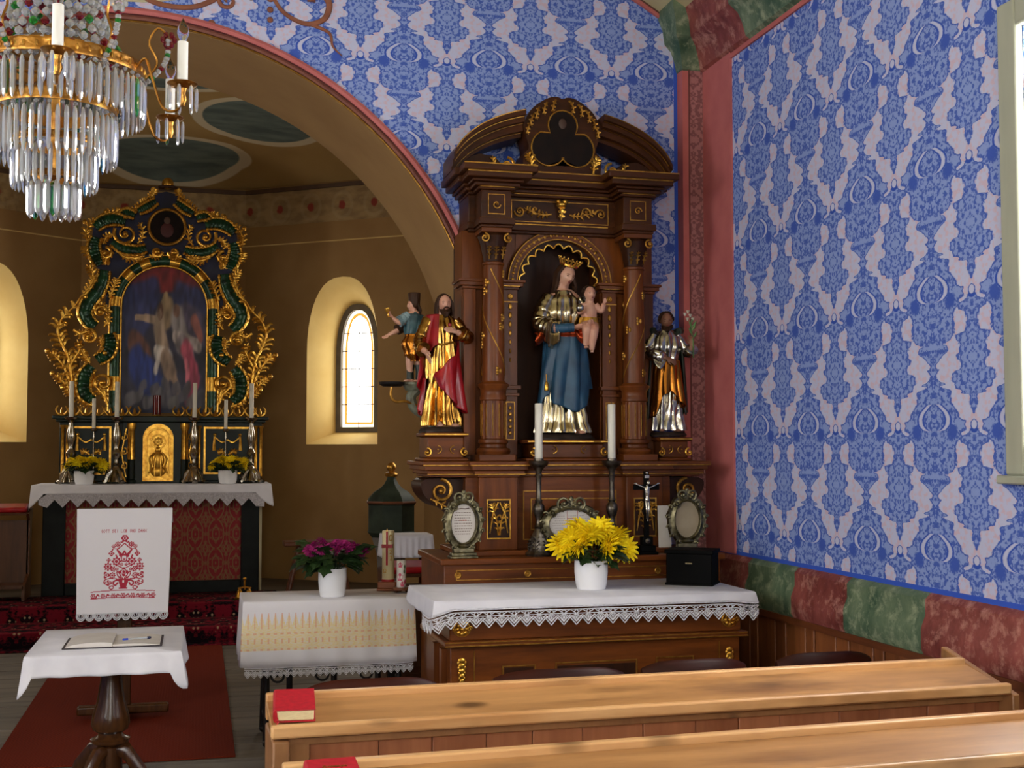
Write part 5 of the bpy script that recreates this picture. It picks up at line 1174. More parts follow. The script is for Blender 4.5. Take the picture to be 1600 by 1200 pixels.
for a, b_ in ((-.42,-.29),(-.18,.18),(.29,.45)): MB().box(a,b_,-.272,-.269,.21,.70).build('dark_panel', ALTD, TB)
for x in (-.61,.635):
    g = MB()
    for k in range(8): a = 2*PI*k/8; g.sph((x+.02*math.cos(a),-.278,.875+.02*math.sin(a)), (.010,.008,.010), 8, 6)
    g.sph((x,-.28,.875), .011, 10, 8); g.tube([(x+.036*math.cos(2*PI*i/24),-.275,.875+.032*math.sin(2*PI*i/24)) for i in range(24)], .003, 5, closed=True)
    for s_ in (-1,1): scroll3(g, (x+s_*.034,.875), .012, 1.2, 0, s_, -.278, .003)
    g.build('rosette', GOLD, TB)
    g = MB()
    for k in range(7): g.sph((x,-.275,.74-k*.022), (lerp(.018,.008,k/6),.008,.014), 8, 6); g.sph((x-.014+.002*k,-.274,.73-k*.022), (.008,.006,.01), 7, 5); g.sph((x+.014-.002*k,-.274,.73-k*.022), (.008,.006,.01), 7, 5)
    g.build('gilded_drop', GOLD, TB)
for y in (-.2,-.02): MB().box(-.685,-.66,y,y+.05,0,.78).build('side_batten', ALT, TB)
CL = thing('altar_cloth', 'white altar cloth with diamond lace edge on the brown side table', 'tablecloth', (0,0,0))
edge, N, n2 = cloth(CL, 'linen_cloth', .985,2.465,5.28,5.925,1.003,.034,.02,.075,.04, LINEN, .010,.003, 1.2)
lace(CL, edge[0:N+1], .056, .082, r=.0021); lace(CL, [edge[0]]+list(reversed(edge[-9:])), .056, .07, r=.0019); lace(CL, edge[N:N+n2-4], .056, .075, r=.0019)
flower_pot('white pot of large yellow chrysanthemums on the lace-edged side table', (1.775,5.56,1.003), .078,.135,[(-.10,-.02,.24),(-.06,-.07,.21),(-.02,-.06,.255),(-.04,.03,.28),(.06,-.08,.20),(.10,-.06,.215),(.13,.0,.235),(.05,.02,.275),(.165,.0,.185),(-.125,.03,.20),(.09,.05,.25)], .076, MUM_Y, 50, .19, (.14,.19), 3)
BX = thing('black_box', 'small black lacquered collection box standing on the side table', 'box', (2.32,5.65,1.004), -.60)
MB().box(-.115,.105,-.085,.085,0,.15).build('body', BLACKP, BX, bev=.004); MB().box(-.122,.112,-.092,.092,.15,.168).build('lid', BLACKP, BX, bev=.003); MB().box(-.12,.11,-.09,.09,0,.012).build('foot_rim', BLACKP, BX, bev=.003); MB().tube([(-.02,-.088,.105),(.012,-.088,.105)], .005, 8).build('silver_clasp', SILVER, BX)
# ---------------------------------------------------------------- table in the arch with the yellow-patterned cloth
IT = thing('iron_legged_table', 'narrow table on black cast-iron scroll legs under yellow-patterned cloth', 'table', (.69,6.80,.12))
MB().box(-.445,.42,-.215,.215,.715,.745).build('table_top', ALTX, IT, bev=.004)
for x in (-.33,.36):
    g = MB()
    for y in (-.16,.16): g.tube([(x,y,.715),(x,y*.9,.4),(x,y*1.1,.03)], [.018,.014,.02], 8); g.sph((x,y*1.15,.02), (.022,.04,.02), 10, 6)
    g.tube(spline([(x,-.15,.6),(x,-.05,.45),(x,.05,.45),(x,.15,.6)], 14), .009, 6); g.tube([(x,-.15,.12),(x,.15,.12)], .01, 6)
    for s_ in (-1,1): g.tube([(x,s_*.07+.06*lerp(1,.15,i/25)*math.cos(i*.4),.3+.06*lerp(1,.15,i/25)*math.sin(i*.4)) for i in range(26)], .007, 6)
    g.build('iron_leg_frame', IRON, IT)
g = MB()
for x0 in (-.33,-.10,.13): 
    g.tube(spline([(x0,-.17,.52),(x0+.06,-.17,.60),(x0+.115,-.17,.62),(x0+.17,-.17,.60),(x0+.23,-.17,.52)], 16), .007, 6); g.tube([(x0+.115,-.17,.71),(x0+.115,-.17,.12)], .016, 8)
    g.tube([(x0+.06+.055*lerp(1,.15,i/25)*math.cos(i*.4),-.17,.36+.055*lerp(1,.15,i/25)*math.sin(i*.4)) for i in range(26)], .006, 6)
g.tube([(-.33,-.17,.12),(.36,-.17,.12)], .009, 6); g.build('iron_lattice', IRON, IT)
def yellow_cloth():
    t = NT('yellow_embroidered_linen'); p = t.sep(t.pos()); z = t.math('SUBTRACT', p[2], .465); x = t.math('MULTIPLY', p[0], 29)
    fx = t.math('ABSOLUTE', t.math('SUBTRACT', t.math('FRACT', x), .5)); front = t.math('LESS_THAN', p[1], 6.575)
    white = srgb(216,212,216); yel = srgb(222,200,140); red = srgb(216,128,104)
    spike = t.math('SUBTRACT', .345, t.math('MULTIPLY', fx, .13)); body = t.math('MULTIPLY', t.math('GREATER_THAN', z, .155), t.math('LESS_THAN', z, spike))
    hatch = t.ramp(t.noise(t.comb(x, 0, t.math('MULTIPLY', p[2], 70)), 2, 2), .35, .65)
    c = t.mix(t.math('MULTIPLY', t.math('MULTIPLY', body, front), t.math('ADD', .45, t.math('MULTIPLY', hatch, .5))), white, yel)
    def band(z0, z1, wd): return t.math('MULTIPLY', t.math('MULTIPLY', t.math('GREATER_THAN', z, z0), t.math('LESS_THAN', z, z1)), t.math('LESS_THAN', fx, wd))
    r = t.math('MAXIMUM', t.math('MAXIMUM', band(.265,.345,.09), band(.19,.215,.13)), t.math('MAXIMUM', band(.155,.165,.2), band(.235,.245,.25)))
    c = t.mix(t.math('MULTIPLY', t.math('MULTIPLY', r, front), .5), c, red)
    t.out(c, .85, 0, .2); t.bump(t.noise(t.pos(), 500, 2), .1, .001); return t.m
YC = thing('patterned_cloth', 'long white cloth with yellow and red woven band and lace hem', 'tablecloth', (0,0,0))
edge, N, n2 = cloth(YC, 'woven_cloth', .235,1.118,6.575,7.02,.869,.335,.05,.32,.33, yellow_cloth(), .010,.005, 1.0, 16, 2)
lace(YC, [(p[0],p[1],p[2]) for p in edge[1:N]], .034, .052, r=.0013)
flower_pot('white pot of magenta chrysanthemums on the yellow-patterned cloth', (.70,6.70,.871), .075,.15,[(-.10,0,.27),(-.07,-.05,.25),(-.05,.03,.285),(-.12,-.03,.245),(.06,0,.275),(.03,-.04,.25),(.09,-.03,.255),(.14,0,.25),(.02,.03,.275),(.17,.0,.235),(.115,.03,.265),(-.02,0,.26)], .042, MUM_M, 80, .22, (.165,.235), 9)
def text_mesh(txt, size, name, m, parent, loc, R=None, ext=.0006):
    cu = bpy.data.curves.new(name, 'FONT'); cu.body = txt; cu.size = size; cu.align_x = 'CENTER'; cu.align_y = 'CENTER'; cu.extrude = ext
    o = bpy.data.objects.new(name, cu); COL.objects.link(o); dg = bpy.context.evaluated_depsgraph_get(); me = bpy.data.meshes.new_from_object(o.evaluated_get(dg)); bpy.data.objects.remove(o)
    me.materials.clear(); me.materials.append(m); q = mkobj(name, me, parent); q.matrix_local = TR(*loc) @ (R or RX(PI/2)); return q
PCN = thing('paschal_candle', 'thick cream candle with red wax cross and golden numerals', 'candle', (1.03,6.92,.871), -.35)
CREAMW = mat('cream_wax', srgb(214,200,158), srgb(198,182,138), .4, 0, 6)
MB().box(-.055,.055,-.045,.045,.0,.014).box(-.05,.05,-.042,.042,.014,.05).build('wooden_holder', wood('reddish_holder', srgb(150,84,44), srgb(100,52,26), 'x'), PCN, bev=.004)
MB().lathe([(.038,.05),(.038,.062)], 24).build('red_collar', RED, PCN); candle(PCN, .034, .06, .33, m=CREAMW)
g = MB(); g.box(-.0055,.0055,-.0368,-.0335,.14,.325); g.box(-.004,.03,-.0366,-.015,.236,.255); g.box(-.030,.004,-.0366,-.015,.236,.255); g.build('wax_cross', RED, PCN)
for tx_, x, z, s_ in (('0',.019,.288,.05),('2',.019,.212,.036),('2',.021,.178,.036),('\u03a9',-.012,.108,.03),('A',0,.345-.012,.02)): text_mesh(tx_, s_, 'golden_numeral', GOLD, PCN, (x,-math.sqrt(max(0,.0342**2-x*x))-.0006,z), RZ(math.asin(max(-1,min(1,x/.0342)))) @ RX(PI/2))
RC = thing('rose_candle', 'white pillar candle printed with pink roses on a small wooden stand', 'candle', (1.085,6.80,.871))
MB().lathe([(.045,.014),(.047,.02),(.045,.03),(0,.03)], 20).build('wooden_stand', wood('stand_wood', srgb(120,70,40), srgb(80,44,24), 'x'), RC)
for k in range(3): a = 2*PI*k/3-.5; MB().sph((.034*math.cos(a),.034*math.sin(a),.008), (.012,.012,.008), 8, 6).build('stand_foot', ALTD, RC)
candle(RC, .026, .03, .175, m=mat('white_pillar_wax', srgb(226,218,212)))
ROSE = mat('pink_rose_print', srgb(214,92,118), srgb(176,54,84), .5, 0, 60); LFP = mat('leaf_print', srgb(90,104,72))
def decal(a, z, rr, m, nm, n=14, ky=1.2):
    mb = MB(); vs = [(.0264*math.sin(a),-.0264*math.cos(a),z)]
    for i in range(n): t_ = 2*PI*i/n; q = rr*(1+.2*math.sin(5*t_)); aa = a+q*math.cos(t_)/.026; vs.append((.0264*math.sin(aa),-.0264*math.cos(aa),z+q*ky*math.sin(t_)))
    mb.add(vs, [(0,i+1,(i+1) % n+1) for i in range(n)]); mb.build(nm, m, RC)
decal(-.45,.085,.017,ROSE,'rose_print'); decal(-.4,.150,.012,ROSE,'rose_print'); decal(.05,.047,.012,ROSE,'rose_print'); decal(.6,.14,.006,LFP,'leaf_print',10,2); decal(.5,.115,.006,LFP,'leaf_print',10,2); decal(.75,.06,.01,ROSE,'rose_print')
# ---------------------------------------------------------------- altar steps and carpets
pf = struct(MB().box(-2.78,2.08,10.22,13.1,.10,.24).box(-2.78,2.08,10.82,13.1,.24,.36).build('floor_altar_steps', FLOORW))
def rug_mat():
    t = NT('oriental_stair_carpet'); p = t.sep(t.pos()); q = t.comb(p[0], t.math('ADD', p[1], t.math('MULTIPLY', p[2], -1.0)), 0)
    ax = t.math('PINGPONG', p[0], .22); q2 = t.comb(ax, t.math('ADD', p[1], t.math('MULTIPLY', p[2], -1)), 0)
    n1 = t.ramp(t.noise(q2, 13, 3), .47, .53); v = t.voro(q2, 17)
    c = t.mix(n1, srgb(112,22,36), srgb(22,12,18)); c = t.mix(t.ramp(v, .2, .13), c, srgb(168,140,110)); c = t.mix(t.math('MULTIPLY', t.ramp(t.math('ABSOLUTE', t.math('SUBTRACT', v, .42)), .05, .02), .7), c, srgb(60,14,26))
    t.out(c, .95, 0, .1); t.bump(t.noise(q, 300, 2), .3, .003); return t.m
pr_ = [(10.10,.125),(10.20,.13),(10.205,.245),(10.23,.252),(10.80,.252),(10.805,.365),(10.83,.372),(11.56,.372)]
cpt = MB(); cpt.loft([[(x, y, z) for y, z in pr_] for x in [lerp(-1.85,.70,i/20) for i in range(21)]], cap=False, closed=False)
o = cpt.build('stair_carpet', rug_mat(), sharp=40, solid=.012); tag(o, 'dark red oriental carpet laid over the two altar steps', 'carpet')
RUNM = NT('rust_runner'); p = RUNM.sep(RUNM.pos()); wv = RUNM.math('SINE', RUNM.math('MULTIPLY', p[0], 380)); w2 = RUNM.math('SINE', RUNM.math('MULTIPLY', p[1], 300))
RUNM.out(RUNM.mix(RUNM.ramp(RUNM.math('MULTIPLY', wv, w2), -.6, .8), srgb(128,44,22), srgb(70,22,12)), .95, 0, .1); RUNM.bump(wv, .2, .002)
o = MB().box(-.955,.20,6.44,10.08,.121,.129).build('runner_carpet', RUNM.m, bev=.003); tag(o, 'long rust red runner leading up to the altar steps', 'carpet')
# ---------------------------------------------------------------- guest book table
ST_ = thing('pedestal_table', 'small dark pedestal table with turned column and splayed feet', 'table', (-.36,5.88,0))
DARKT = wood('dark_turned_wood', srgb(96,58,28), srgb(36,20,12), 'z', 6, .25, .1)
MB().box(-.31,.29,-.36,.38,.765,.792).build('table_top', DARKT, ST_, bev=.005)
MB().lathe([(.06,.765),(.075,.75),(.07,.735),(.045,.725),(.038,.71),(.048,.62),(.06,.54),(.078,.48),(.084,.44),(.075,.415),(.05,.40),(.06,.385),(.085,.375),(.08,.36),(.06,.35),(.05,.34),(.055,.2),(.04,.15),(.0,.14)], 32, (.0,-.02,0)).build('turned_column', DARKT, ST_)
for k in range(4):
    a = PI/4+.2+k*PI/2; d = V(math.cos(a), math.sin(a), 0)
    MB().tube([tuple(V(0,-.02,0)+d*r+V(0,0,z)) for r, z in ((.03,.33),(.09,.32),(.16,.25),(.22,.12),(.28,.04),(.32,.02))], [.03,.034,.03,.026,.024,.02], 10, .7).build('curved_foot', DARKT, ST_)
TC = thing('table_cover', 'plain white cloth with pointed corners on the small pedestal table', 'tablecloth', (0,0,0))
cloth(TC, 'linen_cover', -.68,-.06,5.50,6.28,.799,.085,.09,.11,.09, LINEN, .018,.008, 1.75, 12, 1.0)
GB = thing('guest_book', 'open guest book with blank pages lying on the white table cover', 'book', (-.345,5.80,.8025), .0)
MB().box(-.205,.205,-.155,.155,0,.004).build('cover', mat('dark_book_cover', srgb(38,24,34), rough=.5), GB)
for s_, hh in ((-1,.02),(1,.010)):
    MB().loft([[(s_*lerp(.001,.195,i/12), y, .004+hh*math.sin(PI*min(1,.25+.75*i/12))**.6*(1 if i < 12 else .2)) for i in range(13)] + [(s_*.195,y,.004),(s_*.001,y,.004)] for y in (-.148,.148)]).build('page_block', mat('book_paper', srgb(212,206,200), srgb(200,192,186), .8), GB, sharp=50)
PN = thing('ballpoint_pen', 'clear ballpoint pen with blue ends lying on the guest book', 'pen', (-.245,5.78,.819), .35)
MB().tube([(-.05,0,0),(.04,0,0)], .004, 8).build('barrel', mat('clear_barrel', srgb(196,200,206), rough=.2), PN); MB().tube([(-.068,0,0),(-.045,0,0)], .0055, 8).build('cap', mat('blue_plastic', srgb(20,60,190), rough=.3), PN); MB().tube([(.04,0,0),(.052,0,0),(.058,0,0)], [.0055,.0055,.002], 8).build('tip', mat('navy_plastic', srgb(16,28,70), rough=.3), PN)
# ---------------------------------------------------------------- lectern with embroidered cloth
LE = thing('lectern', 'slim dark wooden lectern on a cross foot behind the guest book table', 'lectern', (-.395,7.52,.13))
MB().box(-.25,.25,-.035,.035,.02,.07).build('foot_bar', DARKT, LE, bev=.01); MB().box(-.035,.035,-.22,.22,.0,.05).build('foot_bar', DARKT, LE, bev=.01); MB().box(-.04,.04,-.025,.025,.07,1.1).build('post', DARKT, LE, bev=.005)
MB().obox((0,.09,1.13), (.50,.36,.022), RX(-.3)).build('book_board', DARKT, LE, bev=.004)
for s_ in (-1,1): MB().prism([(-.08,.62),(-.08,1.15),(.2,1.08),(.2,.98),(-.04,.62)], s_*.235-.01, s_*.235+.01, 'x').build('side_panel', DARKT, LE)
MB().box(-.235,.235,-.09,-.08,.62,1.14).build('front_panel', DARKT, LE)
FONT = {'G':'0110 1000 1011 1001 0111','O':'0110 1001 1001 1001 0110','T':'1110 0100 0100 0100 0100','S':'0111 1000 0110 0001 1110','E':'1110 1000 1100 1000 1110','I':'0100 0100 0100 0100 0100','L':'1000 1000 1000 1000 1110','B':'1110 1001 1110 1001 1110','U':'1001 1001 1001 1001 0110','N':'1001 1101 1011 1001 1001','D':'1110 1001 1001 1001 1110','A':'0110 1001 1111 1001 1001','K':'1001 1010 1100 1010 1001',' ':'0000 0000 0000 0000 0000'}
NU, NV = 230, 250
ink = [[0.0]*(NU+1) for _ in range(NV+1)]
def setp(x, y, v):
    i = int(round((x-70)/920*NU)); j = int(round((1-(y-50)/1050)*NV))
    if 0 <= i <= NU and 0 <= j <= NV: ink[j][i] = v
def each(fn, x0, x1, y0, y1):
    y = y0
    while y <= y1:
        x = x0
        while x <= x1:
            q = fn(x, y)
            if q is not None: setp(x, y, q); setp(2*537-x, y, q)
            x += 2
        y += 2
def flower(cx, cy, r, pet=8, k=.22):
    def f(x, y):
        d = math.hypot(x-cx, y-cy); a = math.atan2(y-cy, x-cx); R_ = r*(1+k*math.cos(pet*a))
        return None if d > R_ else (0 if .42*r < d < .58*r else 1)
    each(f, cx-r*1.3, cx+r*1.3, cy-r*1.3, cy+r*1.3)
def stroke(pts, w=5):
    P_ = spline([(a,0,b) for a, b in pts], 60)
    for p in P_:
        for dx in (-w*.5,0,w*.5):
            for dy in (-w*.5,0,w*.5): setp(p.x+dx, p.z+dy, 1); setp(2*537-p.x+dx, p.z+dy, 1)
for a in ((537,350,28,3,.3),(470,410,24),(430,430,16),(410,503,24,4,.2),(462,585,40),(385,570,18,4),(380,635,36),(435,660,24,5),(365,720,28,3,.3),(425,725,28),(395,800,24,3,.3),(537,690,36,4,.3),(537,560,10),(470,662,14),(500,745,12),(350,792,10),(560,615,14)): flower(*a)
stroke([(537,375),(505,392),(500,380)]); stroke([(537,400),(480,450),(430,455),(418,470)]); stroke([(537,520),(500,505),(470,470)], 9); stroke([(537,480),(510,520),(480,490),(465,460)], 9); stroke([(510,550),(515,525),(537,518)], 6); stroke([(510,550),(515,578),(537,585)], 6)
stroke([(537,770),(490,700),(470,690),(480,730),(520,760)]); stroke([(537,770),(470,760),(400,755),(350,770),(345,800),(370,815)]); stroke([(430,830),(440,850),(415,865),(395,845),(420,830)]); stroke([(500,780),(460,775),(435,800),(455,825),(480,800)], 9); stroke([(537,660),(500,640),(440,610)], 4); stroke([(470,545),(455,520)], 7); stroke([(505,540),(490,520)], 5)
each(lambda x, y: 1 if abs(x-537) < lerp(52,30,(y-768)/75) and (abs(x-537) > 8 or y > 800) else None, 480, 537, 768, 842); each(lambda x, y: 1, 495, 537, 848, 860)
for k in range(7):
    cx = 237+k*101; flower(cx-0, 930, 22, 6, .2) if k < 4 else None
    if k < 3: stroke([(cx+30,945),(cx+45,915),(cx+62,930)], 6)
for y, w_ in ((885,6),(955,6)):
    x = 215
    while x < 855: setp(x, y-12*math.sin(PI*(x-215)/640), 1); setp(x, y+4-12*math.sin(PI*(x-215)/640), 1); x += 2
txt = 'GOTT SEI LOB UND DANK'; px0 = int((312-70)/920*NU); cw = (755-312)/920*NU/len(txt)
for ci, ch in enumerate(txt):
    rows = FONT[ch].split()
    for jy, row in enumerate(rows):
        for ix, bit in enumerate(row):
            if bit == '1':
                i = int(round(px0+ci*cw+ix*1.05)); j = int(round((1-(258-50)/1050)*NV))-int(round(jy*1.5))
                ink[j][i] = 1; ink[j-1][i] = 1
wc, rc = srgb(226,222,226), srgb(176,40,62)
ET = thing('embroidered_cloth', 'white cloth with red cross-stitched tree and lettering hung over the lectern', 'cloth', (-.395,7.40,0))
def tpos(u, v): return (lerp(-.258,.258,u)-.012*(1-v)*math.sin(2.2*u) + .014*(1-v)*(1-2*u)*.5, -.006*math.sin(9*u+2*v)*(1-v*.6) - .01*(1-v), lerp(.735,1.315,v))
colorgrid('stitched_linen', tpos, lambda u, v: tuple(lerp(a, b_, ink[int(round(v*NV))][int(round(u*NU))]) for a, b_ in zip(wc, rc)), NU, NV, attrmat('cross_stitched_linen'), ET)
MB().grid(lambda u, v: (lerp(-.256,.256,u), lerp(0,.36,v), 1.316-.10*v), 10, 6).build('cloth_back_fold', LINEN, ET, solid=.003)
mb = MB(); n = 10
for k in range(n):
    a, b_ = tpos(k/n,0), tpos((k+1)/n,0); c = [(a[i]+b_[i])/2 for i in range(3)]; w_ = b_[0]-a[0]
    for rr in (1,.72): mb.tube([(c[0]+w_*.5*rr*math.cos(PI+PI*i/10), c[1], c[2]-.008+.034*rr*math.sin(PI+PI*i/10)) for i in range(11)], .0035, 5)
    mb.tube([(c[0]-w_*.2,c[1],c[2]-.006),(c[0],c[1],c[2]-.034),(c[0]+w_*.2,c[1],c[2]-.006)], .003, 5)
mb.tube([tpos(i/30,0)[:2]+(tpos(i/30,0)[2]-.004,) for i in range(31)], .004, 5); mb.build('scalloped_lace', LACE, ET)
# ---------------------------------------------------------------- pews
PEW = wood('worn_yellow_pine', srgb(192,142,88), srgb(118,76,40), 'x', 3, .34, .1, True, .3)
PEWL = wood('pine_lip', srgb(232,186,130), srgb(176,122,72), 'x', 3, .34, .1, True, .3)
PEWP = wood('pine_panel', srgb(186,122,82), srgb(140,84,54), 'z', 4, .4, .5)
PEWE = wood('pine_end', srgb(176,128,82), srgb(124,82,48), 'z', 3, .4, .1, True)
def pew(label, loc, L, rz):
    r = thing('church_pew', label, 'pew', loc, rz)
    zf, zn, D = .965, .925, .235
    MB().box(0,L,-.03,.0,zf-.06,zf+.012).build('back_rail', PEWL, r, bev=.005)
    MB().add([(0,-.03,zf-.006),(L,-.03,zf-.006),(L,-D,zn-.006),(0,-D,zn-.006),(0,-.03,zf-.028),(L,-.03,zf-.028),(L,-D,zn-.028),(0,-D,zn-.028)], [(3,2,1,0),(4,5,6,7),(0,1,5,4),(2,3,7,6),(1,2,6,5),(3,0,4,7)]).build('book_rest', PEW, r, bev=.003)
    MB().box(-.005,L,-D-.026,-D,zn-.022,zn+.013).build('lip', PEWL, r, bev=.007)
    MB().box(.0,L,-D+.02,-D+.04,zn-.05,zn-.03).build('under_rail', PEWE, r, bev=.003)
    rnd = random.Random(int(L*100)); x = .10; k = 0
    while x < L-.02:
        wd = min(rnd.uniform(.13,.2), L-x); MB().box(x+.001,x+wd-.001,-D+.035+(.004 if k % 2 else 0),-D+.055,.08,zn-.05).build('panel_plank', PEWP, r, bev=.002); x += wd; k += 1
    MB().box(.0,.045,-D-.01,0,.0,zn-.03).build('end_post', PEWE, r, bev=.006); MB().box(.045,.1,-D+.02,-D+.05,.08,zn-.04).build('corner_stile', PEWE, r, bev=.004)
    MB().prism([(-D-.03,.5),(-D-.03,zn-.02),(-.02,zf),(.10,zf+.03),(.12,.5)], L-.002, L+.022, 'x').build('end_board', PEWE, r, bev=.004)
    MB().box(.05,L-.02,.06,.40,.43,.46).build('kneeler_seat', PEW, r, bev=.006); MB().box(.05,L-.02,-.02,.06,.40,.43).build('seat_bearer', PEWE, r)
    MB().box(.0,.045,0,.40,.0,.43).build('end_foot', PEWE, r, bev=.005); MB().box(L-.045,L,-.2,.40,.0,.43).build('end_foot', PEWE, r, bev=.005)
    return r
pew('front pine pew desk with sloping book rest and one hymnbook on its left end', (.19,3.565,0), 2.22, .024)
pew('nearest pine pew desk at the bottom edge, its rest shining at the right', (.185,2.795,-.006), 2.42, .045)
CLOTHR = mat('red_book_cloth', srgb(188,14,36), srgb(160,8,28), .6, 0, 60); PAGES = mat('page_edges', srgb(236,222,176), srgb(216,198,150), .8, 0, 90, (1,1,12))
def hymnal(label, loc, rz, rx, title=None, L=.155):
    r = thing('hymnbook', label, 'book', loc, rz); r.rotation_euler = (rx, 0, rz); w_ = .105; t = .034
    MB().box(-w_/2,w_/2,-L/2,L/2,0,.003).build('back_cover', CLOTHR, r, bev=.001); MB().box(-w_/2,w_/2,-L/2,L/2,t-.003,t).build('front_cover', CLOTHR, r, bev=.001); MB().tube([(-w_/2,-L/2,t/2),(-w_/2,L/2,t/2)], t/2, 12, .35).build('spine', CLOTHR, r)
    MB().box(-w_/2+.002,w_/2-.004,-L/2+.003,L/2-.003,.003,t-.003).build('page_block', PAGES, r, bev=.003)
    MB().tube([(-w_/2+.006,-L/2+.004,.012),(-w_/2+.008,-L/2-.012,.006),(-w_/2+.004,-L/2-.02,.003)], .002, 6).build('ribbon', CLOTHR, r)
    if title: text_mesh(title, .013, 'cover_title', GOLD_D, r, (0.002,L*.22,t+.0004), Matrix())
    return r
hymnal('red hymnbook with cream page edges on the front pew', (.262,3.442,.946), -.06, .17)
hymnal('red hymnbook with gold cover title on the nearest pew', (.287,2.655,.943), .045, .17, 'Gotteslob')
mt = thing('pew_latch', 'small tarnished metal latch at the left end of the nearest pew', 'latch', (.205,2.845,.905)); MB().box(-.02,.02,-.004,.004,-.06,.03).build('latch_plate', PEWTER, mt, bev=.002); MB().tube([(0,-.008,.02),(.006,-.014,-.01),(-.004,-.012,-.04)], [.006,.009,.004], 8).build('latch_tongue', SILVER, mt)
# ---------------------------------------------------------------- chairs between the pews and the altar
CH = wood('mahogany_chair', srgb(66,24,12), srgb(34,12,7), 'x', 5, .4, .1, spec=.15)
def chair(label, x, y, w_, h):
    r = thing('dining_chair', label, 'chair', (x, y, 0), 0, 'chairs between the pews and the altars')
    n = 18; hw = w_/2
    MB().loft([[(lerp(-hw,hw,i/n), y0+.03*((2*i/n-1)**2), z) for y0, z in ((0,h-.10),(0,h-.012*1-.028*abs(2*i/n-1)**4),(.012,h-.03*abs(2*i/n-1)**4),(.024,h-.012-.028*abs(2*i/n-1)**4),(.024,h-.10))] for i in range(n+1)]).build('top_rail', CH, r, sharp=50)
    for k in range(5): MB().tube([(lerp(-hw*.7,hw*.7,k/4),.015,h-.09),(lerp(-hw*.62,hw*.62,k/4),.05,.46)], .008, 8).build('back_spindle', CH, r)
    for s_ in (-1,1): MB().tube([(s_*hw*.92,.03,h-.05),(s_*hw*.88,.05,.45),(s_*hw*.9,.0,.0)], .016, 8).build('back_leg', CH, r); MB().tube([(s_*hw*.85,.40,.44),(s_*hw*.88,.42,.0)], [.018,.013], 8).build('front_leg', CH, r)
    MB().box(-hw*.95,hw*.95,.03,.44,.43,.465).build('seat', CH, r, bev=.01)
    return r
chair('first dark chair from the left, its curved back below the yellow-patterned cloth', .61, 4.42, .46, .845)
chair('second dark chair from the left, back rail below the middle of the side table', 1.30, 4.42, .50, .85)
chair('third dark chair from the left, below the right rosette of the side table', 1.83, 4.42, .42, .862)
chair('rightmost dark chair, its back in front of the wainscot boards', 2.37, 4.42, .40, .868)
# ---------------------------------------------------------------- chancel furniture
FN = thing('baptismal_font', 'dark green eight-sided font with domed lid and gilded knob', 'font', (1.36,9.0,.12))
VERD = mat('dark_green_copper', srgb(52,62,48), srgb(28,34,26), .6, 0, 7, bump=.2, bscale=20, spec=.2)
MB().lathe([(.16,0),(.17,.03),(.13,.06),(.10,.12),(.09,.5),(.11,.78),(.15,.9)], 8, R=RZ(.3)).build('pedestal', GREY_FR, FN, sharp=20)
MB().lathe([(.15,.9),(.182,.935),(.175,.945),(.175,1.13),(.186,1.14)], 8, R=RZ(.3)).build('bowl_casing', VERD, FN, sharp=20)
MB().lathe([(.186,1.14),(.19,1.15),(.186,1.16)], 8, R=RZ(.3)).build('copper_rim', mat('copper_rim', srgb(116,70,46), rough=.4, metal=.5), FN, sharp=20)
MB().lathe([(.183,1.16),(.17,1.185),(.13,1.225),(.085,1.25),(.055,1.28),(.035,1.315),(.03,1.33)], 8, R=RZ(.3)).build('domed_lid', VERD, FN, sharp=20)
MB().lathe([(.03,1.33),(.045,1.335),(.05,1.35),(.04,1.362),(.02,1.368),(.024,1.375),(.034,1.39),(.034,1.41),(.022,1.43),(.008,1.438),(0,1.44)], 20).build('gilded_knob', GOLD_D, FN)
WS = thing('side_stand', 'small wooden stand under a white cloth in front of the font', 'stand', (1.375,8.42,.12))
MB().box(-.15,.15,-.11,.11,.93,.955).build('stand_top', ALTX, WS)
for sx in (-1,1):
    for sy in (-1,1): MB().box(sx*.12-.018,sx*.12+.018,sy*.08-.018,sy*.08+.018,0,.93).build('leg', ALT, WS)
WC = thing('stand_cloth', 'white cloth hanging over the small stand beside the font', 'tablecloth', (0,0,0)); cloth(WC, 'linen_cloth', 1.215,1.535,8.30,8.54,1.078,.15,.15,.15,.15, LINEN, .012,.004, 1.0)
def kneeler(label, loc, rz):
    r = thing('prayer_stool', label, 'kneeler', loc, rz); Wd = wood('brown_kneeler_wood', srgb(98,60,36), srgb(58,34,20), 'z', 5, .4, .1)
    for s_ in (-1,1): MB().prism([(-.22,0),(-.22,.12),(.05,.2),(.05,.66),(-.03,.72),(.2,.76),(.22,.70),(.18,.62),(.18,0)], s_*.19-.012, s_*.19+.012, 'x').build('side_board', Wd, r)
    MB().box(-.19,.19,.05,.075,.1,.66).build('front_board', Wd, r); MB().box(-.19,.19,-.22,.05,.10,.13).build('kneeling_board', Wd, r); MB().obox((0,.09,.735), (.37,.22,.02), RX(.17)).build('arm_rest', Wd, r)
    MB().obox((0,.085,.765), (.36,.2,.045), RX(.17)).build('red_cushion', RED, r, bev=.015); return r
kneeler('prayer stool with red cushioned rest beside the small cloth-covered stand', (1.36,8.02,.12), 0)
kneeler('prayer stool with red top half hidden left of the main altar', (-1.60,11.45,.38), 0)
SL = thing('wooden_stool', 'long low wooden stool with splayed legs behind the magenta flowers', 'stool', (1.05,11.25,.36))
SW = wood('dark_stool_wood', srgb(110,62,36), srgb(66,34,20), 'x', 5, .4, .1); MB().box(-.31,.31,-.12,.12,.44,.48).build('seat', SW, SL, bev=.01)
for sx in (-1,1):
    for sy in (-1,1): MB().tube([(sx*.17,sy*.06,.44),(sx*.27,sy*.11,0)], [.02,.016], 8).build('leg', SW, SL)
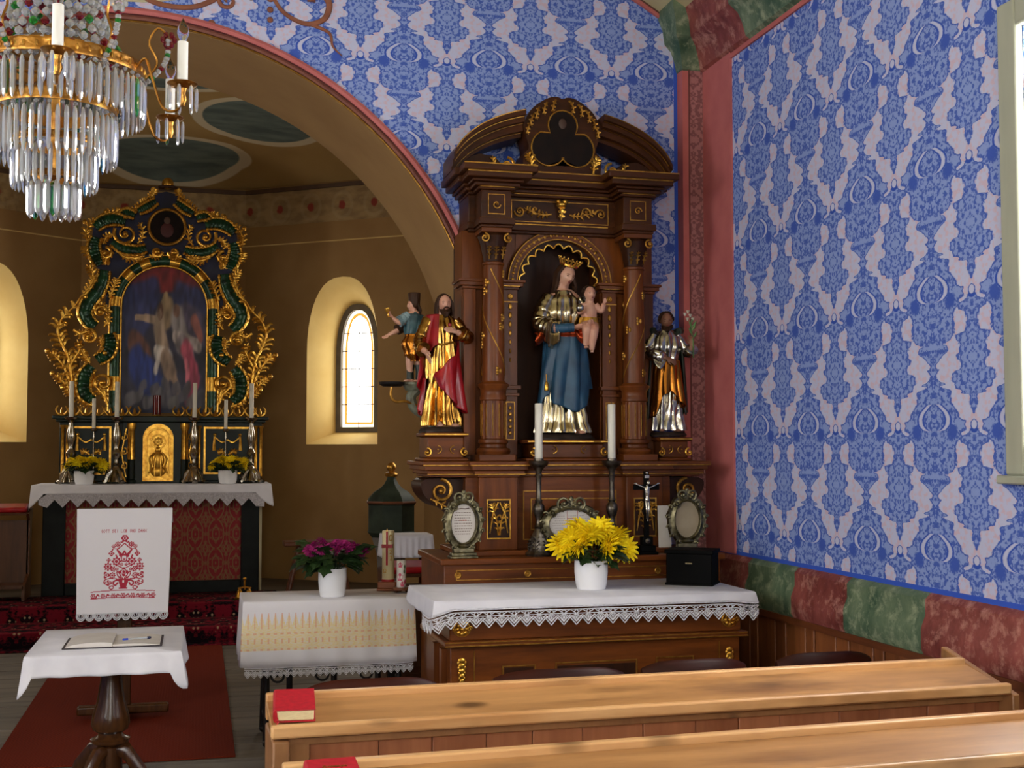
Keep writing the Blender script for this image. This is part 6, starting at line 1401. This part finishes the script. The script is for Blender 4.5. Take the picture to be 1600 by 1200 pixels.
BL = thing('altar_bells', 'cluster of small brass altar bells on the step right of the altar', 'bells', (.40,10.95,.378))
for k in range(4): a = PI/4+k*PI/2; MB().lathe([(.035,0),(.034,.01),(.024,.03),(.018,.05),(.008,.06),(0,.062)], 16, (.055*math.cos(a),.055*math.sin(a),.02)).build('bell', GOLD, BL)
MB().tube([(-.055,0,.09),(0,0,.10),(.055,0,.09)], .007, 8).tube([(0,-.055,.09),(0,0,.10),(0,.055,.09)], .007, 8).tube([(0,0,.1),(0,0,.16)], .009, 8).sph((0,0,.17), .016, 10, 8).build('handle', GOLD, BL)
MB().lathe([(.0,.0),(.085,.0),(.09,.01),(.08,.018),(0,.02)], 20).build('tray', GOLD_D, BL)
# ---------------------------------------------------------------- main altar: table
def damask():
    t = NT('red_gold_damask'); p = t.sep(t.coord()); fx = t.math('PINGPONG', p[0], .09); fz = t.math('PINGPONG', p[2], .13); v = t.comb(fx, fz, 0)
    r = t.math('SQRT', t.math('ADD', t.math('POWER', fx, 2), t.math('POWER', fz, 2)))
    a = t.ramp(t.math('ABSOLUTE', t.math('SUBTRACT', t.math('SINE', t.math('ADD', t.math('MULTIPLY', r, 75), t.math('MULTIPLY', t.math('SUBTRACT', fx, fz), 30))), .2)), .5, .25)
    b = t.ramp(t.noise(v, 22, 2), .5, .56)
    f = t.math('MAXIMUM', a, t.math('MULTIPLY', b, .6))
    t.out(t.mix(t.math('MULTIPLY', f, .75), srgb(124,26,32), srgb(116,100,60)), .7, 0, .3); return t.m
DKG = mat('green_black_marbling', srgb(28,40,30), srgb(12,18,15), .35, 0, 6, spec=.2)
CREAMS = mat('cream_side_paint', srgb(206,196,160), srgb(188,176,140), .6, 0, 6)
AT = thing('main_altar_table', 'altar table with red and gold damask front in a dark frame', 'table', (-.375,11.95,.372))
MB().box(-.93,.945,-.34,.5,0,.93).build('table_body', CREAMS, AT); MB().box(-.74,.76,-.365,-.345,.11,.90).build('damask_front', damask(), AT)
for a in ((-.93,-.74,0,.93),(.76,.92,0,.93),(-.74,.76,0,.11)): MB().box(a[0],a[1],-.385,-.34,a[2],a[3]).build('dark_frame', mat('black_green_frame', srgb(22,26,24), srgb(12,14,14), .5, spec=.15), AT, bev=.008)
MB().box(-1.0,1.0,-.42,.5,.93,.962).build('mensa', CREAMS, AT, bev=.005)
AC = thing('main_altar_cloth', 'white cloth with zigzag lace edge on the main altar table', 'tablecloth', (0,0,0))
edge, N, n2 = cloth(AC, 'linen_cloth', -1.395,.645,11.52,12.3,1.338,.075,.02,.16,.14, LINEN, .015,.005, 1.8, 24, 3)
mb = MB(); seg = 15; E_ = [Vector(p) for p in edge[2:N-1]]
def ea(t): k = t*(len(E_)-1); i = min(int(k), len(E_)-2); return E_[i].lerp(E_[i+1], k-i)
for i in range(seg):
    a, b_, c = ea(i/seg), ea((i+.5)/seg), ea((i+1)/seg); d = V(0,-.002,-1)
    mb.add([a, b_, c, a+d*.045, b_+d*.115, c+d*.045], [(0,3,4,1),(1,4,5,2)]); mb.tube([a+d*.045, b_+d*.115, c+d*.045], .004, 5)
mb.build('zigzag_lace', mat('net_lace', srgb(196,192,198), srgb(150,146,150), .9, 0, 90), AC, smooth=False, solid=.002)
# ---------------------------------------------------------------- main altar: retable
HA = thing('main_altar_retable', 'gilded green and gold carved retable with arched painting behind the main altar', 'altar', (-.32,12.1,0))
def hp(px, py, y=0): return ((px-260)*.0058, y, 1.96+(650-py)*.00605)
GRN = mat('green_lacquer', srgb(28,78,48), srgb(10,34,22), .28, .25, 12, bump=.3, bscale=40)
BLU = mat('midnight_blue_board', srgb(30,34,76), srgb(20,22,52), .5, 0, 8)
half = [(346,645),(346,520),(352,480),(350,450),(366,420),(376,395),(372,362),(345,345),(310,325),(280,305),(260,300)]
half = [hp(*p) for p in half]; outl = [(x, z) for x, y, z in half] + [(-x, z) for x, y, z in reversed(half[:-1])]
MB().prism(outl, -.0, .04).build('blue_backboard', BLU, HA)
pw, pz0, pzs = .395, 2.02, 2.975
def archrect(w_, z0, zs, n=24): return [(w_, z0)] + [(w_*math.cos(PI*i/n), zs+w_*math.sin(PI*i/n)) for i in range(n+1)] + [(-w_, z0)]
def cap(u, v, a, b, r):
    """soft membership in the stroke a-b of radius r (painting space)"""
    d = (b[0]-a[0], b[1]-a[1]); t = max(0, min(1, ((u-a[0])*d[0]+(v-a[1])*d[1])/(d[0]**2+d[1]**2+1e-9)))
    q = math.hypot(u-a[0]-t*d[0], v-a[1]-t*d[1])/r; q = max(0, min(1, (1.25-q)/.5)); return q*q*(3-2*q)
STROKES = [((-1,1.46),(1,1.46),.16,(120,38,40)),((-.6,1.34),(.6,1.40),.10,(128,40,42)),((-.9,1.15),(-.3,1.25),.18,(44,50,98)),((.35,1.22),(.9,1.1),.18,(52,56,100)),((-.9,.85),(-.5,1.0),.2,(56,60,104)),((.5,1.0),(.95,.85),.16,(84,74,96)),((-.7,.72),(-.45,.62),.14,(120,76,62)),((-.62,.5),(-.35,.32),.2,(36,54,128)),((-.4,.42),(-.15,.22),.17,(40,60,136)),
    ((.02,1.02),(.02,1.24),.05,(150,128,96)),((-.12,1.0),(.02,1.22),.06,(146,124,92)),((.16,1.0),(.02,1.22),.06,(146,124,92)),((.05,.98),(.1,1.1),.12,(138,116,88)),
    ((.3,.98),(.42,.72),.16,(146,138,136)),((.25,.8),(.78,.70),.07,(168,154,148)),((.4,.72),(.6,.55),.12,(126,116,120)),((.28,1.06),(.28,1.08),.075,(128,92,76)),((.7,.95),(.82,.82),.08,(150,90,80)),
    ((-.66,1.0),(-.42,.985),.035,(176,150,126)),((-.42,.985),(-.14,.96),.045,(172,146,122)),((-.12,.95),(-.08,.80),.13,(182,158,134)),((-.08,.8),(-.0,.66),.11,(174,150,128)),((-.16,.63),(.1,.57),.085,(204,196,188)),((-.14,.56),(-.18,.42),.055,(196,188,182)),((.02,.58),(.2,.40),.095,(164,138,118)),((.2,.4),(.34,.22),.06,(152,126,108)),((-.02,.55),(.08,.36),.08,(150,126,108)),((.08,.36),(.1,.2),.05,(144,120,104)),((-.1,1.05),(-.1,1.07),.075,(92,62,48)),((-.12,1.02),(-.11,1.03),.05,(156,126,104)),
    ((.48,.66),(.66,.46),.12,(182,78,100)),((.6,.5),(.72,.3),.12,(166,66,90)),((.66,.3),(.6,.12),.11,(150,60,84)),((.5,.5),(.56,.3),.05,(204,112,128))] + [((-.8+.2*k,.10+.05*math.sin(2.3*k)),(-.7+.2*k,.13+.05*math.sin(2.3*k)),.085+.02*math.sin(5*k),(104+10*math.sin(3*k),100+8*math.sin(3*k),106)) for k in range(9)] + [((-.5+.25*k,.24+.04*math.sin(4*k)),(-.42+.25*k,.25),.06,(88,84,92)) for k in range(5)]
def vn(x, y):
    i, j = math.floor(x), math.floor(y); fx, fy = x-i, y-j; fx = fx*fx*(3-2*fx); fy = fy*fy*(3-2*fy)
    h = lambda a, b: (math.sin(a*127.1+b*311.7)*43758.5453) % 1
    return lerp(lerp(h(i,j),h(i+1,j),fx), lerp(h(i,j+1),h(i+1,j+1),fx), fy)
def paintcol(u, v):
    x = (u-.5)*2; yy = v*1.55; n_ = vn(5*x+3,6*yy)*.6+vn(13*x,14*yy+5)*.4; wx = x+.05*(vn(7*x+1,7*yy)-.5); wy = yy+.05*(vn(7*x,7*yy+9)-.5)
    c = [q*(.6+.8*n_) for q in (50,48,68)]
    for a, b_, r, k in STROKES:
        m_ = cap(wx, wy, a, b_, r)*.92
        if m_ > 0:
            sh = .72+.5*vn(16*x+2*yy, 9*yy-4*x); c = [lerp(q, w_*sh, m_) for q, w_ in zip(c, k)]
    return srgb(*[max(0, min(255, q)) for q in c])
def ppos(u, v):
    z = lerp(pz0, pzs+pw, v); hw = pw if z <= pzs else math.sqrt(max(0, pw*pw-(z-pzs)**2)); return (lerp(-hw, hw, u), -.012, z)
def pcol(u, v):
    x, _, z = ppos(u, v); return paintcol(x/pw/2+.5, v)
colorgrid('altar_painting', ppos, pcol, 90, 130, attrmat('oil_painting', .4, .15, 60), HA)
# arched frame: green lengths with gilded clasps between gilded fillets
path = []; 
for i in range(15): path.append((.44, lerp(2.0, pzs, i/15)))
for i in range(31): path.append((.44*math.cos(PI*i/30), pzs+.44*math.sin(PI*i/30)))
for i in range(15): path.append((-.44, lerp(pzs, 2.0, (i+1)/15)))
def sub(a, b): return [(x, -.035, z) for x, z in path[a:b+1]]
cuts = [0,3,5,9,11,15,17,21,23,27,29,33,35,37,39,43,45,49,51,55,57,len(path)-1]
for k, (a, b_) in enumerate(zip(cuts, cuts[1:])):
    if b_ <= a: continue
    MB().tube(sub(a, b_), .042 if k % 2 == 0 else .047, 10, .7, up=(0,1,0)).build('green_frame_length' if k % 2 == 0 else 'gilded_clasp', GRN if k % 2 == 0 else GOLD, HA)
for dr in (-.052,.05):
    MB().tube([(x*(1+dr/.44), -.045, z if z < pzs else pzs+(z-pzs)*(1+dr/.44)) for x, z in path], .009, 6).build('gilded_fillet', GOLD, HA)
def both(fn):
    for s_ in (1, -1): fn(lambda px, py, y=0: (s_*(px-260)*.0058, y, 1.96+(650-py)*.00605), s_)
def gband(H, pts, r, s_, y=-.06):
    P_ = spline([H(*p, y) for p in pts], 28); n = len(P_)
    b_ = MB().tube(P_, [r*(.75+.25*math.sin(PI*i/(n-1)))*(1+.10*math.sin(i*2.2)) for i in range(n)], 12, .6, up=(0,1,0)).build('green_scroll_band', GRN, HA)
    for q in (-1,1):
        e = []
        for i, p in enumerate(P_):
            t_ = (P_[min(i+1,n-1)]-P_[max(i-1,0)]).normalized(); e.append(p + t_.cross(V(0,1,0))*q*r*(.8+.25*math.sin(PI*i/(n-1))) + V(0,-.012,0))
        g = MB().tube(e, [lerp(.010,.016,math.sin(PI*i/(n-1))) for i in range(n)], 6)
        for i in range(1, n, 3): g.sph(e[i]+V(0,-.006,0), .016, 7, 5)
        g.build('gilded_edge', GOLD, b_)
def leafy(H, pts, w_, lob, r0=.016, y=-.07, name='acanthus_leaf'): acanthus(MB(), [H(*p, y) for p in pts], w_, lob, r0).build(name, GOLD, HA)
def ornament(H, s_):
    gband(H, [(353,428),(356,445),(364,462),(376,478),(381,494),(375,507),(366,515)], .062, s_)
    gband(H, [(345,525),(342,540),(348,556),(362,566)], .062, s_); gband(H, [(370,575),(379,588),(382,602),(379,617),(368,627)], .062, s_)
    gband(H, [(322,352),(340,349),(356,353),(368,363)], .055, s_, -.07); gband(H, [(290,392),(305,396),(325,394),(342,384)], .045, s_); gband(H, [(366,378),(370,392),(366,408),(360,420)], .055, s_); gband(H, [(275,318),(290,328),(303,335)], .04, s_, -.07); gband(H, [(308,342),(320,338),(332,345)], .04, s_, -.06)
    for c, r, tn, a0, dr in (((322,371),.105,1.7,.5,-1),((268+5,397),.05,1.4,PI,1),((350,535+20),.05,1.2,0,1),((375,530),.07,1.5,PI/2,1),((352,600),.085,1.4,-.4,1),((358,492),.06,1.4,PI,-1),((352,402),.06,1.3,PI/2,1)):
        x, _, z = H(*c); a_ = a0 if s_ > 0 else PI-a0
        scroll3(MB(), (x, z), r, tn, a_, dr*s_, -.075, .017, .008).build('gilded_scroll', GOLD, HA)
    # tall outer plume
    leafy(H, [(395,622),(399,600),(402,575),(408,555),(418,535),(421,517),(413,500),(398,485),(387,468)], .085, 13, .02)
    leafy(H, [(397,618),(404,595),(412,575),(425,560),(433,554)], .07, 8, .016); leafy(H, [(397,622),(406,606),(416,596),(426,588)], .05, 6, .013); leafy(H, [(394,630),(402,618),(410,610)], .04, 4, .012)
    leafy(H, [(402,575),(394,560),(388,548),(392,535)], .05, 6, .014); leafy(H, [(398,520),(388,526),(378,523),(368,530)], .05, 6, .013); leafy(H, [(372,570),(380,562),(384,552)], .045, 5, .013)
    leafy(H, [(345,632),(352,618),(364,605),(372,592),(366,580)], .055, 7, .016); leafy(H, [(348,628),(350,612),(358,598)], .04, 5, .013); leafy(H, [(340,492),(350,488),(360,480),(362,468)], .05, 6, .014)
    leafy(H, [(345,470),(340,458),(336,448),(333,440)], .05, 5, .014); leafy(H, [(372,455),(368,442),(372,430),(380,420)], .05, 6, .014); leafy(H, [(386,470),(378,458),(371,447),(365,436)], .045, 6, .013)
    leafy(H, [(372,412),(380,402),(384,392)], .05, 5, .013); leafy(H, [(378,385),(382,372),(376,358),(366,350)], .05, 6, .014); leafy(H, [(362,352),(350,342),(336,338),(322,336)], .05, 7, .014)
    leafy(H, [(318,336),(306,330),(296,322),(288,312)], .045, 6, .013); leafy(H, [(290,314),(281,306),(276,298)], .04, 5, .012); leafy(H, [(330,402),(318,408),(304,408),(292,404)], .05, 7, .014); leafy(H, [(340,400),(350,408),(352,420)], .05, 5, .014); leafy(H, [(303,385),(296,375),(296,362),(302,352)], .04, 5, .012); leafy(H, [(340,372),(350,376),(356,388)], .04, 5, .012); leafy(H, [(285,402),(275,405),(266,402)], .035, 4, .011)
    leafy(H, [(348,548),(356,540),(358,530)], .04, 4, .012); leafy(H, [(366,635),(378,630),(388,622)], .05, 5, .013); leafy(H, [(352,515),(346,505),(348,495)], .04, 4, .012)
    for c in ((436,553),(428,587),(412,608),(388,543),(376,533),(380,470),(384,355),(352,338)): MB().sph(H(*c, -.08), .024, 8, 6).build('gilded_berry', GOLD, HA)
both(ornament)
mx, _, mz = hp(262, 357)
MB().lathe([(.155,0),(.15,.012),(0,.013)], 40, (mx,-.04,mz), RX(PI/2)).build('dark_medallion', PAINT_D, HA); MB().sph((mx,-.055,mz-.03), (.06,.008,.07), 14, 8).build('medallion_figure', mat('dull_red_paint', srgb(76,26,24)), HA); MB().sph((mx,-.056,mz+.06), (.03,.008,.036), 12, 8).build('medallion_face', mat('dim_face', srgb(84,58,44)), HA)
MB().tube([(mx+.165*math.cos(2*PI*i/48),-.05,mz+.165*math.sin(2*PI*i/48)) for i in range(48)], .016, 8, closed=True).build('gilded_ring', GOLD_D, HA)
bx_, _, bz = hp(262, 289); MB().sph((bx_,-.04,bz), (.055,.05,.058), 16, 12).build('crowning_boss', GOLD, HA); MB().lathe([(.085,-.045),(.09,-.03),(.07,-.02)], 20, (bx_,-.04,bz), sy=.7).build('boss_collar', ALTD, HA)
# predella
PD = -.14
m = MB(); m.box(-.93,.93,PD,.25,1.338,1.36).box(-.90,.90,PD+.02,.25,1.36,1.90).box(-.93,.93,PD-.01,.25,1.90,1.925).box(-.96,.96,PD-.03,.25,1.925,1.955); m.build('predella', DKG, HA, bev=.005)
MB().box(-.35,.27,PD-.05,PD+.02,1.338,1.90).build('tabernacle_body', DKG, HA, bev=.005); MB().box(-.38,.30,PD-.075,PD,1.90,1.955).build('tabernacle_cornice', DKG, HA, bev=.006)
for x0, x1 in ((-.80,-.45),(.37,.80)):
    g = MB(); frame(g, x0, x1, 1.42, 1.86, PD+.02, .018, .02); g.build('gilded_frame', GOLD, HA)
    cx = (x0+x1)/2; g = MB()
    for s_ in (-1,1):
        g.tube(spline([(cx,PD+.005,1.74),(cx+s_*.05,PD+.0,1.715),(cx+s_*.11,PD+.005,1.76)], 10), .008, 6); g.tube([(cx+s_*.115,PD+.005,1.775),(cx+s_*.12,PD,1.70),(cx+s_*.12,PD+.005,1.64)], [.01,.013,.018], 7)
        acanthus(g, [(cx+s_*.01,PD+.005,1.60),(cx+s_*.05,PD,1.63),(cx+s_*.09,PD,1.625)], .03, 4, .01); g.sph((cx+s_*.115,PD,1.785), .016, 8, 6)
    g.build('gilded_swag', GOLD, HA)
for x in (-.87,-.83,-.40,.33,.845,.89): MB().lathe([(.02,1.40),(.02,1.42),(.015,1.43),(.014,1.84),(.02,1.85),(.024,1.87)], 12, (x,PD-.005,0)).build('gilded_colonnette', GOLD, HA)
for x in (-.27,.20):
    MB().lathe([(.042,1.34),(.044,1.37),(.034,1.38),(.034,1.56)], 16, (x,PD-.075,0)).build('column_foot', DKG, HA); MB().lathe([(.034,1.56),(.03,1.58),(.027,1.82),(.04,1.86),(.036,1.89)], 24, (x,PD-.075,0), mod=lambda a, j: 1+.08*math.cos(8*a)).build('gilded_column', GOLD, HA)
for x in (-.335,.262):
    g = MB(); 
    for k in range(3): scroll3(g, (x,1.50+k*.13), .035, 1.2, PI/2, 1 if x > 0 else -1, PD-.055, .008)
    g.tube([(x+.02,PD-.055,1.40),(x-.02,PD-.055,1.62),(x+.02,PD-.055,1.84)], .007, 6); g.build('gilded_carving', GOLD, HA)
cx = -.035; y = PD-.07
MB().prism([(cx-.135,1.36),(cx+.135,1.36)] + [(cx+.135*math.cos(PI*i/20), 1.75+.135*math.sin(PI*i/20)) for i in range(21)], y, PD-.04).build('tabernacle_door', GOLD, HA)
g = MB(); g.tube([(cx+.10,y-.004,1.40)] + [(cx+.10*math.cos(PI*i/20),y-.004,1.74+.10*math.sin(PI*i/20)) for i in range(21)] + [(cx-.10,y-.004,1.40)], .008, 6); g.tube([(cx+.062*math.cos(2*PI*i/24),y-.006,1.72+.062*math.sin(2*PI*i/24)) for i in range(24)], .007, 6, closed=True)
for k in range(8): a = 2*PI*k/8; g.sph((cx+.032*math.cos(a),y-.006,1.72+.032*math.sin(a)), .012, 8, 6)
g.sph((cx,y-.008,1.72), .014, 8, 6); g.sph((cx,y,1.55), (.055,.022,.08), 14, 10); g.sph((cx,y,1.645), (.03,.022,.03), 12, 8); g.sph((cx,y,1.45), (.07,.018,.05), 14, 8)
for s_ in (-1,1): g.tube(spline([(cx+s_*.03,y-.01,1.62),(cx+s_*.075,y-.01,1.57),(cx+s_*.06,y-.01,1.49),(cx+s_*.085,y-.01,1.43)], 14), .010, 7); g.tube([(cx+s_*.02,y-.02,1.58),(cx+s_*.03,y-.02,1.46),(cx+s_*.025,y-.016,1.40)], .008, 6)
g.build('door_relief', GOLD, HA)
# gilded leaf cresting on the predella
def crest(x): 
    g = MB()
    for s_ in (-1,1): g.tube(spline([(x,PD-.0,1.957),(x+s_*.035,PD-.01,1.975),(x+s_*.05,PD-.015,2.01),(x+s_*.03,PD-.02,2.045)], 10), [.010,.012,.012,.011,.010,.009,.009,.008,.007,.005], 6)
    g.tube([(x,PD-.01,1.957),(x,PD-.02,2.0),(x,PD-.01,2.03)], [.012,.013,.004], 6); return g.build('cresting_leaf', GOLD, HA)
for x in [-.88+k*.105 for k in range(7)] + [.14,.26,.37,.475,.58,.685,.79,.88]: crest(x)
# ---------------------------------------------------------------- on the main altar
def silver_stick(label, loc, h=.60, thin=False):
    r = thing('candlestick', label, 'candlestick', loc, .3, 'silver candlesticks on the main altar'); k = h/.6; f = .45 if thin else 1
    if not thin:
        for q in range(3): a = 2*PI*q/3-PI/2; MB().tube([(.03*math.cos(a),.03*math.sin(a),.12),(.07*math.cos(a),.07*math.sin(a),.08),(.085*math.cos(a),.085*math.sin(a),.03),(.105*math.cos(a),.105*math.sin(a),.012)], [.03,.03,.022,.026], 8).build('scrolled_foot', SILVER, r)
        MB().lathe([(.085,.02),(.07,.06),(.045,.11),(.03,.15),(.02,.16)], 24, mod=lambda a, j: 1+.14*math.cos(3*a+PI/2)*(j < 3)).build('base', SILVER, r)
    else: MB().lathe([(.05,0),(.052,.01),(.03,.02),(.012,.04),(.008,.06)], 20).build('base', SILVER, r)
    st = [(.02,.16),(.032,.175),(.018,.19),(.016,.22),(.038,.25),(.042,.28),(.024,.31),(.02,.33),(.028,.37),(.038,.42),(.036,.46),(.02,.52),(.016,.55),(.03,.57)]
    MB().lathe([(a*f, z*k) for a, z in st] if not thin else [(.008,.06),(.012,.1),(.007,.14),(.006,.4),(.01,.42),(.006,.44),(.006,h-.02)], 20).build('stem', SILVER, r)
    MB().lathe([(.016*f,h-.03),(.05*f,h-.02),(.06*f,h),(.054*f,h+.002),(.02*f,h-.012),(0,h-.012)], 24).build('drip_pan', SILVER, r)
    candle(r, .020 if not thin else .016, h-.015, h+(.32 if not thin else .27)); return r
s1 = silver_stick('silver candlestick at the far left end of the main altar', (-1.105,11.80,1.34))
dup(s1, (-.715,11.80,1.34), .6, 'silver candlestick just left of the golden tabernacle door'); dup(s1, (-.035,11.80,1.34), .1, 'silver candlestick just right of the golden tabernacle door'); dup(s1, (.475,11.80,1.34), .9, 'silver candlestick at the right end of the main altar')
t1 = silver_stick('thin silver candlestick rising behind the left yellow flowers', (-.915,11.84,1.34), .50, True); dup(t1, (.245,11.84,1.34), .2, 'thin silver candlestick rising behind the right yellow flowers')
FL = [(-.10,0,.20),(-.06,-.05,.19),(-.03,.02,.225),(.02,-.04,.21),(.05,.02,.22),(.09,-.03,.20),(.13,.0,.19),(-.14,-.01,.165),(.16,-.02,.165),(.0,-.07,.18)]
flower_pot('white pot of yellow flowers on the left of the main altar', (-.975,11.66,1.34), .085,.12,FL, .06, MUM_Y, 40, .2, (.125,.175), 21)
flower_pot('white pot of yellow flowers on the right of the main altar', (.265,11.66,1.34), .085,.12,FL, .057, MUM_Y, 40, .2, (.125,.175), 22)
RL = thing('red_glass_lamp', 'ruby red glass candle standing on top of the tabernacle', 'lamp', (-.375,11.98,1.957)); RG = mat('ruby_glass', srgb(110,12,18), srgb(60,6,10), .12, 0, 6)
MB().lathe([(.036,0),(.038,.006),(.036,.012),(.036,.19),(.033,.192),(.03,.17),(0,.16)], 24).build('glass_cylinder', RG, RL); MB().lathe([(.042,0),(.044,.008),(.04,.014)], 24).build('foot_ring', GOLD_D, RL)
# ---------------------------------------------------------------- crystal chandelier
CN = thing('crystal_chandelier', 'brass chandelier with tiers of cut crystal drops and white candle sleeves', 'chandelier', (-.345,3.17,.012))
def crystal(name, col, rough=.04):
    t = NT(name); t.out(col, rough, 0, .8); b = t.bsdf.inputs; b['Transmission Weight'].default_value = .72; b['IOR'].default_value = 1.6; return t.m
CRY = crystal('cut_crystal', (.93,.95,.97,1)); CRG = crystal('green_crystal', srgb(40,170,60)); CRB = crystal('blue_crystal', srgb(30,110,170)); CRR = crystal('red_crystal', srgb(150,20,40))
BRASS = mat('old_brass', srgb(206,150,74), srgb(140,92,36), .3, 1, 30, bump=.3, bscale=60)
def dropmesh(L, r, m, n=6):
    mb = MB().lathe([(0,0),(r*.7,-L*.06),(r,-L*.18),(r*.95,-L*.8),(r*.6,-L*.93),(0,-L)], n)
    me = bpy.data.meshes.new('crystal_drop'); me.from_pydata(mb.v, [], mb.f); me.materials.append(m); return me
def bead(r, m):
    mb = MB().lathe([(0,-r),(r*.75,-r*.55),(r,0),(r*.75,r*.55),(0,r)], 6); me = bpy.data.meshes.new('crystal_bead'); me.from_pydata(mb.v, [], mb.f); me.materials.append(m); return me
DM = {}
def drops(rad, z, n, L, r, seed=0, a0=0, a1=2*PI, pts=None):
    rnd = random.Random(seed)
    for k in range(n):
        a = lerp(a0, a1, (k+.5)/n); col = rnd.random(); m = CRG if col < .04 else (CRB if col < .08 else CRY); key = (L, r, m.name)
        if key not in DM: DM[key] = dropmesh(L, r, m)
        o = bpy.data.objects.new('crystal_drop', DM[key]); COL.objects.link(o); o.parent = CN
        x, y = (rad*math.cos(a), rad*math.sin(a)) if pts is None else pts[k]
        o.location = (x, y, z); o.rotation_euler = (0, 0, a)
def ring(rad, z, h, holes=True):
    n = 48; b_ = MB().loft([[((rad+q)*math.cos(2*PI*i/n), (rad+q)*math.sin(2*PI*i/n), z+d) for q, d in ((-.002,0),(.002,0),(.003,h*.2),(.001,h*.5),(.003,h*.8),(.002,h),(-.002,h))] for i in range(n+1)], cap=False).build('brass_ring', BRASS, CN)
    g = MB(); k = max(12, int(rad*220))
    for i in range(k): a = 2*PI*i/k; g.sph((rad*math.cos(a)*1.01+.0, rad*math.sin(a)*1.01, z+h*.5), (.004,.004,h*.28), 6, 4, RZ(a))
    g.build('filigree', GOLD_D, b_)['kind'] = 'stuff'
    me = BD
    gb = MB()
    for i in range(k): a = 2*PI*(i+.5)/k; gb.lathe([(0,-.006),(.0045,-.003),(.006,0),(.0045,.003),(0,.006)], 6, (rad*math.cos(a), rad*math.sin(a), z-.006))
    gb.build('bead_row', CRY, b_)['kind'] = 'stuff'
BD = bead(.008, CRY)
ring(.205, 2.545, .03); drops(.205, 2.535, 60, .10, .0058, 1)
ring(.155, 2.56, .034); drops(.152, 2.545, 46, .085, .0055, 2)
ring(.140, 2.452, .028); drops(.140, 2.442, 46, .115, .0062, 3)
ring(.096, 2.372, .018); drops(.096, 2.362, 34, .10, .006, 4)
ring(.056, 2.29, .016); drops(.056, 2.282, 16, .088, .0085, 5); drops(.028, 2.282, 6, .088, .008, 6)
MB().lathe([(.0,2.28),(.012,2.29),(.012,2.6),(.02,2.62),(.012,2.64),(.014,2.9),(.03,2.93),(.014,2.96),(.012,4.0),(.012,4.93)], 14).build('central_rod', BRASS, CN)
ring(.07, 3.0, .02)
# strings of beads from the crown down to the upper ring
for k in range(30):
    a = 2*PI*k/30; mb = MB()
    for j in range(17):
        t = j/16; rr = lerp(.07,.155,t**1.6) - .02*math.sin(PI*t); z = lerp(3.0,2.585,t); mb.lathe([(0,-.012),(.008,-.006),(.0105,0),(.008,.006),(0,.012)], 6, (rr*math.cos(a), rr*math.sin(a), z))
    o = mb.build('bead_string', CRY, CN); o.data.materials.append(CRR); o.data.materials.append(CRG); o['kind'] = 'stuff'
    for q in o.data.polygons: j = q.index//24; q.material_index = 1 if (j*3+k) % 8 == 0 else (2 if (j*5+k) % 13 == 0 else 0)
for k in range(6): MB().tube([(.0,0,2.55),(.2*math.cos(k*PI/3),.2*math.sin(k*PI/3),2.555)], .004, 6).build('brass_spoke', BRASS, CN)
GLS = NT('bulb_glass'); GLS.out((1,1,1,1), .02, 0, .6); GLS.bsdf.inputs['Transmission Weight'].default_value = 1; GLS.bsdf.inputs['IOR'].default_value = 1.1; GLS = GLS.m
SLEEVE = mat('white_candle_sleeve', srgb(240,238,230), srgb(230,228,220), .4, 0, 4)
for k in range(6):
    a = -math.radians(83.7) + k*PI/3; d = V(math.cos(a), math.sin(a), 0); c = d*.325; zc = 2.505
    MB().tube(spline([tuple(d*.20+V(0,0,2.545)), tuple(d*.23+V(0,0,2.575)), tuple(d*.25+V(0,0,2.52)), tuple(d*.275+V(0,0,2.455)), tuple(d*.31+V(0,0,2.445)), tuple(c+V(0,0,zc-.03))], 26), .0035, 7).build('brass_arm', BRASS, CN)
    MB().lathe([(.006,-.05),(.012,-.035),(.009,-.02),(.012,-.008),(.03,-.002),(.036,.004),(.034,.006),(0,.004)], 20, tuple(c+V(0,0,zc))).build('drip_pan', BRASS, CN)
    MB().lathe([(.0125,0),(.0125,.1),(.011,.101),(0,.101)], 18, tuple(c+V(0,0,zc+.005))).build('candle_sleeve', SLEEVE, CN)
    MB().lathe([(.007,.0),(.012,.012),(.0145,.022),(.012,.036),(.006,.048),(.001,.056),(0,.057)], 14, tuple(c+V(0,0,zc+.106))).build('flame_bulb', GLS, CN)
    n = 7; drops(0, zc-.004, n, .06, .005, 20+k, pts=[(c.x+.033*math.cos(2*PI*j/n), c.y+.033*math.sin(2*PI*j/n)) for j in range(n)])
    # short upright brass curl with a glass berry between the candles
    e = V(math.cos(a+PI/6), math.sin(a+PI/6), 0)
    MB().tube(spline([tuple(e*.20+V(0,0,2.55)), tuple(e*.235+V(0,0,2.60)), tuple(e*.215+V(0,0,2.65)), tuple(e*.235+V(0,0,2.69)), tuple(e*.26+V(0,0,2.675))], 18), .003, 6).build('brass_curl', BRASS, CN)
    g = MB()
    for q in range(6): g.sph(tuple(e*.262+V(.014*math.cos(q*PI/3), .0, .664+2.0+.014*math.sin(q*PI/3)-.0)), (.007,.006,.009), 7, 5)
    g.build('glass_rosette', CRR if k % 2 else CRY, CN)
    gs = MB()
    for j in range(14):
        t = j/13; p = (e*.26+V(0,0,2.66)).lerp(e*.205+V(0,0,2.545), t) + e*.02*math.sin(PI*t); gs.lathe([(0,-.008),(.006,-.004),(.0075,0),(.006,.004),(0,.008)], 6, tuple(p))
    o = gs.build('bead_chain', CRY, CN); o.data.materials.append(CRR); o.data.materials.append(CRG); o['kind'] = 'stuff'
    for q in o.data.polygons: j = q.index//24; q.material_index = 1 if j % 6 == 2 else (2 if j % 7 == 4 else 0)
